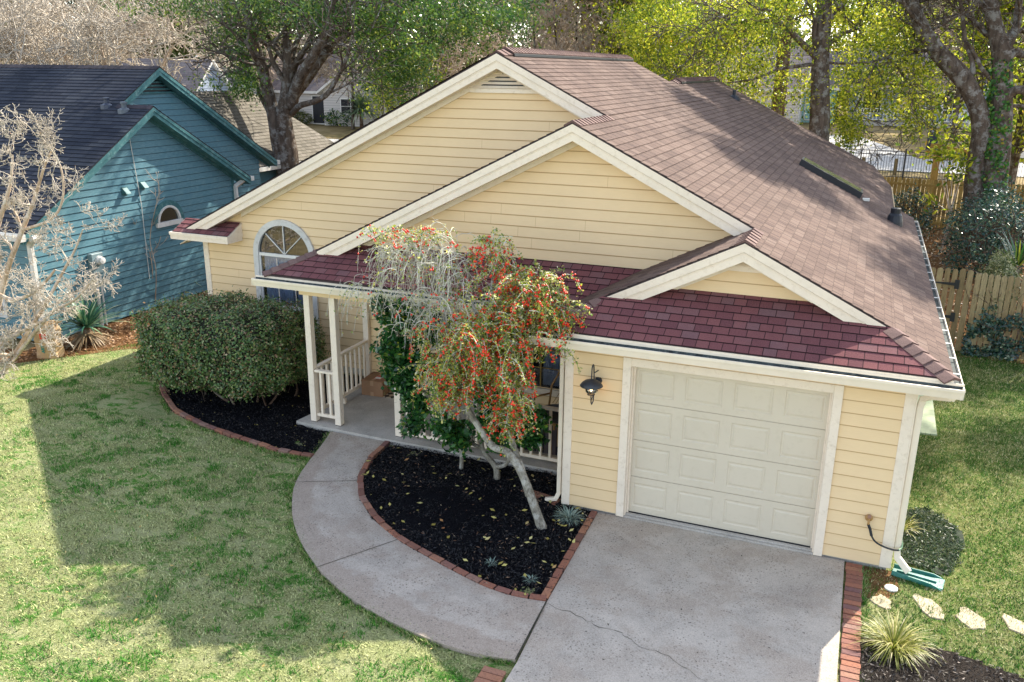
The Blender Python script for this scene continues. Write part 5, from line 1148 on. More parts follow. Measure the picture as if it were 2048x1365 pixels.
for q in ([(TX1, tp1, tz1), (TX1, 9.35, tz1-.6*3.3), (-14, 9.35, tz1-.6*3.3), (-14, tp1, tz1)], [(TX2, tp2, tz2), (TX2, 11.95, tz2-.6*4.45), (-30, 11.95, tz2-.6*4.45), (-30, tp2, tz2)]):
    sb_ = math.hypot(1, .6); slope_poly(tr_, q, (0, q[0][1], q[0][2]), (1, 0, 0), (0, -1/sb_, .6/sb_), (0, .6/sb_, 1/sb_)); deck(td_, q)
tr_.build('roof', M['tealroof'], TH); td_.build('roof_deck', M['dark'], TH)
for (pA, pB, xf, xw) in (((2.12, 2.48), (tp1, tz1), TX1, tw1), ((tp1, tz1), (9.38, tz1-.6*3.33), TX1, tw1), ((6.15, zT(6.15)), (tp2, tz2), TX2, tw2), ((tp2, tz2), (11.98, tz2-.6*4.48), TX2, tw2)):
    rake(pA, pB, xf, xw, 'rake_board', M['tealtrim'], TH, 'x', .8)
mc = MB(); M['tealcap'] = paint('dark_ridge_cap', (.035, .03, .04), .95, .3, 5, .4)
caps(mc, (-30, tp2, tz2), (TX2, tp2, tz2), (0, -.52, .85), (0, .52, .85), .14, .014, .2); mc.build('ridge_cap', M['tealcap'], TH); mc = MB(); caps(mc, (TX2, tp1, tz1), (TX1, tp1, tz1), (0, -.52, .85), (0, .52, .85)); mc.build('ridge_cap', M['tealcap'], TH)
# louvres at the big gable, half-moon window, hoods, meter, cable, downspouts, gutters
o = MB(); o.prism([(tw2+.02, tp2-.75, tz2-.62), (tw2+.02, tp2+.75, tz2-.62), (tw2+.02, tp2, tz2-.17)], (.02, 0, 0)); GV = o.build('gable_vent', M['dark'], TH)
for i in range(5):
    z0 = tz2-.62+i*.085; w0 = .72*(1-i/5.3); s_ = MB(); s_.prism([(tw2+.03, tp2-w0, z0), (tw2+.03, tp2+w0, z0), (tw2+.065, tp2+w0, z0-.03), (tw2+.065, tp2-w0, z0-.03)], (.0, 0, .02)); s_.build('louver', M['tealtrim'], GV)
yc, zc = 6.47, 2.09
mb = MB(); ns = 14
for (ri, ro, x0, x1) in ((.34, .39, tw1+.0, tw1+.065), ):
    for i in range(ns):
        a, b = math.pi*i/ns, math.pi*(i+1)/ns; mb.prism([(x0, yc+ri*math.cos(a), zc+ri*math.sin(a)), (x0, yc+ro*math.cos(a), zc+ro*math.sin(a)), (x0, yc+ro*math.cos(b), zc+ro*math.sin(b)), (x0, yc+ri*math.cos(b), zc+ri*math.sin(b))], (x1-x0, 0, 0))
mb.box((tw1, yc-.44, zc-.11), (tw1+.075, yc+.44, zc-.0)); TW = mb.build('window', M['offwhite'], TH)
mb = MB()
for i in range(ns):
    a, b = math.pi*i/ns, math.pi*(i+1)/ns; mb.prism([(tw1, yc+.39*math.cos(a), zc+.39*math.sin(a)), (tw1, yc+.52*math.cos(a), zc+.52*math.sin(a)), (tw1, yc+.52*math.cos(b), zc+.52*math.sin(b)), (tw1, yc+.39*math.cos(b), zc+.39*math.sin(b))], (.04, 0, 0))
mb.build('window_casing', M['tealtrim'], TW)
mb = MB(); mb.add([(tw1+.01, yc+.34*math.cos(math.pi*i/12), zc+.34*math.sin(math.pi*i/12)) for i in range(13)], [list(range(13))]); mb.build('pane', M['glass'], TW)
mb = MB(); v = [(tw1-.02, yc-.4, zc-.1), (tw1-.02, yc+.4, zc-.1), (tw1-.02, yc+.4, zc+.4), (tw1-.02, yc-.4, zc+.4)]; v2 = [(tw1-.8, b, c) for a, b, c in v]; mb.add(v+v2, [(4, 5, 6, 7), (0, 1, 5, 4), (1, 2, 6, 5), (2, 3, 7, 6), (3, 0, 4, 7)]); mb.build('room', M['room'], TW)
for (u, v) in ((248, 383), (284, 371)):
    p = atx(u, v, tw1); mb = MB(); mb.prism([(tw1, p[1]-.09, p[2]+.10), (tw1, p[1]+.09, p[2]+.10), (tw1, p[1]+.09, p[2]-.08), (tw1, p[1]-.09, p[2]-.08)], (.03, 0, 0)); mb.prism([(tw1+.03, p[1]-.07, p[2]+.08), (tw1+.15, p[1]-.07, p[2]-.05), (tw1+.03, p[1]-.07, p[2]-.05)], (0, .14, 0)); mb.build('vent_hood', M['tealtrim'], TH)
p0 = atx(258, 270, tw1+.03); mb = MB(); mb.tube([p0, (tw1+.03, p0[1]+.12, 2.6), (tw1+.03, p0[1]+.10, .8)], .008, 5); mb.build('cable', M['offwhite'], TH)
mp_ = atx(186, 525, tw1); mb = MB(); mb.box((tw1+.02, mp_[1]-.16, mp_[2]-.25), (tw1+.16, mp_[1]+.16, mp_[2]+.22)); MT = mb.build('electric_meter', paint('teal_grey_box', (.20, .28, .30), .5), TH, bevel=.01)
mb = MB(); mb.lathe((tw1+.16, mp_[1]+.02, mp_[2]+.06), [(.10, 0), (.10, .05), (.075, .06), (.075, .13), (.02, .14)], 16, 'x'); mb.build('meter_dial', M['offwhite'], MT)
mb = MB(); mb.tube([(tw1+.07, mp_[1]-.05, mp_[2]-.25), (tw1+.07, mp_[1]-.05, .0)], .04, 8); mb.tube([(tw1+.07, mp_[1]+.08, mp_[2]-.25), (tw1+.07, mp_[1]+.08, .0)], .022, 8); mb.build('conduit', M['offwhite'], MT)
dspout([(tw1+.45, 2.28, 2.42), (tw1+.32, 2.3, 2.36), (tw1+.10, 2.42, 2.2), (tw1+.10, 2.42, .35), (tw1+.16, 2.38, .22), (tw1+.75, 2.15, .10)], .11, 'downspout', M['offwhite'], TH)
dspout([(tw1+.2, 9.25, 2.82), (tw1+.06, 9.02, 2.65), (tw1+.06, 9.05, .1)], .10, 'downspout', M['offwhite'], TH)
mb = MB(); mb.box((-30, 2.02, 2.36), (TX1, 2.04, 2.48)); mb.box((-30, 2.04, 2.36), (TX1, 2.15, 2.37)); mb.box((-30, 2.14, 2.37), (TX1, 2.155, 2.50)); mb.box((TX1-.01, 2.0, 2.35), (TX1+.01, 2.16, 2.49)); mb.build('gutter', M['offwhite'], TH)
for (xf, y, z) in ((TX1, 9.36, 2.80), (TX2, 11.98, 2.95)):
    mb = MB(); mb.box((xf-1.2, y, z-.02), (xf+.02, y+.12, z+.10)); mb.build('gutter', M['offwhite'], TH)
M['bin'] = paint('bin_plastic', (.035, .045, .075), .4, .1, 4, 0); M['greyvent'] = paint('galvanised_vent', (.10, .12, .15), .5)
for (u, v) in ((214, 212), (249, 221)):
    d = _ray(u, v); t = (2.5-ts*2.15+ts*CAM[1]-CAM[2])/(d[2]-ts*d[1]); p = CAM+d*t; mb = MB(); mb.lathe((p[0], p[1], p[2]), [(.16, -.08), (.15, .02), (.06, .06), (.06, .14), (.08, .15), (.08, .19), (.03, .20)], 10); mb.build('roof_vent', M['bin'] if u < 230 else M['greyvent'], TH)
# front window at the picture edge, small utility cabinet
wx0, wx1 = at(-40, 600, 2.5)[0], at(14, 600, 2.5)[0]; mb = MB(); mb.box((wx0, 2.44, .5), (wx1, 2.5, .62)); mb.box((wx1-.1, 2.45, .62), (wx1, 2.5, 1.9)); mb.box((wx0, 2.445, 1.9), (wx1, 2.5, 2.0)); W3 = mb.build('window', M['offwhite'], TH)
mb = MB(); mb.box((wx0, 2.462, .62), (wx1-.1, 2.466, 1.9)); mb.build('pane', m_ if False else M['room'], W3)
# rear wing: grey roof facing our yard
mb = MB(); wd = MB()
q = [(-17.3, 11.0, 5.0), (-14.4, 9.2, 3.6), (-13.9, 12.0, 3.1)]
def plane_slope(mb, q, mat_U=(0, 1, 0)):
    q = [np.array(p, float) for p in q]; U = np.array(mat_U, float); nn = np.cross(q[1]-q[0], q[2]-q[0]); nn /= np.linalg.norm(nn); nn = nn if nn[2] > 0 else -nn
    U = U-nn*(U@nn); U /= np.linalg.norm(U); Vd = np.cross(nn, U); Vd = Vd if Vd[2] > 0 else -Vd
    slope_poly(mb, q, q[0], U, Vd, nn)
rx, rz = -17.6, 4.98; ex, ez = -15.2, 2.62
A1 = [(rx, 11.8, rz), (rx, 16.2, rz), (ex, 19.0, ez), (ex, 11.8, ez)]
plane_slope(mb, A1); deck(wd, A1); A2 = [(rx, 16.2, rz), (rx-3, 19.0, ez), (ex, 19.0, ez)]; plane_slope(mb, A2, (1, 0, 0)); deck(wd, A2); A3 = [(rx, 11.8, rz), (rx, 16.2, rz), (rx-3, 19, ez), (rx-3, 11.8, ez)]; plane_slope(mb, A3); deck(wd, A3)
mb.build('roof', M['greyroof'], TH); wd.build('roof_deck', M['dark'], TH)
mb = MB(); mb.box((ex-2.6, 11.5, .05), (ex-.35, 18.7, 2.6)); mb.build('wall', M['teal'], TH)
mb = MB(); mb.box((ex, 11.9, 2.48), (ex+.11, 19.0, 2.60)); mb.build('gutter', M['offwhite'], TH)
# paper yard bag with print
bp_ = atz(92, 716, 0); T = empty('yard_waste_bag', (float(bp_[0]), float(bp_[1])+.12, 0), 'crumpled brown paper yard bag with red and green print by the teal wall', 'paper bag', rz=R(18)); LOCAL.add(T.name)
M['kraft'] = paint('kraft_paper', (.46, .31, .17), .85, .12, 7, .5, 14)
rg = np.random.default_rng(3); vs = []; nseg = 20; lv = [0, .12, .28, .42, .55, .66, .74, .70]
for j, z in enumerate(lv):
    for i in range(nseg):
        a = 2*math.pi*i/nseg; c_, s_ = math.cos(a), math.sin(a); k = (abs(c_)**4+abs(s_)**4)**(-.25); f = 1-.25*(j/7)**2; cr = rg.normal(0, .012+.006*j)
        vs.append((.24*c_*k*f+cr, .19*s_*k*(f if j < 6 else f*.35)+cr*.6, z+(rg.normal(0, .035) if j > 4 else 0)))
mb = MB(); mb.add(vs, [(j*nseg+i, j*nseg+(i+1) % nseg, (j+1)*nseg+(i+1) % nseg, (j+1)*nseg+i) for j in range(len(lv)-1) for i in range(nseg)]+[list(range((len(lv)-1)*nseg, len(lv)*nseg))]); BG = mb.build('bag', M['kraft'], T)
def text(body, size, loc, rot, mat, parent, ext=.002):
    cu = bpy.data.curves.new('printed_text', 'FONT'); cu.body = body; cu.size = size; cu.extrude = ext; cu.align_x = 'CENTER'; cu.offset = .004
    me_o = bpy.data.objects.new('tmp', cu); COL.objects.link(me_o); dg = bpy.context.evaluated_depsgraph_get(); me = bpy.data.meshes.new_from_object(me_o.evaluated_get(dg)); bpy.data.objects.remove(me_o)
    me.materials.clear(); me.materials.append(mat); o = bpy.data.objects.new('printed_text', me); COL.objects.link(o); o.parent = parent; o.location = loc; o.rotation_euler = rot; return o
text('DE', .15, (.05, -.215, .44), (R(90), 0, 0), M['red'], T); text('ART', .085, (.02, -.215, .22), (R(90), R(-90), 0), M['blue'], T)
# ================================================================== FENCES
def pickets(name, a, b, z0, zt, n, mat, parent, dog=True, seed=1, gap=.020, lean=0):
    rg = np.random.default_rng(seed); a, b = np.array(a, float), np.array(b, float); d = (b-a)/np.linalg.norm(b-a); L = np.linalg.norm(b-a); w_ = L/n; q = np.array([-d[1], d[0]]); mb = MB()
    for i in range(n):
        c = a+d*(i+.5)*w_; mb.cur = float(rg.random()); h = zt+rg.normal(0, .014); hw = w_/2-gap/2*rg.uniform(.6, 2.0); P = []
        for (x, z) in ((-hw, z0), (hw, z0), (hw, h-.035), (hw-.03, h), (-hw+.03, h), (-hw, h-.035)): P.append((c[0]+d[0]*(x+rg.normal(0, .001)), c[1]+d[1]*x, z))
        mb.prism(P, (q[0]*.018, q[1]*.018, 0))
    return mb.build(name, mat, parent)
def fence(name, a, b, z0, zt, n, mat, label, seed, rails=(.35, 1.45), posts=(), postside=1):
    T = empty(name, (a[0], a[1], 0), label, 'fence'); pickets('pickets', a, b, z0, zt, n, mat, T, seed=seed)
    a, b = np.array(a, float), np.array(b, float); d = (b-a)/np.linalg.norm(b-a); q = np.array([-d[1], d[0]])*postside
    for r_ in rails:
        p0, p1 = a-q*.03*1, b-q*.03; mb = MB(); mb.cur = .4; mb.beam((p0[0], p0[1], r_), (p1[0], p1[1], r_), .04, .085); mb.build('rail', mat, T)
    for s in posts:
        p = a+(b-a)*s-q*.07; mb = MB(); mb.cur = .6; mb.box((p[0]-.05, p[1]-.05, 0), (p[0]+.05, p[1]+.05, zt-.04)); mb.build('post', mat, T)
    return T
# side fence with its gate beside the house
g0 = (4.30, 10.05); g1_ = (6.55, 9.80)
d = np.array(g1_)-np.array(g0); d = d/np.linalg.norm(d); gA = np.array(g0); 
T = empty('wooden_gate', (float(gA[0]), float(gA[1]), 0), 'weathered wooden picket gate with black strap hinges beside the house eave', 'gate')
gB = gA+d*1.45; pickets('pickets', gA, gB, .05, 1.82, 10, M['fence'], T, seed=4, gap=.022)
q = np.array([d[1], -d[0]])
for r_ in (.4, 1.45):
    mb = MB(); mb.cur = .3; mb.beam((gA[0]-q[0]*.03, gA[1]-q[1]*.03, r_), (gB[0]-q[0]*.03, gB[1]-q[1]*.03, r_), .04, .09); mb.build('rail', M['fence'], T)
for zz, pxy in ((1.50, (1909, 572)), (.78, (1901, 632))):
    xh = float(at(pxy[0], pxy[1], 9.9)[0]); s0 = gA+d*((xh-gA[0])/d[0]); mb = MB(); c = s0+q*.012
    mb.prism([(c[0]-d[0]*.40, c[1]-d[1]*.40, zz+.012), (c[0], c[1], zz+.035), (c[0], c[1], zz-.035), (c[0]-d[0]*.40, c[1]-d[1]*.40, zz-.012)], (q[0]*.008, q[1]*.008, 0))
    mb.prism([(c[0], c[1], zz+.10), (c[0]+d[0]*.09, c[1]+d[1]*.09, zz+.10), (c[0]+d[0]*.09, c[1]+d[1]*.09, zz-.10), (c[0], c[1], zz-.10)], (q[0]*.01, q[1]*.01, 0)); mb.build('hinge', M['dark'], T)
gC = gB+d*3.4; fence('wooden_fence', tuple(gB+d*.02), tuple(gC), .05, 1.80, 28, M['fence'], 'weathered wooden picket fence overgrown with ivy to the right of the gate', 5, posts=(.02, .6), postside=-1)
fence('wooden_fence', (3.2, 27.6), (6.6, 27.0), .0, 1.85, 24, M['fence2'], 'golden wooden privacy fence across the back yard just behind the roof', 6, rails=(.2, .75, 1.62), posts=(.62,))
fence('wooden_fence', (6.62, 27.0), (14.5, 26.6), .0, 1.85, 50, M['fence2'], 'golden wooden privacy fence behind the ivy-covered tree', 7, rails=(.2, .75, 1.62), posts=(.3, .55, .8))
for (a, b, lab) in (((1.0, 39.0), (7.2, 38.6), 'black iron picket fence before the street, left of the timber post'), ((7.25, 38.6), (16, 36.4), 'black iron picket fence before the street, right of the timber post')):
    T = empty('iron_fence', (a[0], a[1], 0), lab, 'fence', 'black iron fences along the street'); a, b = np.array(a), np.array(b); L = np.linalg.norm(b-a); n = int(L/.125); zb_, h_ = hgt(a[1]), 1.45
    for z in (.12, 1.22, 1.40): mb = MB(); mb.beam((*a, zb_+z), (*b, zb_+z), .03, .035); mb.build('rail', M['iron'], T)
    mb = MB()
    for i in range(n):
        p = a+(b-a)*(i+.5)/n; mb.box((p[0]-.010, p[1]-.010, zb_+.08), (p[0]+.010, p[1]+.010, zb_+h_-.02))
    mb.build('pickets', M['iron'], T)
    for i in range(0, int(L/2.1)+1):
        p = a+(b-a)*min(1, i*2.1/L); mb = MB(); mb.box((p[0]-.035, p[1]-.035, zb_-.1), (p[0]+.035, p[1]+.035, zb_+1.55)); mb.build('post', M['iron'], T)
mb = MB(); mb.cur = .3
pp = at(1878, 350, 30); px_, py_ = float(at(1870, 340, 30)[0]), 30.
T = empty('timber_arbor', (px_, py_, 0), 'square golden timber post with a cross beam beyond the back fence', 'timber frame')
mb.box((px_-.13, py_-.13, 0), (px_+.13, py_+.13, 3.0)); mb.build('post', M['fence2'], T)
mb = MB(); mb.cur = .5; mb.beam((px_-.3, py_, 2.93), (px_+1.25, py_-.4, 2.72), .12, .16); mb.build('beam', M['fence2'], T)
p = at(2020, 375, 31); mb = MB(); mb.cur = .2; mb.box((p[0]-.12, 30.9, 0), (p[0]+.12, 31.14, 3.1)); thing_mesh(mb, 'timber_post', M['fence'], 'grey square timber post behind the ivy tree at the right edge', 'post')
for k, (u, lab) in enumerate(((1727, 'short wooden bollard behind the iron fence, left one'), (1793, 'short wooden bollard behind the iron fence, right one'))):
    x = float(at(u, 320, 40.2)[0]); mb = MB(); mb.cur = .3; mb.box((x-.09, 40.1, hgt(40.2)-.05), (x+.09, 40.28, hgt(40.2)+.85)); o = thing_mesh(mb, 'wooden_bollard', M['fence'], lab, 'bollard'); o['group'] = 'wooden bollards at the street edge'
# wheelie bin, mailbox
bn = atg(1862, 300); T = empty('wheelie_bin', (float(bn[0]), float(bn[1]), float(hgt(bn[1]))), 'dark blue-grey wheelie bin at the edge of the street', 'bin'); LOCAL.add(T.name)
mb = MB(); mb.prism([(-.26, -.28, .05), (.26, -.28, .05), (.26, .28, .05), (-.26, .28, .05)], (0, 0, .1)); mb.add([(-.26, -.28, .15), (.26, -.28, .15), (.26, .28, .15), (-.26, .28, .15), (-.33, -.38, 1.05), (.33, -.38, 1.05), (.33, .34, 1.05), (-.33, .34, 1.05)], [(0, 1, 5, 4), (1, 2, 6, 5), (2, 3, 7, 6), (3, 0, 4, 7)])
M['bin'] = paint('bin_plastic', (.035, .045, .075), .4, .1, 4, 0); mb.build('body', M['bin'], T)
mb = MB(); mb.prism([(-.36, -.42, 1.05), (.36, -.42, 1.05), (.36, .36, 1.13), (-.36, .36, 1.13)], (0, 0, .05)); mb.build('lid', M['bin'], T)
for sx in (-1, 1): mb = MB(); mb.lathe((sx*.27-.03, .30, .12), [(.12, 0), (.12, .06)], 14, 'x'); mb.build('wheel', M['dark'], T)
mbx = atg(1716, 292); x, y = float(mbx[0]), float(mbx[1]); z = float(hgt(y)); T = empty('mailbox', (x, y, z), 'grey mailbox on a wooden post by the pale street', 'mailbox')
mb = MB(); mb.cur = .3; mb.box((x-.06, y-.06, z-.1), (x+.06, y+.06, z+1.05)); mb.build('post', M['fence'], T)
mb = MB(); mb.prism([(x-.13, y-.25, z+1.05), (x+.13, y-.25, z+1.05), (x+.13, y-.25, z+1.22), (x+.08, y-.25, z+1.30), (x-.08, y-.25, z+1.30), (x-.13, y-.25, z+1.22)], (0, .5, 0)); mb.build('box', paint('grey_metal', (.16, .20, .26), .4), T)
# ================================================================== FAR HOUSES
M['cream_side'] = siding_mat('pale_siding', (.66, .62, .58), (.55, .52, .50), .3, (.3, .28, .27)); M['bluesiding'] = siding_mat('blue_grey_siding', (.34, .40, .50), (.28, .34, .44), .3, (.10, .13, .18)); M['aqua'] = siding_mat('aqua_siding', (.30, .52, .50), (.26, .45, .44), .3, (.15, .25, .25))
M['tanroof'] = shingle_mat('tan_shingle', [(.20, .14, .10), (.27, .20, .15), (.34, .26, .20), (.40, .32, .26)], .4, .2); M['farroof'] = shingle_mat('far_grey_shingle', [(.12, .10, .11), (.17, .15, .15), (.22, .19, .19), (.27, .24, .23)], .4, .2)
def gable_block(T, x0, x1, y0, y1, z, hw, rise, wall, roof, trim, axis='y', oh=.4):
    """a walled block with a gable roof; axis = ridge direction"""
    mb = MB()
    for (O, U, Nn, poly) in (((x0, y0, z), (1, 0, 0), (0, -1, 0), None), ((x1, y0, z), (0, 1, 0), (1, 0, 0), None), ((x0, y1, z), (1, 0, 0), (0, 1, 0), None), ((x0, y0, z), (0, 1, 0), (-1, 0, 0), None)):
        w_ = (x1-x0) if U[0] else (y1-y0); P = [(0, 0), (w_, 0), (w_, hw), (0, hw)]
        if (U[0] and axis == 'y') or (U[1] and axis == 'x'): P = [(0, 0), (w_, 0), (w_, hw), (w_/2, hw+rise), (0, hw)]
        lap(mb, P, O, U, (0, 0, 1), Nn, .2, .02, 0, None, .03)
    mb.build('wall', wall, T); rf, dk = MB(), MB()
    if axis == 'y':
        xm = (x0+x1)/2; k = rise/((x1-x0)/2); e = hw-k*oh
        Q = [[(x0-oh, y0-oh, z+e), (xm, y0-oh, z+hw+rise), (xm, y1+oh, z+hw+rise), (x0-oh, y1+oh, z+e)], [(x1+oh, y0-oh, z+e), (xm, y0-oh, z+hw+rise), (xm, y1+oh, z+hw+rise), (x1+oh, y1+oh, z+e)]]; U = (0, 1, 0)
    else:
        ym = (y0+y1)/2; k = rise/((y1-y0)/2); e = hw-k*oh
        Q = [[(x0-oh, y0-oh, z+e), (x0-oh, ym, z+hw+rise), (x1+oh, ym, z+hw+rise), (x1+oh, y0-oh, z+e)], [(x0-oh, y1+oh, z+e), (x0-oh, ym, z+hw+rise), (x1+oh, ym, z+hw+rise), (x1+oh, y1+oh, z+e)]]; U = (1, 0, 0)
    for q_ in Q: q_ = [(a, b, c+.03) for a, b, c in q_]; plane_slope(rf, q_, U); deck(dk, q_, .2)
    rf.build('roof', roof, T); dk.build('rake_board', trim, T)
def win(T, x, y, z, w_, h, ax, trim, n='window', pane=None):
    mb = MB()
    if ax == 'y':
        mb.box((x-w_/2-.1, y-.06, z-.1), (x+w_/2+.1, y-.022, z+h+.1)); o = mb.build(n, trim, T); mb = MB(); mb.box((x-w_/2, y-.08, z), (x+w_/2, y-.062, z+h)); mb.build('pane', pane or M['room'], o)
        if n == 'window': mb = MB(); mb.box((x-.02, y-.09, z), (x+.02, y-.082, z+h)); mb.box((x-w_/2, y-.091, z+h/2-.02), (x+w_/2, y-.0825, z+h/2+.02)); mb.build('muntin', trim, o)
    return o
# cream house across the way (left of centre)
c = atg(632, 250); z = float(hgt(c[1])); cx_, cy_ = float(c[0]), float(c[1])
T = empty('cream_house', (cx_, cy_, z), 'pale cream house with tan roof, chimney and black front door seen past the big oak', 'house')
gable_block(T, cx_-4.5, cx_+7.5, cy_+.6, cy_+10, z, 2.9, 3.0, M['cream_side'], M['farroof'], M['white'], 'x')
gable_block(T, cx_+1.0, cx_+6.5, cy_-.2, cy_+5, z, 2.9, 1.9, M['cream_side'], M['tanroof'], M['white'], 'y')
gable_block(T, cx_-12, cx_-4.6, cy_-3.5, cy_+8, z, 3.0, 2.4, M['cream_side'], M['tanroof'], M['white'], 'y')
win(T, cx_, cy_+.6, z+.1, 1.15, 2.15, 'y', M['white'], 'front_door', M['dark']); win(T, cx_+3.6, cy_-.2, z+1.0, 1.8, 1.1, 'y', M['white']); win(T, cx_-8.0, cy_-3.5, z+.1, 4.4, 2.2, 'y', M['white'], 'garage_door', M['offwhite'])
mb = MB(); mb.box((cx_-.2, cy_+4.3, z+4.2), (cx_+.9, cy_+5.3, z+7.1)); mb.box((cx_-.3, cy_+4.2, z+7.1), (cx_+1.0, cy_+5.4, z+7.3)); mb.build('chimney', M['white'], T)
# blue-grey gable behind the teal roof
c = at(372, 118, 40); z = .6
T = empty('blue_house', (float(c[0]), 40, z), 'blue-grey sided house gable with grey roof behind the teal roof', 'house')
x = float(c[0]); yz = float(c[2])-z
gable_block(T, x-9, x-.3, 40, 45.5, z, yz-2.9, 2.9, M['bluesiding'], M['farroof'], M['white'], 'x', .35)
gable_block(T, x-14, x-2, 46, 52, z, yz-3.2, 2.6, M['bluesiding'], M['farroof'], M['white'], 'x', .35)
# aqua house with white porch railing (right)
c = atg(1760, 252); z = float(hgt(c[1])); x, y = float(c[0]), float(c[1])
T = empty('aqua_house', (x, y, z), 'house with dark windows and a white railed porch across the street behind the yellow-green leaves', 'house')
gable_block(T, x-2.5, x+9, y+2.2, y+11, z, 3.2, 2.6, M['bluesiding'], M['farroof'], M['white'], 'x'); gable_block(T, x-14, x-3.5, y+1, y+9, z, 3.0, 2.6, M['aqua'], M['farroof'], M['white'], 'x')
for k in (-.8, 2.2, 5.0): win(T, x+k, y+2.2, z+.9, 1.3, 1.6, 'y', M['white'])
win(T, x-5.2, y+1, z+.3, 1.0, 2.1, 'y', M['white'], 'front_door', M['aqua']); win(T, x-9.5, y+1, z+.1, 3.6, 2.3, 'y', M['white'], 'garage_door', M['offwhite'])
mb = MB(); mb.box((x-1.8, y-.2, z), (x+6.2, y+2.2, z+.3)); mb.build('porch_floor', M['slab'], T)
for (xa, xb) in ((x-1.7, x+3.0), (x+4.2, x+6.1)):
    mb = MB(); mb.box((xa, y-.13, z+1.25), (xb, y-.07, z+1.33)); mb.box((xa, y-.13, z+.42), (xb, y-.07, z+.48)); rl = mb.build('railing', M['white'], T)
    n = int((xb-xa)/.24)
    for i in range(n): p = xa+(xb-xa)*(i+.5)/n; mb = MB(); mb.box((p-.035, y-.12, z+.48), (p+.035, y-.08, z+1.25)); mb.build('baluster', M['white'], rl)
for xa in (x-1.75, x+3.05, x+4.15, x+6.15): mb = MB(); mb.box((xa-.08, y-.18, z+.3), (xa+.08, y-.02, z+3.1)); mb.build('porch_post', M['white'], T)
mb = MB(); mb.prism([(x-2.6, y-.7, z+3.1), (x-2.6, y+2.3, z+3.9), (x+6.6, y+2.3, z+3.9), (x+6.6, y-.7, z+3.1)], (0, 0, .12)); mb.build('porch_roof', M['farroof'], T)
# grey roofed house behind the trees (right of our ridge)
c = at(1420, 150, 62); T = empty('grey_roofed_house', (float(c[0]), 62, 1.7), 'low house with broad tan-grey roof behind the trees right of the chimneyless ridge', 'house')
gable_block(T, float(c[0])-8, float(c[0])+7, 62, 72, 1.7, 3.0, 3.0, M['cream_side'], M['farroof'], M['white'], 'x')
# ================================================================== TREES
rg = np.random.default_rng(1234)
def px_clumps(spec, rg):
    out = []
    for (u, v, y, su, sv, sy, n) in spec:
        for i in range(n): out.append(at(u+rg.normal(0, su), v+rg.normal(0, sv), y+rg.normal(0, sy)))
    return out
def ell(c, r, n, rg, shell=.45):
    a = rg.normal(0, 1, (n, 3)); a /= np.linalg.norm(a, axis=1, keepdims=True); return list(np.array(c)+a*np.array(r)*rg.uniform(shell, 1, (n, 1)))
# --- the big oak
oy = 14.8; ob = at(575, 345, oy)
T = empty('oak_tree', (float(ob[0]), oy, 0), 'big oak with lichen-spotted trunk forking into several limbs between the teal and yellow houses', 'tree')
vg = Veg(50); q = lambda *a: [at(u, v, oy+dy) for u, v, dy in a]
base = [np.array([ob[0], oy, 0.0]), np.array([ob[0], oy, 1.0])]
for nm, pts, r_ in (('trunk', base+q((576, 320, 0), (570, 280, 0), (566, 240, 0), (572, 205, 0), (574, 170, 0), (576, 120, 0), (574, 60, 0), (575, 0, 0), (580, -80, .3)), [.46, .42, .38, .36, .32, .25, .20, .17, .15, .12, .08]),
                    ('limb', base+q((566, 330, -.1), (556, 285, -.1), (550, 245, -.1), (540, 200, -.1), (528, 150, -.3), (514, 100, -.5), (500, 50, -.8), (487, -10, -1.0)), [.34, .30, .27, .25, .24, .21, .19, .17, .14, .10]),
                    ('limb', q((552, 240, 0), (530, 200, .4), (512, 160, .8), (492, 110, 1.2), (470, 60, 1.6), (440, 10, 2)), [.18, .16, .14, .12, .10, .07]),
                    ('limb', q((582, 215, 0), (596, 165, -.3), (622, 120, -.6), (648, 75, -.9), (664, 45, -1.1), (672, -10, -1.3)), [.20, .19, .16, .14, .12, .08]),
                    ('limb', q((584, 195, .1), (615, 155, .4), (650, 105, .7), (684, 62, 1.0), (730, 35, 1.3), (790, 15, 1.6), (840, -5, 1.8)), [.20, .19, .17, .15, .12, .09, .06]),
                    ('limb', q((584, 228, -.2), (600, 212, -.6), (630, 203, -1), (655, 188, -1.3), (672, 160, -1.5), (690, 125, -1.7), (700, 90, -1.8)), [.10, .10, .09, .08, .07, .06, .04]),
                    ('limb', q((575, 130, 0), (545, 90, .4), (528, 60, .8), (515, 40, 1)), [.08, .07, .05, .04]), ('limb', q((588, 150, .6), (590, 100, 1), (605, 50, 1.4), (600, 10, 1.7)), [.10, .09, .07, .05])):
    P = smoothp(pts, 4); rr = np.interp(np.linspace(0, 1, len(P)), np.linspace(0, 1, len(r_)), r_); mb = MB(); mb.tube(P, list(rr), 10); mb.build(nm, M['bark'], T, smooth=True)
    if nm == 'limb' or True:
        for i in range(len(P)//2, len(P), 3): vg.grow(P[i], (P[i]-P[i-1])+vg.rg.normal(0, .3, 3)*np.linalg.norm(P[i]-P[i-1]), 1.5, rr[i]*.5, 3, up=.1, rmin=.012)
vg.wood('branch', M['bark'], T, 4)
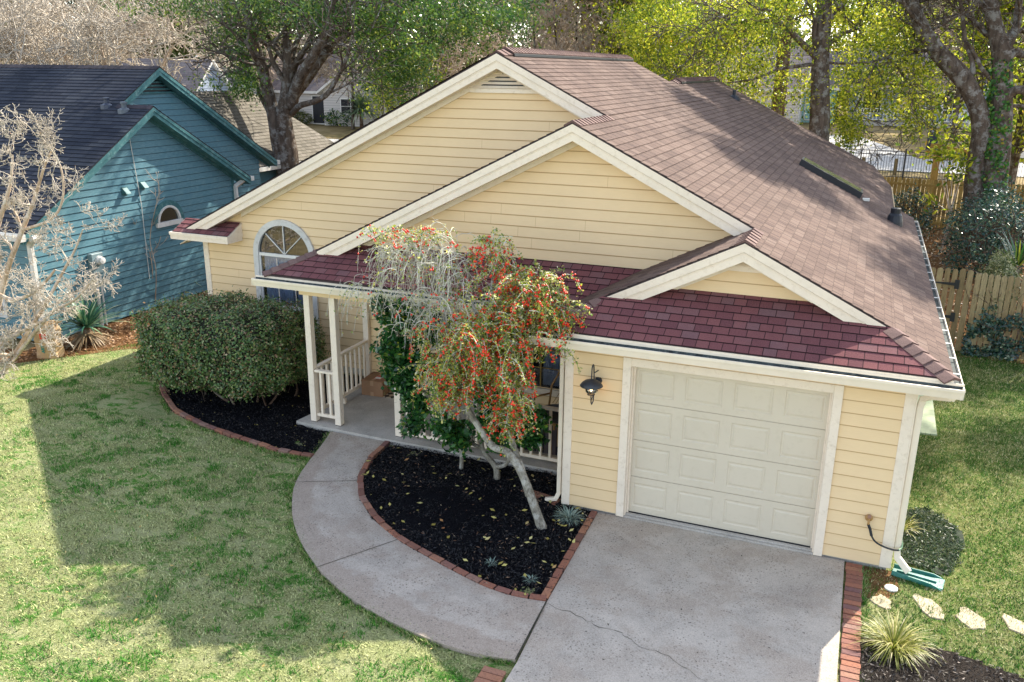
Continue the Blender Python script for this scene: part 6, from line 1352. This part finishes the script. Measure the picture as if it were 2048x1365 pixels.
cl = px_clumps([(350, 8, 15, 60, 12, 1.2, 22), (440, 45, 15, 20, 18, 1, 9), (480, 150, 14.6, 14, 14, .8, 10), (485, 95, 14.5, 15, 35, 1, 18), (435, 174, 14.4, 16, 4, .5, 3), (520, 20, 14.6, 40, 20, 1.4, 28), (600, 15, 14.5, 50, 20, 1.5, 36), (680, 30, 15, 50, 25, 1.5, 46), (760, 40, 15.5, 50, 35, 1.5, 56), (840, 60, 16, 40, 40, 1.5, 50), (930, 40, 17, 45, 35, 1.5, 46), (760, 120, 15.5, 40, 25, 1, 26), (820, 150, 16, 40, 22, 1, 24), (1000, 30, 18, 50, 25, 1.5, 30), (490, 165, 14.5, 10, 12, .3, 6)], rg)
crown('foliage', vg, 18000, .17, .09, .40, M['oakleaf'], T, 52, .5, .4, clumps=ell((-10.5, 15.5, 11.8), (8.5, 4.5, 4.0), 27, rg, .3))
crown('foliage', vg, 36000, .125, .055, .26, M['oakleaf'], T, 51, .5, .4, clumps=cl)
# --- the middle tree behind the roof, backlit
my = 22.0; mb_ = at(1640, 265, my)
T = empty('oak_tree', (float(mb_[0]), my, 0), 'straight grey-trunked tree with yellow-green backlit leaves rising behind the yellow house roof', 'tree')
vg = Veg(60); q = lambda *a: [at(u, v, my+dy) for u, v, dy in a]
for nm, pts, r_ in (('trunk', [np.array([mb_[0], my, 0])]+q((1637, 280, 0), (1640, 200, 0), (1641, 120, 0), (1646, 50, 0), (1650, -20, 0), (1650, -150, 0)), [.42, .36, .33, .29, .27, .24, .12]),
                    ('limb', q((1636, 118, 0), (1612, 95, -.4), (1585, 68, -.8), (1558, 45, -1.2), (1520, 42, -1.5), (1480, 44, -1.9), (1440, 62, -2.2)), [.12, .11, .10, .09, .08, .06, .03]),
                    ('limb', q((1558, 45, -1.2), (1540, 22, -1.4), (1515, 18, -1.6), (1490, 0, -1.8)), [.07, .05, .04, .02]),
                    ('limb', q((1636, 128, 0), (1600, 132, -.5), (1555, 140, -1), (1510, 158, -1.4), (1455, 166, -1.8)), [.07, .065, .05, .04, .02]),
                    ('limb', q((1656, 92, 0), (1680, 70, .5), (1712, 55, 1), (1732, 15, 1.4), (1745, -30, 1.6)), [.09, .07, .06, .05, .03]),
                    ('limb', q((1652, 126, 0), (1700, 127, .4), (1755, 122, .7), (1780, 110, 1), (1795, 92, 1.2)), [.05, .045, .035, .03, .02]),
                    ('limb', q((1668, 0, 0), (1690, 35, .5), (1718, 60, 1), (1740, 90, 1.4), (1790, 130, 1.8), (1820, 170, 2)), [.05, .045, .04, .035, .03, .015]),
                    ('limb', q((1755, 122, .7), (1735, 160, .5), (1720, 200, .4), (1700, 235, .3)), [.04, .03, .025, .012])):
    P = smoothp(pts, 4); rr = np.interp(np.linspace(0, 1, len(P)), np.linspace(0, 1, len(r_)), r_); mb = MB(); mb.tube(P, list(rr), 10 if nm == 'trunk' else 7); mb.build(nm, M['bark'], T, smooth=True)
    for i in range(len(P)//2, len(P), 4): vg.grow(P[i], (P[i]-P[i-1])+vg.rg.normal(0, .4, 3)*np.linalg.norm(P[i]-P[i-1]), 1.3, rr[i]*.4, 3, up=-.1, rmin=.010)
vg.wood('branch', M['bark'], T, 4)
crown('foliage', vg, 30000, .18, .11, .42, M['yleaf'], T, 66, .3, .4, clumps=ell((5.0, 23, 12.9), (5.0, 2.4, 3.9), 22, rg, .35))  # upper crown out of view, added to dapple the roof with shade
cl = px_clumps([(1290, 60, 24, 35, 30, 1.5, 60), (1350, 60, 23, 40, 35, 1.5, 70), (1420, 60, 22.5, 45, 40, 1.5, 66), (1300, 130, 24, 30, 22, 1, 30), (1400, 140, 22, 40, 30, 1.2, 34), (1500, 70, 21, 50, 45, 1.5, 60), (1530, 120, 21.5, 40, 30, 1.2, 26), (1470, 190, 22, 30, 20, 1, 16), (1580, 20, 21.5, 45, 25, 1.5, 34), (1600, 190, 23, 18, 30, 1, 14), (1720, 60, 23, 40, 40, 1.5, 50), (1700, 180, 23, 26, 45, 1.2, 34), (1760, 170, 24, 35, 36, 1.5, 32), (1700, 255, 22.5, 12, 22, .6, 14), (1830, 140, 25, 35, 40, 1.5, 34), (1800, 60, 24, 35, 35, 1.5, 34), (1650, 40, 24, 25, 25, 1, 16), (1830, 235, 25, 25, 25, 1, 14)], rg)
clh = ell((2.2, 23, 14), (6.0, 4.2, 3.4), 60, rg)
crown('foliage', vg, 46000, .115, .060, .24, M['yleaf'], T, 61, .3, .5, clumps=cl+clh)
# --- pine trunk behind
p = at(1553, 210, 33); T = empty('pine_tree', (float(p[0]), 33, 0), 'reddish pine trunk standing behind the straight grey-trunked tree', 'tree')
vg = Veg(62); mb = MB(); mb.tube([(p[0], 33, hgt(33)-.2), (p[0]+.1, 33, 5), (p[0]+.1, 33, 12), (p[0], 33, 22)], [.36, .32, .27, .12], 10); mb.build('trunk', M['bark2'], T, smooth=True)
for z in np.linspace(11, 21, 14): vg.grow((p[0], 33, z), (vg.rg.normal(), vg.rg.normal(), .2), 1.8, .06, 2, rmin=.015)
vg.wood('branch', M['bark2'], T, 3); crown('foliage', vg, 9000, .30, .05, .35, M['pineleaf'], T, 63)
# --- the ivy-covered twin-stem tree on the right
ry = 23.0; T = empty('ivy_tree', (float(at(1965, 440, ry)[0]), ry, 0), 'twin-stemmed leaning grey tree wrapped in ivy before the back fence', 'tree')
vg = Veg(70); q = lambda *a: [at(u, v, ry+dy) for u, v, dy in a]; rb = at(1968, 470, ry); rb2 = [np.array([rb[0]-.2, ry, 0.]), np.array([rb[0]-.15, ry, .6])]; rb3 = [np.array([rb[0]+.35, ry, 0.]), np.array([rb[0]+.33, ry, .6])]
ivyp = []
for nm, pts, r_ in (('trunk', rb2+q((1950, 430, 0), (1947, 380, 0), (1953, 320, 0), (1962, 270, -.1), (1958, 225, -.2), (1942, 185, -.3), (1920, 150, -.4), (1885, 115, -.5), (1862, 85, -.6), (1842, 50, -.7), (1822, 0, -.8), (1812, -60, -.9)), [.42, .38, .34, .32, .30, .30, .30, .30, .31, .29, .26, .23, .20, .16]),
                    ('trunk', rb3+q((1988, 430, 0), (1988, 370, 0), (1995, 310, 0), (2000, 260, 0), (2003, 210, 0), (2004, 160, 0), (2003, 110, 0), (1992, 60, 0), (1982, 10, 0), (1975, -60, 0)), [.50, .46, .44, .42, .40, .37, .34, .32, .30, .24, .22, .16]),
                    ('limb', q((1945, 150, -.3), (1944, 120, -.3), (1930, 80, -.4), (1925, 30, -.4), (1915, -20, -.4)), [.09, .08, .07, .06, .04]), ('limb', q((1985, 160, 0), (1965, 140, -.3), (1950, 110, -.4), (1935, 85, -.5)), [.08, .07, .06, .04]),
                    ('limb', q((2005, 125, 0), (2030, 105, .2), (2050, 110, .3), (2090, 80, .3)), [.16, .14, .12, .08]), ('limb', q((2002, 225, 0), (2018, 190, -.2), (2040, 180, -.3), (2090, 190, -.3)), [.15, .15, .14, .12]), ('limb', q((2005, 90, 0), (2030, 60, .3), (2036, 20, .5), (2045, -40, .6)), [.15, .14, .12, .1]),
                    ('limb', q((2008, 215, 0), (2035, 212, .2), (2080, 216, .3)), [.07, .06, .05])):
    P = smoothp(pts, 4); rr = np.interp(np.linspace(0, 1, len(P)), np.linspace(0, 1, len(r_)), r_); mb = MB(); mb.tube(P, list(rr), 10); mb.build(nm, M['bark'], T, smooth=True)
    if nm == 'trunk' and abs(pts[2][0]-q((1988, 430, 0))[0][0]) < .01:
        for i in range(2, len(P)-14):
            for k in range(11): a = rg.uniform(math.pi*.9, math.pi*1.75); ivyp.append(P[i]+(P[i+1]-P[i])*rg.random()+np.array([math.cos(a), math.sin(a), 0])*rr[i]*1.06)
    for i in range(max(4, len(P)*2//3), len(P), 4): vg.grow(P[i], (P[i]-P[i-1])+vg.rg.normal(0, .35, 3)*np.linalg.norm(P[i]-P[i-1]), 1.5, rr[i]*.35, 4, up=.1, rmin=.010)
for z in np.linspace(10, 15, 8): vg.grow((rb[0]+vg.rg.normal(0, 1), ry+vg.rg.normal(0, 1), z), (vg.rg.normal(), vg.rg.normal(), .5), 1.8, .06, 3, rmin=.012)
vg.wood('branch', M['bark'], T, 4)
crown('foliage', vg, 34000, .18, .11, .44, M['oakleaf'], T, 71, .4, .3, clumps=ell((9.4, 23.5, 15.6), (5.8, 2.6, 5.2), 26, rg, .35))  # leafy crown added out of view, shaped to throw shade on the roof
P = np.array(ivyp); n = len(P)*5; idx = rg.integers(0, len(P), n); P = P[idx]+rg.normal(0, .06, (n, 3)); nn = np.tile(np.array([[-.3, -1, .2]]), (n, 1)); V, F = leaf_quads(P, .11, .09, rg, .4, nn, jit=.7)
M['ivy'] = leaf_mat('ivy_leaf', [(0, (.02, .07, .015)), (.5, (.06, .19, .03)), (.85, (.14, .30, .05)), (1, (.45, .30, .04))], .3, .4); np_mesh('ivy', V, F, M['ivy'], T, rg.uniform(0, 1, n))
# --- generic tree builder for trees further off
def generic(name, T, loc, ht, kind, seed, s=1.0, trunk_r=.22, leafn=9000, leaf=(.2, .11), mat=None, bark=None, cr=.42, low=.35, twr=.02):
    vg = Veg(seed); x, y, z = loc; vg_rg = vg.rg
    P = smoothp([(x, y, z-.3), (x+vg_rg.normal(0, .15), y, z+ht*.3), (x+vg_rg.normal(0, .3), y+vg_rg.normal(0, .3), z+ht*.62), (x+vg_rg.normal(0, .4), y, z+ht*.92)], 5)
    rr = np.interp(np.linspace(0, 1, len(P)), [0, 1], [trunk_r, trunk_r*.25]); mb = MB(); mb.tube(P, list(rr), 7); mb.build('trunk', bark or M['bark'], T, smooth=True)
    for i in range(int(len(P)*low), len(P)):
        for k in range(2):
            a = vg_rg.uniform(0, 6.283); vg.grow(P[i], (math.cos(a), math.sin(a), vg_rg.uniform(.1, .9)), ht*cr*.32*vg_rg.uniform(.7, 1.2), rr[i]*.5, 3 if kind != 'bare' else 4, up=.15, rmin=twr, ratio=.72)
    vg.wood('branch', (bark or M['bark']) if kind != 'bare' else M['twig2'], T, 3)
    if kind != 'bare': crown('foliage', vg, leafn, leaf[0], leaf[1], ht*.045, mat or M['farleaf'], T, seed+1, .4, .3)
    return T
def local_tree(label, cat, group, *a, **k):
    T = empty(k.pop('tname', 'background_tree'), (0, 0, 0), label, cat, group); LOCAL.add(T.name); return generic(T.name, T, (0, 0, 0), *a, **k)
protos = {
 'bare': local_tree('', 'tree', None, 13, 'bare', 100, trunk_r=.17, tname='bare_tree', cr=.5, low=.3, twr=.028),
 'sap': local_tree('', 'tree', None, 12, 'bare', 140, trunk_r=.085, tname='bare_sapling', cr=.22, low=.35, twr=.016),
 'ever': local_tree('', 'tree', None, 15, 'leaf', 110, trunk_r=.28, leafn=9500, leaf=(.34, .2), mat=M['farleaf'], tname='evergreen_tree', cr=.46, low=.25),
 'yell': local_tree('', 'tree', None, 14, 'leaf', 120, trunk_r=.26, leafn=13000, leaf=(.26, .15), mat=M['yleaf'], tname='yellow_green_tree', cr=.46, low=.22),
 'pine': local_tree('', 'tree', None, 22, 'leaf', 130, trunk_r=.28, leafn=12000, leaf=(.5, .10), mat=M['pineleaf'], bark=M['bark2'], tname='pine_tree', cr=.26, low=.45)}
used = {}
def place_tree(kind, u, Y, s, label, rot=None, v0=140):
    p = at(u, v0, Y); pr = protos[kind]
    if kind not in used: T = pr; used[kind] = 1
    else:
        T = pr.copy(); COL.objects.link(T)
        for c in [o for o in bpy.data.objects if o.parent == pr]:
            c2 = c.copy(); COL.objects.link(c2); c2.parent = T
    T.location = (float(p[0]), Y, hgt(Y)); T.scale = (s, s, s); T.rotation_euler[2] = rot if rot is not None else rg.uniform(0, 6.28)
    T['label'] = label; T['category'] = 'tree'; T['group'] = {'sap': 'thin bare saplings behind the main ridge', 'bare': 'bare trees in the background', 'ever': 'evergreen trees in the background', 'yell': 'yellow-green trees in the background', 'pine': 'tall pines in the background'}[kind]
    return T
spec = [
 ('bare', 40, 27, .85, 'pale bare tree rising behind the left end of the teal roof ridge'), ('bare', 290, 52, 1.0, 'bare tree well behind and left of the blue house gable'),
 ('bare', 470, 50, 1.0, 'bare tree between the blue gable and the big oak'), ('bare', 700, 50, .9, 'bare tree in front of the right end of the cream house'),
 ('sap', 1085, 30, 1.0, 'thin bare sapling just right of the main gable peak'), ('sap', 1112, 33, 1.05, 'thin bare sapling above the left part of the ridge vent'), ('sap', 1135, 29, 1.0, 'thin bare sapling above the left middle of the ridge vent'), ('sap', 1160, 31, 1.1, 'thin bare sapling above the middle of the ridge vent'), ('sap', 1182, 34, 1.1, 'thin bare sapling above the right part of the ridge vent'), ('sap', 1208, 29, 1.0, 'thin bare sapling above the right end of the ridge vent'), ('bare', 1060, 55, 1.0, 'bare tree half hidden by the oak foliage over the main gable'),
 ('bare', 900, 42, .9, 'bare tree seen through the drooping oak branches left of the main gable'), ('bare', 1420, 55, .9, 'bare tree before the grey-roofed house'), ('bare', 1930, 50, 1.0, 'bare tree between the ivy-covered stems'),
 ('ever', 500, 66, 1.1, 'bushy evergreen behind the blue house gable'), ('ever', 620, 85, 1.2, 'evergreen crown behind the cream house chimney'), ('ever', 760, 70, 1.1, 'evergreen right of the cream house'), ('ever', 880, 60, 1.0, 'evergreen behind the oak branches above the long rake'),
 ('ever', 980, 75, 1.25, 'evergreen behind the main gable peak'), ('ever', 1130, 70, 1.2, 'evergreen behind the thin bare trees'), ('ever', 1260, 66, 1.1, 'evergreen behind the left of the yellow-green foliage'), ('ever', 1500, 85, 1.2, 'evergreen far behind the grey-roofed house'), ('ever', 1700, 90, 1.2, 'evergreen beyond the porch house roof'), ('ever', 1880, 80, 1.2, 'evergreen beyond the street right of the porch'), ('ever', 2040, 70, 1.2, 'evergreen at the right edge of the photo'),
 ('ever', 40, 70, 1.2, 'evergreen seen through the pale twigs at the far left'), ('ever', 220, 80, 1.3, 'evergreen behind the bare crape myrtles'), ('ever', 370, 90, 1.3, 'evergreen far behind the blue house'),
 ('pine', 500, 95, 1.1, 'tall pine far behind the left of the oak trunk'), ('pine', 560, 105, 1.0, 'tall pine far behind the oak trunk'), ('pine', 700, 90, 1.0, 'tall pine far behind the cream house'), ('pine', 850, 100, 1.05, 'tall pine far behind the oak foliage'), ('pine', 1180, 95, 1.1, 'tall pine far behind the bare saplings'), ('pine', 1350, 100, 1.1, 'tall pine far behind the yellow-green foliage'), ('pine', 1950, 95, 1.1, 'tall pine far behind the ivy tree'), ('pine', 300, 110, 1.1, 'tall pine far left of the blue house'),
 ('yell', 1300, 30, .85, 'yellow-green tree just behind the right end of the ridge vent'), ('yell', 2060, 30, .9, 'yellow-green tree behind the right edge of the ivy tree'), ('yell', 800, 42, .8, 'yellow-green tree behind the oak right of the fan palm')]
for k in spec: place_tree(k[0], k[1], k[2], k[3], k[4])
# far woods closing the gaps between the trees
vg = Veg(400); cl = []
for i in range(2200):
    a = rg.uniform(R(-68), R(22)); d = rg.uniform(118, 150); cl.append((CAM[0]+d*math.sin(a), CAM[1]+d*math.cos(a), 2+rg.uniform(0, 1)**.8*(10+4*math.sin(a*23)+3*math.sin(a*57+1))))
T = crown('far_woods', vg, 60000, 1.1, .7, 1.3, M['farleaf'], None, 401, .3, .2, clumps=cl); tag(T, 'far belt of woodland closing the view', 'woods', kind='stuff')
# --- bare pale crape myrtles behind the teal ridge
for k, (u, Y, s, lab) in enumerate(((95, 13.5, 1.0, 'pale bare crape myrtle behind the middle of the teal roof ridge'), (235, 15.0, 1.05, 'pale bare crape myrtle behind the right part of the teal roof ridge'), (-20, 14, 1.0, 'pale bare crape myrtle behind the far left of the teal roof'))):
    p = at(u, 140, Y); T = empty('crape_myrtle', (float(p[0]), Y, 0), lab, 'tree', 'bare crape myrtles behind the teal house'); vg = Veg(200+k)
    for j in range(6):
        a = j*1.05+vg.rg.uniform(-.3, .3); b = np.array([p[0], Y, 0]); c1 = b+np.array([math.cos(a)*.6, math.sin(a)*.6, 2.6]); c2 = b+np.array([math.cos(a)*1.5, math.sin(a)*1.3, 5.0*s]); c3 = c2+np.array([math.cos(a)*.7, math.sin(a)*.5, 1.2])
        Pp, rr = vg.limb([b, c1, c2, c3], [.11, .09, .06, .035])
        for i in range(6, len(Pp), 2): vg.grow(Pp[i], (Pp[i]-Pp[i-1])/np.linalg.norm(Pp[i]-Pp[i-1])*.8+vg.rg.normal(0, .5, 3), 1.3, rr[i]*.6, 4, up=.12, spread=.75, rmin=.013)
    vg.wood('trunk', M['pale'], T, 6, lo=.04); vg.wood('twigs', M['twig'], T, 3, hi=.04)
# --- the near bare crape myrtle on the left edge
b = atz(5, 748, 0); T = empty('crape_myrtle', (float(b[0]), float(b[1]), 0), 'pale bare crape myrtle with dense knobbly twigs at the left edge by the paper bag', 'tree'); vg = Veg(300); yy = float(b[1])
for pts, r_ in (([(4, 748, 0), (35, 700, 0), (62, 655, .1), (90, 610, .1), (120, 555, .2), (150, 500, .2), (165, 460, .2)], [.05, .045, .04, .035, .028, .02, .012]),
                ([(8, 745, 0), (50, 690, -.1), (90, 640, -.2), (110, 620, -.3), (150, 600, -.4), (185, 560, -.4)], [.045, .04, .035, .03, .02, .012]),
                ([(-30, 740, .1), (-10, 640, .2), (15, 540, .3), (45, 460, .4), (68, 400, .5), (90, 330, .5), (110, 290, .5)], [.06, .055, .05, .045, .035, .022, .012]),
                ([(-30, 700, 0), (0, 690, 0), (30, 672, -.1), (60, 655, -.2), (90, 640, -.2)], [.05, .045, .04, .03, .02]),
                ([(-60, 720, 0), (-30, 560, .1), (0, 440, .2), (20, 370, .3), (25, 310, .3)], [.06, .05, .04, .03, .015]),
                ([(45, 460, .4), (100, 440, .3), (125, 400, .3), (120, 330, .3), (80, 270, .3)], [.03, .025, .02, .015, .01]),
                ([(0, 590, 0), (30, 600, -.2), (75, 580, -.3), (110, 540, -.3)], [.04, .035, .028, .02])):
    Pp, rr = vg.limb([at(u, v, yy+dy) for u, v, dy in pts], r_)
    for i in range(3, len(Pp), 3): vg.grow(Pp[i], (Pp[i]-Pp[i-1])/np.linalg.norm(Pp[i]-Pp[i-1])*.7+vg.rg.normal(0, .6, 3), .42, max(rr[i]*.5, .008), 4, up=.12, spread=.85, rmin=.0046, ratio=.66, bend=.38)
vg.wood('trunk', M['pale'], T, 7, lo=.016); vg.wood('twigs', M['twig'], T, 3, hi=.016)
tg = vg.tips; idx = rg.integers(0, len(tg), 500); V, F = leaf_quads(np.array(tg)[idx], .03, .025, rg, .3); np_mesh('seed_pods', V, F, paint('seed_pod', (.20, .10, .05), .9), T)['kind'] = 'stuff'
# --- thin leafless shrub against the teal wall
b = atz(295, 615, 0); T = empty('thin_shrub', (float(b[0]), float(b[1]), 0), 'thin leafless multi-stemmed shrub against the teal wall', 'shrub'); vg = Veg(310); yb_ = float(b[1])
for pts in ([(305, 620), (290, 560), (262, 500), (240, 450), (225, 400)], [(300, 615), (305, 540), (290, 470), (270, 420), (262, 380)], [(310, 612), (312, 540), (300, 480), (310, 420), (320, 380)], [(298, 622), (270, 545), (245, 500), (225, 440)]):
    Pp, rr = vg.limb([at(u, v, yb_) for u, v in pts], [.018, .014, .010, .006]); [vg.grow(Pp[i], (Pp[i]-Pp[i-1])/np.linalg.norm(Pp[i]-Pp[i-1])+vg.rg.normal(0, .35, 3), .35, .006, 2, up=.25, spread=.4, rmin=.0045) for i in range(5, len(Pp), 3)]
vg.wood('stem', M['twig2'], T, 4)
# --- palms by the cream house, clipped shrubs at its door
def palm(u, v, Y, L, n, lab, name, mat, th=0.4):
    z = hgt(Y); p = at(u, v, Y); T = empty(name, (float(p[0]), Y, z), lab, 'palm'); V, F, Rn = blades((p[0], Y, p[2]), n, (L*.7, L), .10*L, rg, (.1, 1.7), .6, .1, 5); np_mesh('fronds', V, F, mat, T, Rn); mb = MB(); mb.tube([(p[0], Y, z), (p[0], Y, p[2])], [.16, .14], 8); mb.build('trunk', M['bark2'], T)
M['palm'] = leaf_mat('palm_leaf', [(0, (.08, .14, .07)), (.6, (.22, .30, .17)), (1, (.42, .46, .30))], .3); M['sago'] = leaf_mat('sago_leaf', [(0, (.12, .16, .02)), (1, (.46, .44, .08))], .3)
palm(722, 222, 50, 2.2, 170, 'round grey-green fan palm beside the cream house', 'fan_palm', M['palm']); palm(512, 228, 40, 1.2, 60, 'small yellow-green palm left of the oak trunk', 'small_palm', M['sago'])
def bush(name, c, r, n, leaf, mat, lab, seed, cat='shrub', core=True, up=.5):
    rg = np.random.default_rng(seed); T = empty(name, (float(c[0]), float(c[1]), float(c[2]-r[2])), lab, cat); a = rg.normal(0, 1, (n, 3)); a /= np.linalg.norm(a, axis=1, keepdims=True)
    lum = 1+.16*np.sin(a[:, 0]*5+seed)*np.cos(a[:, 2]*6+seed)+.12*np.sin(a[:, 1]*9+a[:, 0]*4); P = np.array(c)+a*np.array(r)*(lum*rg.uniform(.72, 1.05, n))[:, None]; k = P[:, 2] > hgt(c[1])+.02; P = P[k]; V, F = leaf_quads(P, leaf[0], leaf[1], rg, up, a[k]*.6); np_mesh('foliage', V, F, mat, T, rg.uniform(0, 1, len(P)))
    vg = Veg(seed)
    for i in range(10): vg.grow((c[0]+rg.normal(0, r[0]*.2), c[1]+rg.normal(0, r[1]*.2), hgt(c[1])), (rg.normal(0, .5), rg.normal(0, .5), 1), r[2]*.9, .02+.01*r[2], 2, up=.1, rmin=.008)
    vg.wood('stem', M['bark2'], T, 4); return T
for (u, v, rx_, rz_, lab, mt) in ((605, 246, 1.6, .6, 'low pale green shrubs left of the black front door', 'farleaf'), (628, 236, 1.0, .8, 'rounded shrub beside the black front door', 'farleaf'), (662, 244, 1.9, .6, 'clipped dark hedge under the cream house window', 'dkleaf'), (690, 250, 1.5, .7, 'second dark shrub right of the clipped hedge by the fan palm', 'dkleaf')):
    c = atg(u, v); bush('front_shrub', (c[0], c[1]-.8, hgt(c[1])+rz_*.8), (rx_, .9, rz_), 1600, (.16, .09), M[mt], lab, int(u))
# --- shrubs and vines to the right of the house
bush('evergreen_shrub', (7.0, 18.2, 1.1), (1.25, 1.2, 1.25), 5200, (.11, .05), M['shrubleaf'], 'large dark blue-green shrub behind the gate in front of the ivy tree', 501)
bush('evergreen_shrub', (8.5, 15.0, 1.1), (.9, 1.3, 1.2), 4500, (.11, .05), M['shrubleaf'], 'dark shrub behind the ivy-covered side fence at the right edge', 502)
bush('evergreen_shrub', (4.9, 24.5, .8), (1.1, .9, .9), 2600, (.10, .05), M['shrubleaf'], 'low dark shrub under the golden back fence beside the roof edge', 503)
bush('evergreen_shrub', (7.4, 21.0, 1.2), (1.3, .9, 1.2), 3600, (.10, .05), M['shrubleaf'], 'glossy shrub at the foot of the ivy tree', 504)
vmc = at(2010, 500, 10.6)
bush('vine_mound', (float(vmc[0]), 10.6, 1.35), (.38, .8, .75), 5200, (.08, .035), leaf_mat('vine_leaf', [(0, (.05, .08, .03)), (.5, (.18, .22, .08)), (1, (.50, .48, .28))], .4), 'pale tangled vine heaped over the side fence', 505, 'vine')
# ivy over the side fence
n = 9000; s_ = rg.uniform(0, 3.4, n)**1.0; zz = rg.uniform(0, 1.9, n); ok = (zz < .55+.28*np.sin(s_*2.3+1)+s_*.38+rg.normal(0, .12, n)); s_, zz = s_[ok], zz[ok]; n = len(s_)
dF = (gC-gB)/np.linalg.norm(gC-gB); qF = np.array([dF[1], -dF[0]])
P = np.c_[gB[0]+dF[0]*s_+qF[0]*rg.uniform(.02, .16, n), gB[1]+dF[1]*s_+qF[1]*rg.uniform(.02, .16, n), zz]; cl_ = np.sin(s_*9+zz*5)+np.sin(zz*11-s_*4+2)+rg.normal(0, .5, n); P = P[cl_ > -.5]
V, F = leaf_quads(P, .085, .055, rg, .5, np.tile([[qF[0], qF[1], .3]], (len(P), 1)), jit=.6)
T = empty('ivy', (float(gB[0]), float(gB[1]), 0), 'blue-green ivy climbing over the side fence right of the gate', 'ivy'); np_mesh('foliage', V, F, M['shrubleaf'], T, rg.uniform(0, 1, len(P)))
vg = Veg(520)
for i in range(14): s0 = rg.uniform(.2, 3.3); p0 = gB+dF*s0+qF*.03; vg.grow((p0[0], p0[1], 0), (dF[0]*rg.normal(0, .4), dF[1]*rg.normal(0, .4), 1), .8, .012, 2, up=.2, rmin=.005)
vg.wood('stem', M['bark2'], T, 3)
p = at(2040, 505, 12.5); V, F, Rn = blades((p[0], 12.5, p[2]-.3), 30, (.7, 1.0), .05, rg, (.05, .9), .25, .15, 4); T = empty('spiky_palm', (float(p[0]), 12.5, 0), 'upright spiky palmetto blades at the right edge above the side fence', 'palm'); np_mesh('fronds', V, F, M['dkleaf'], T, Rn); mb = MB(); mb.tube([(p[0], 12.5, 0), (p[0], 12.5, p[2]-.4)], [.1, .08], 7); mb.build('trunk', M['bark2'], T)
# small magnolia sapling before the back fence
T = empty('magnolia_sapling', (float(at(1895, 420, 22)[0]), 22, 0), 'young magnolia with large yellow-green leaf whorls in front of the back fence', 'tree'); vg = Veg(530)
for (u, v) in ((1882, 295), (1905, 315), (1915, 355), (1870, 310), (1860, 400), (1930, 325)):
    t_ = at(u, v, 22); vg.limb([(T.location[0], 22, 0), (T.location[0]+.1, 22, 1.2), t_], [.03, .02, .01]); vg.tips += [t_]*3
vg.wood('stem', M['pale'], T, 4); crown('foliage', vg, 260, .26, .09, .20, M['yleaf'], T, 531, .2, .2)
def in_dp(x, y): return ((x-4.62)/.44)**2+((y-1.0)/.85)**2 < 1+.25*math.sin(x*19)*math.cos(y*13)
scatter('dark_grass', 3200, in_dp, (4.1, 0, 5.2, 2), .06, .012, leaf_mat('dark_grass_blade', [(0, (.01, .03, .012)), (.7, (.04, .09, .03)), (1, (.20, .22, .10))], .2), .03, 'patch of dark grass beside the garage corner', 'grass', 22, .5)
# grasses at the garage corner
c = (4.34, 1.15, .02); V, F, Rn = blades(c, 90, (.12, .28), .012, rg, (.1, 1.0), .6, .16); o = np_mesh('grass_clump', V, F, M['clumpleaf'], None, Rn); tag(o, 'small grassy clump against the garage side wall by the dark patch of grass', 'ornamental grass')
def in_y(x, y): return 9.9 < y < 27 and 4.3 < x < 12
scatter('leaf_litter_pile', 9000, in_y, (4.3, 9.9, 12, 27), .10, .06, leaf_mat('dry_leaf', [(0, (.12, .07, .03)), (.6, (.34, .21, .10)), (1, (.60, .46, .28))], .1), .03, 'dry brown leaves over the back yard floor', 'leaves', 8, 2.0)
def in_t(x, y): return True
scatter('leaf_litter_pile', 5000, lambda x, y: x > -12.6 and y > (x+12.3)*1.55+1.2, (-12.6, 1.4, -9.1, 9), .07, .04, M['chip2'] if False else leaf_mat('dry_leaf2', [(0, (.14, .06, .025)), (.6, (.38, .20, .09)), (1, (.60, .42, .26))], .1), .03, 'dry brown leaves on the strip along the teal wall', 'leaves', 9, 2.0)
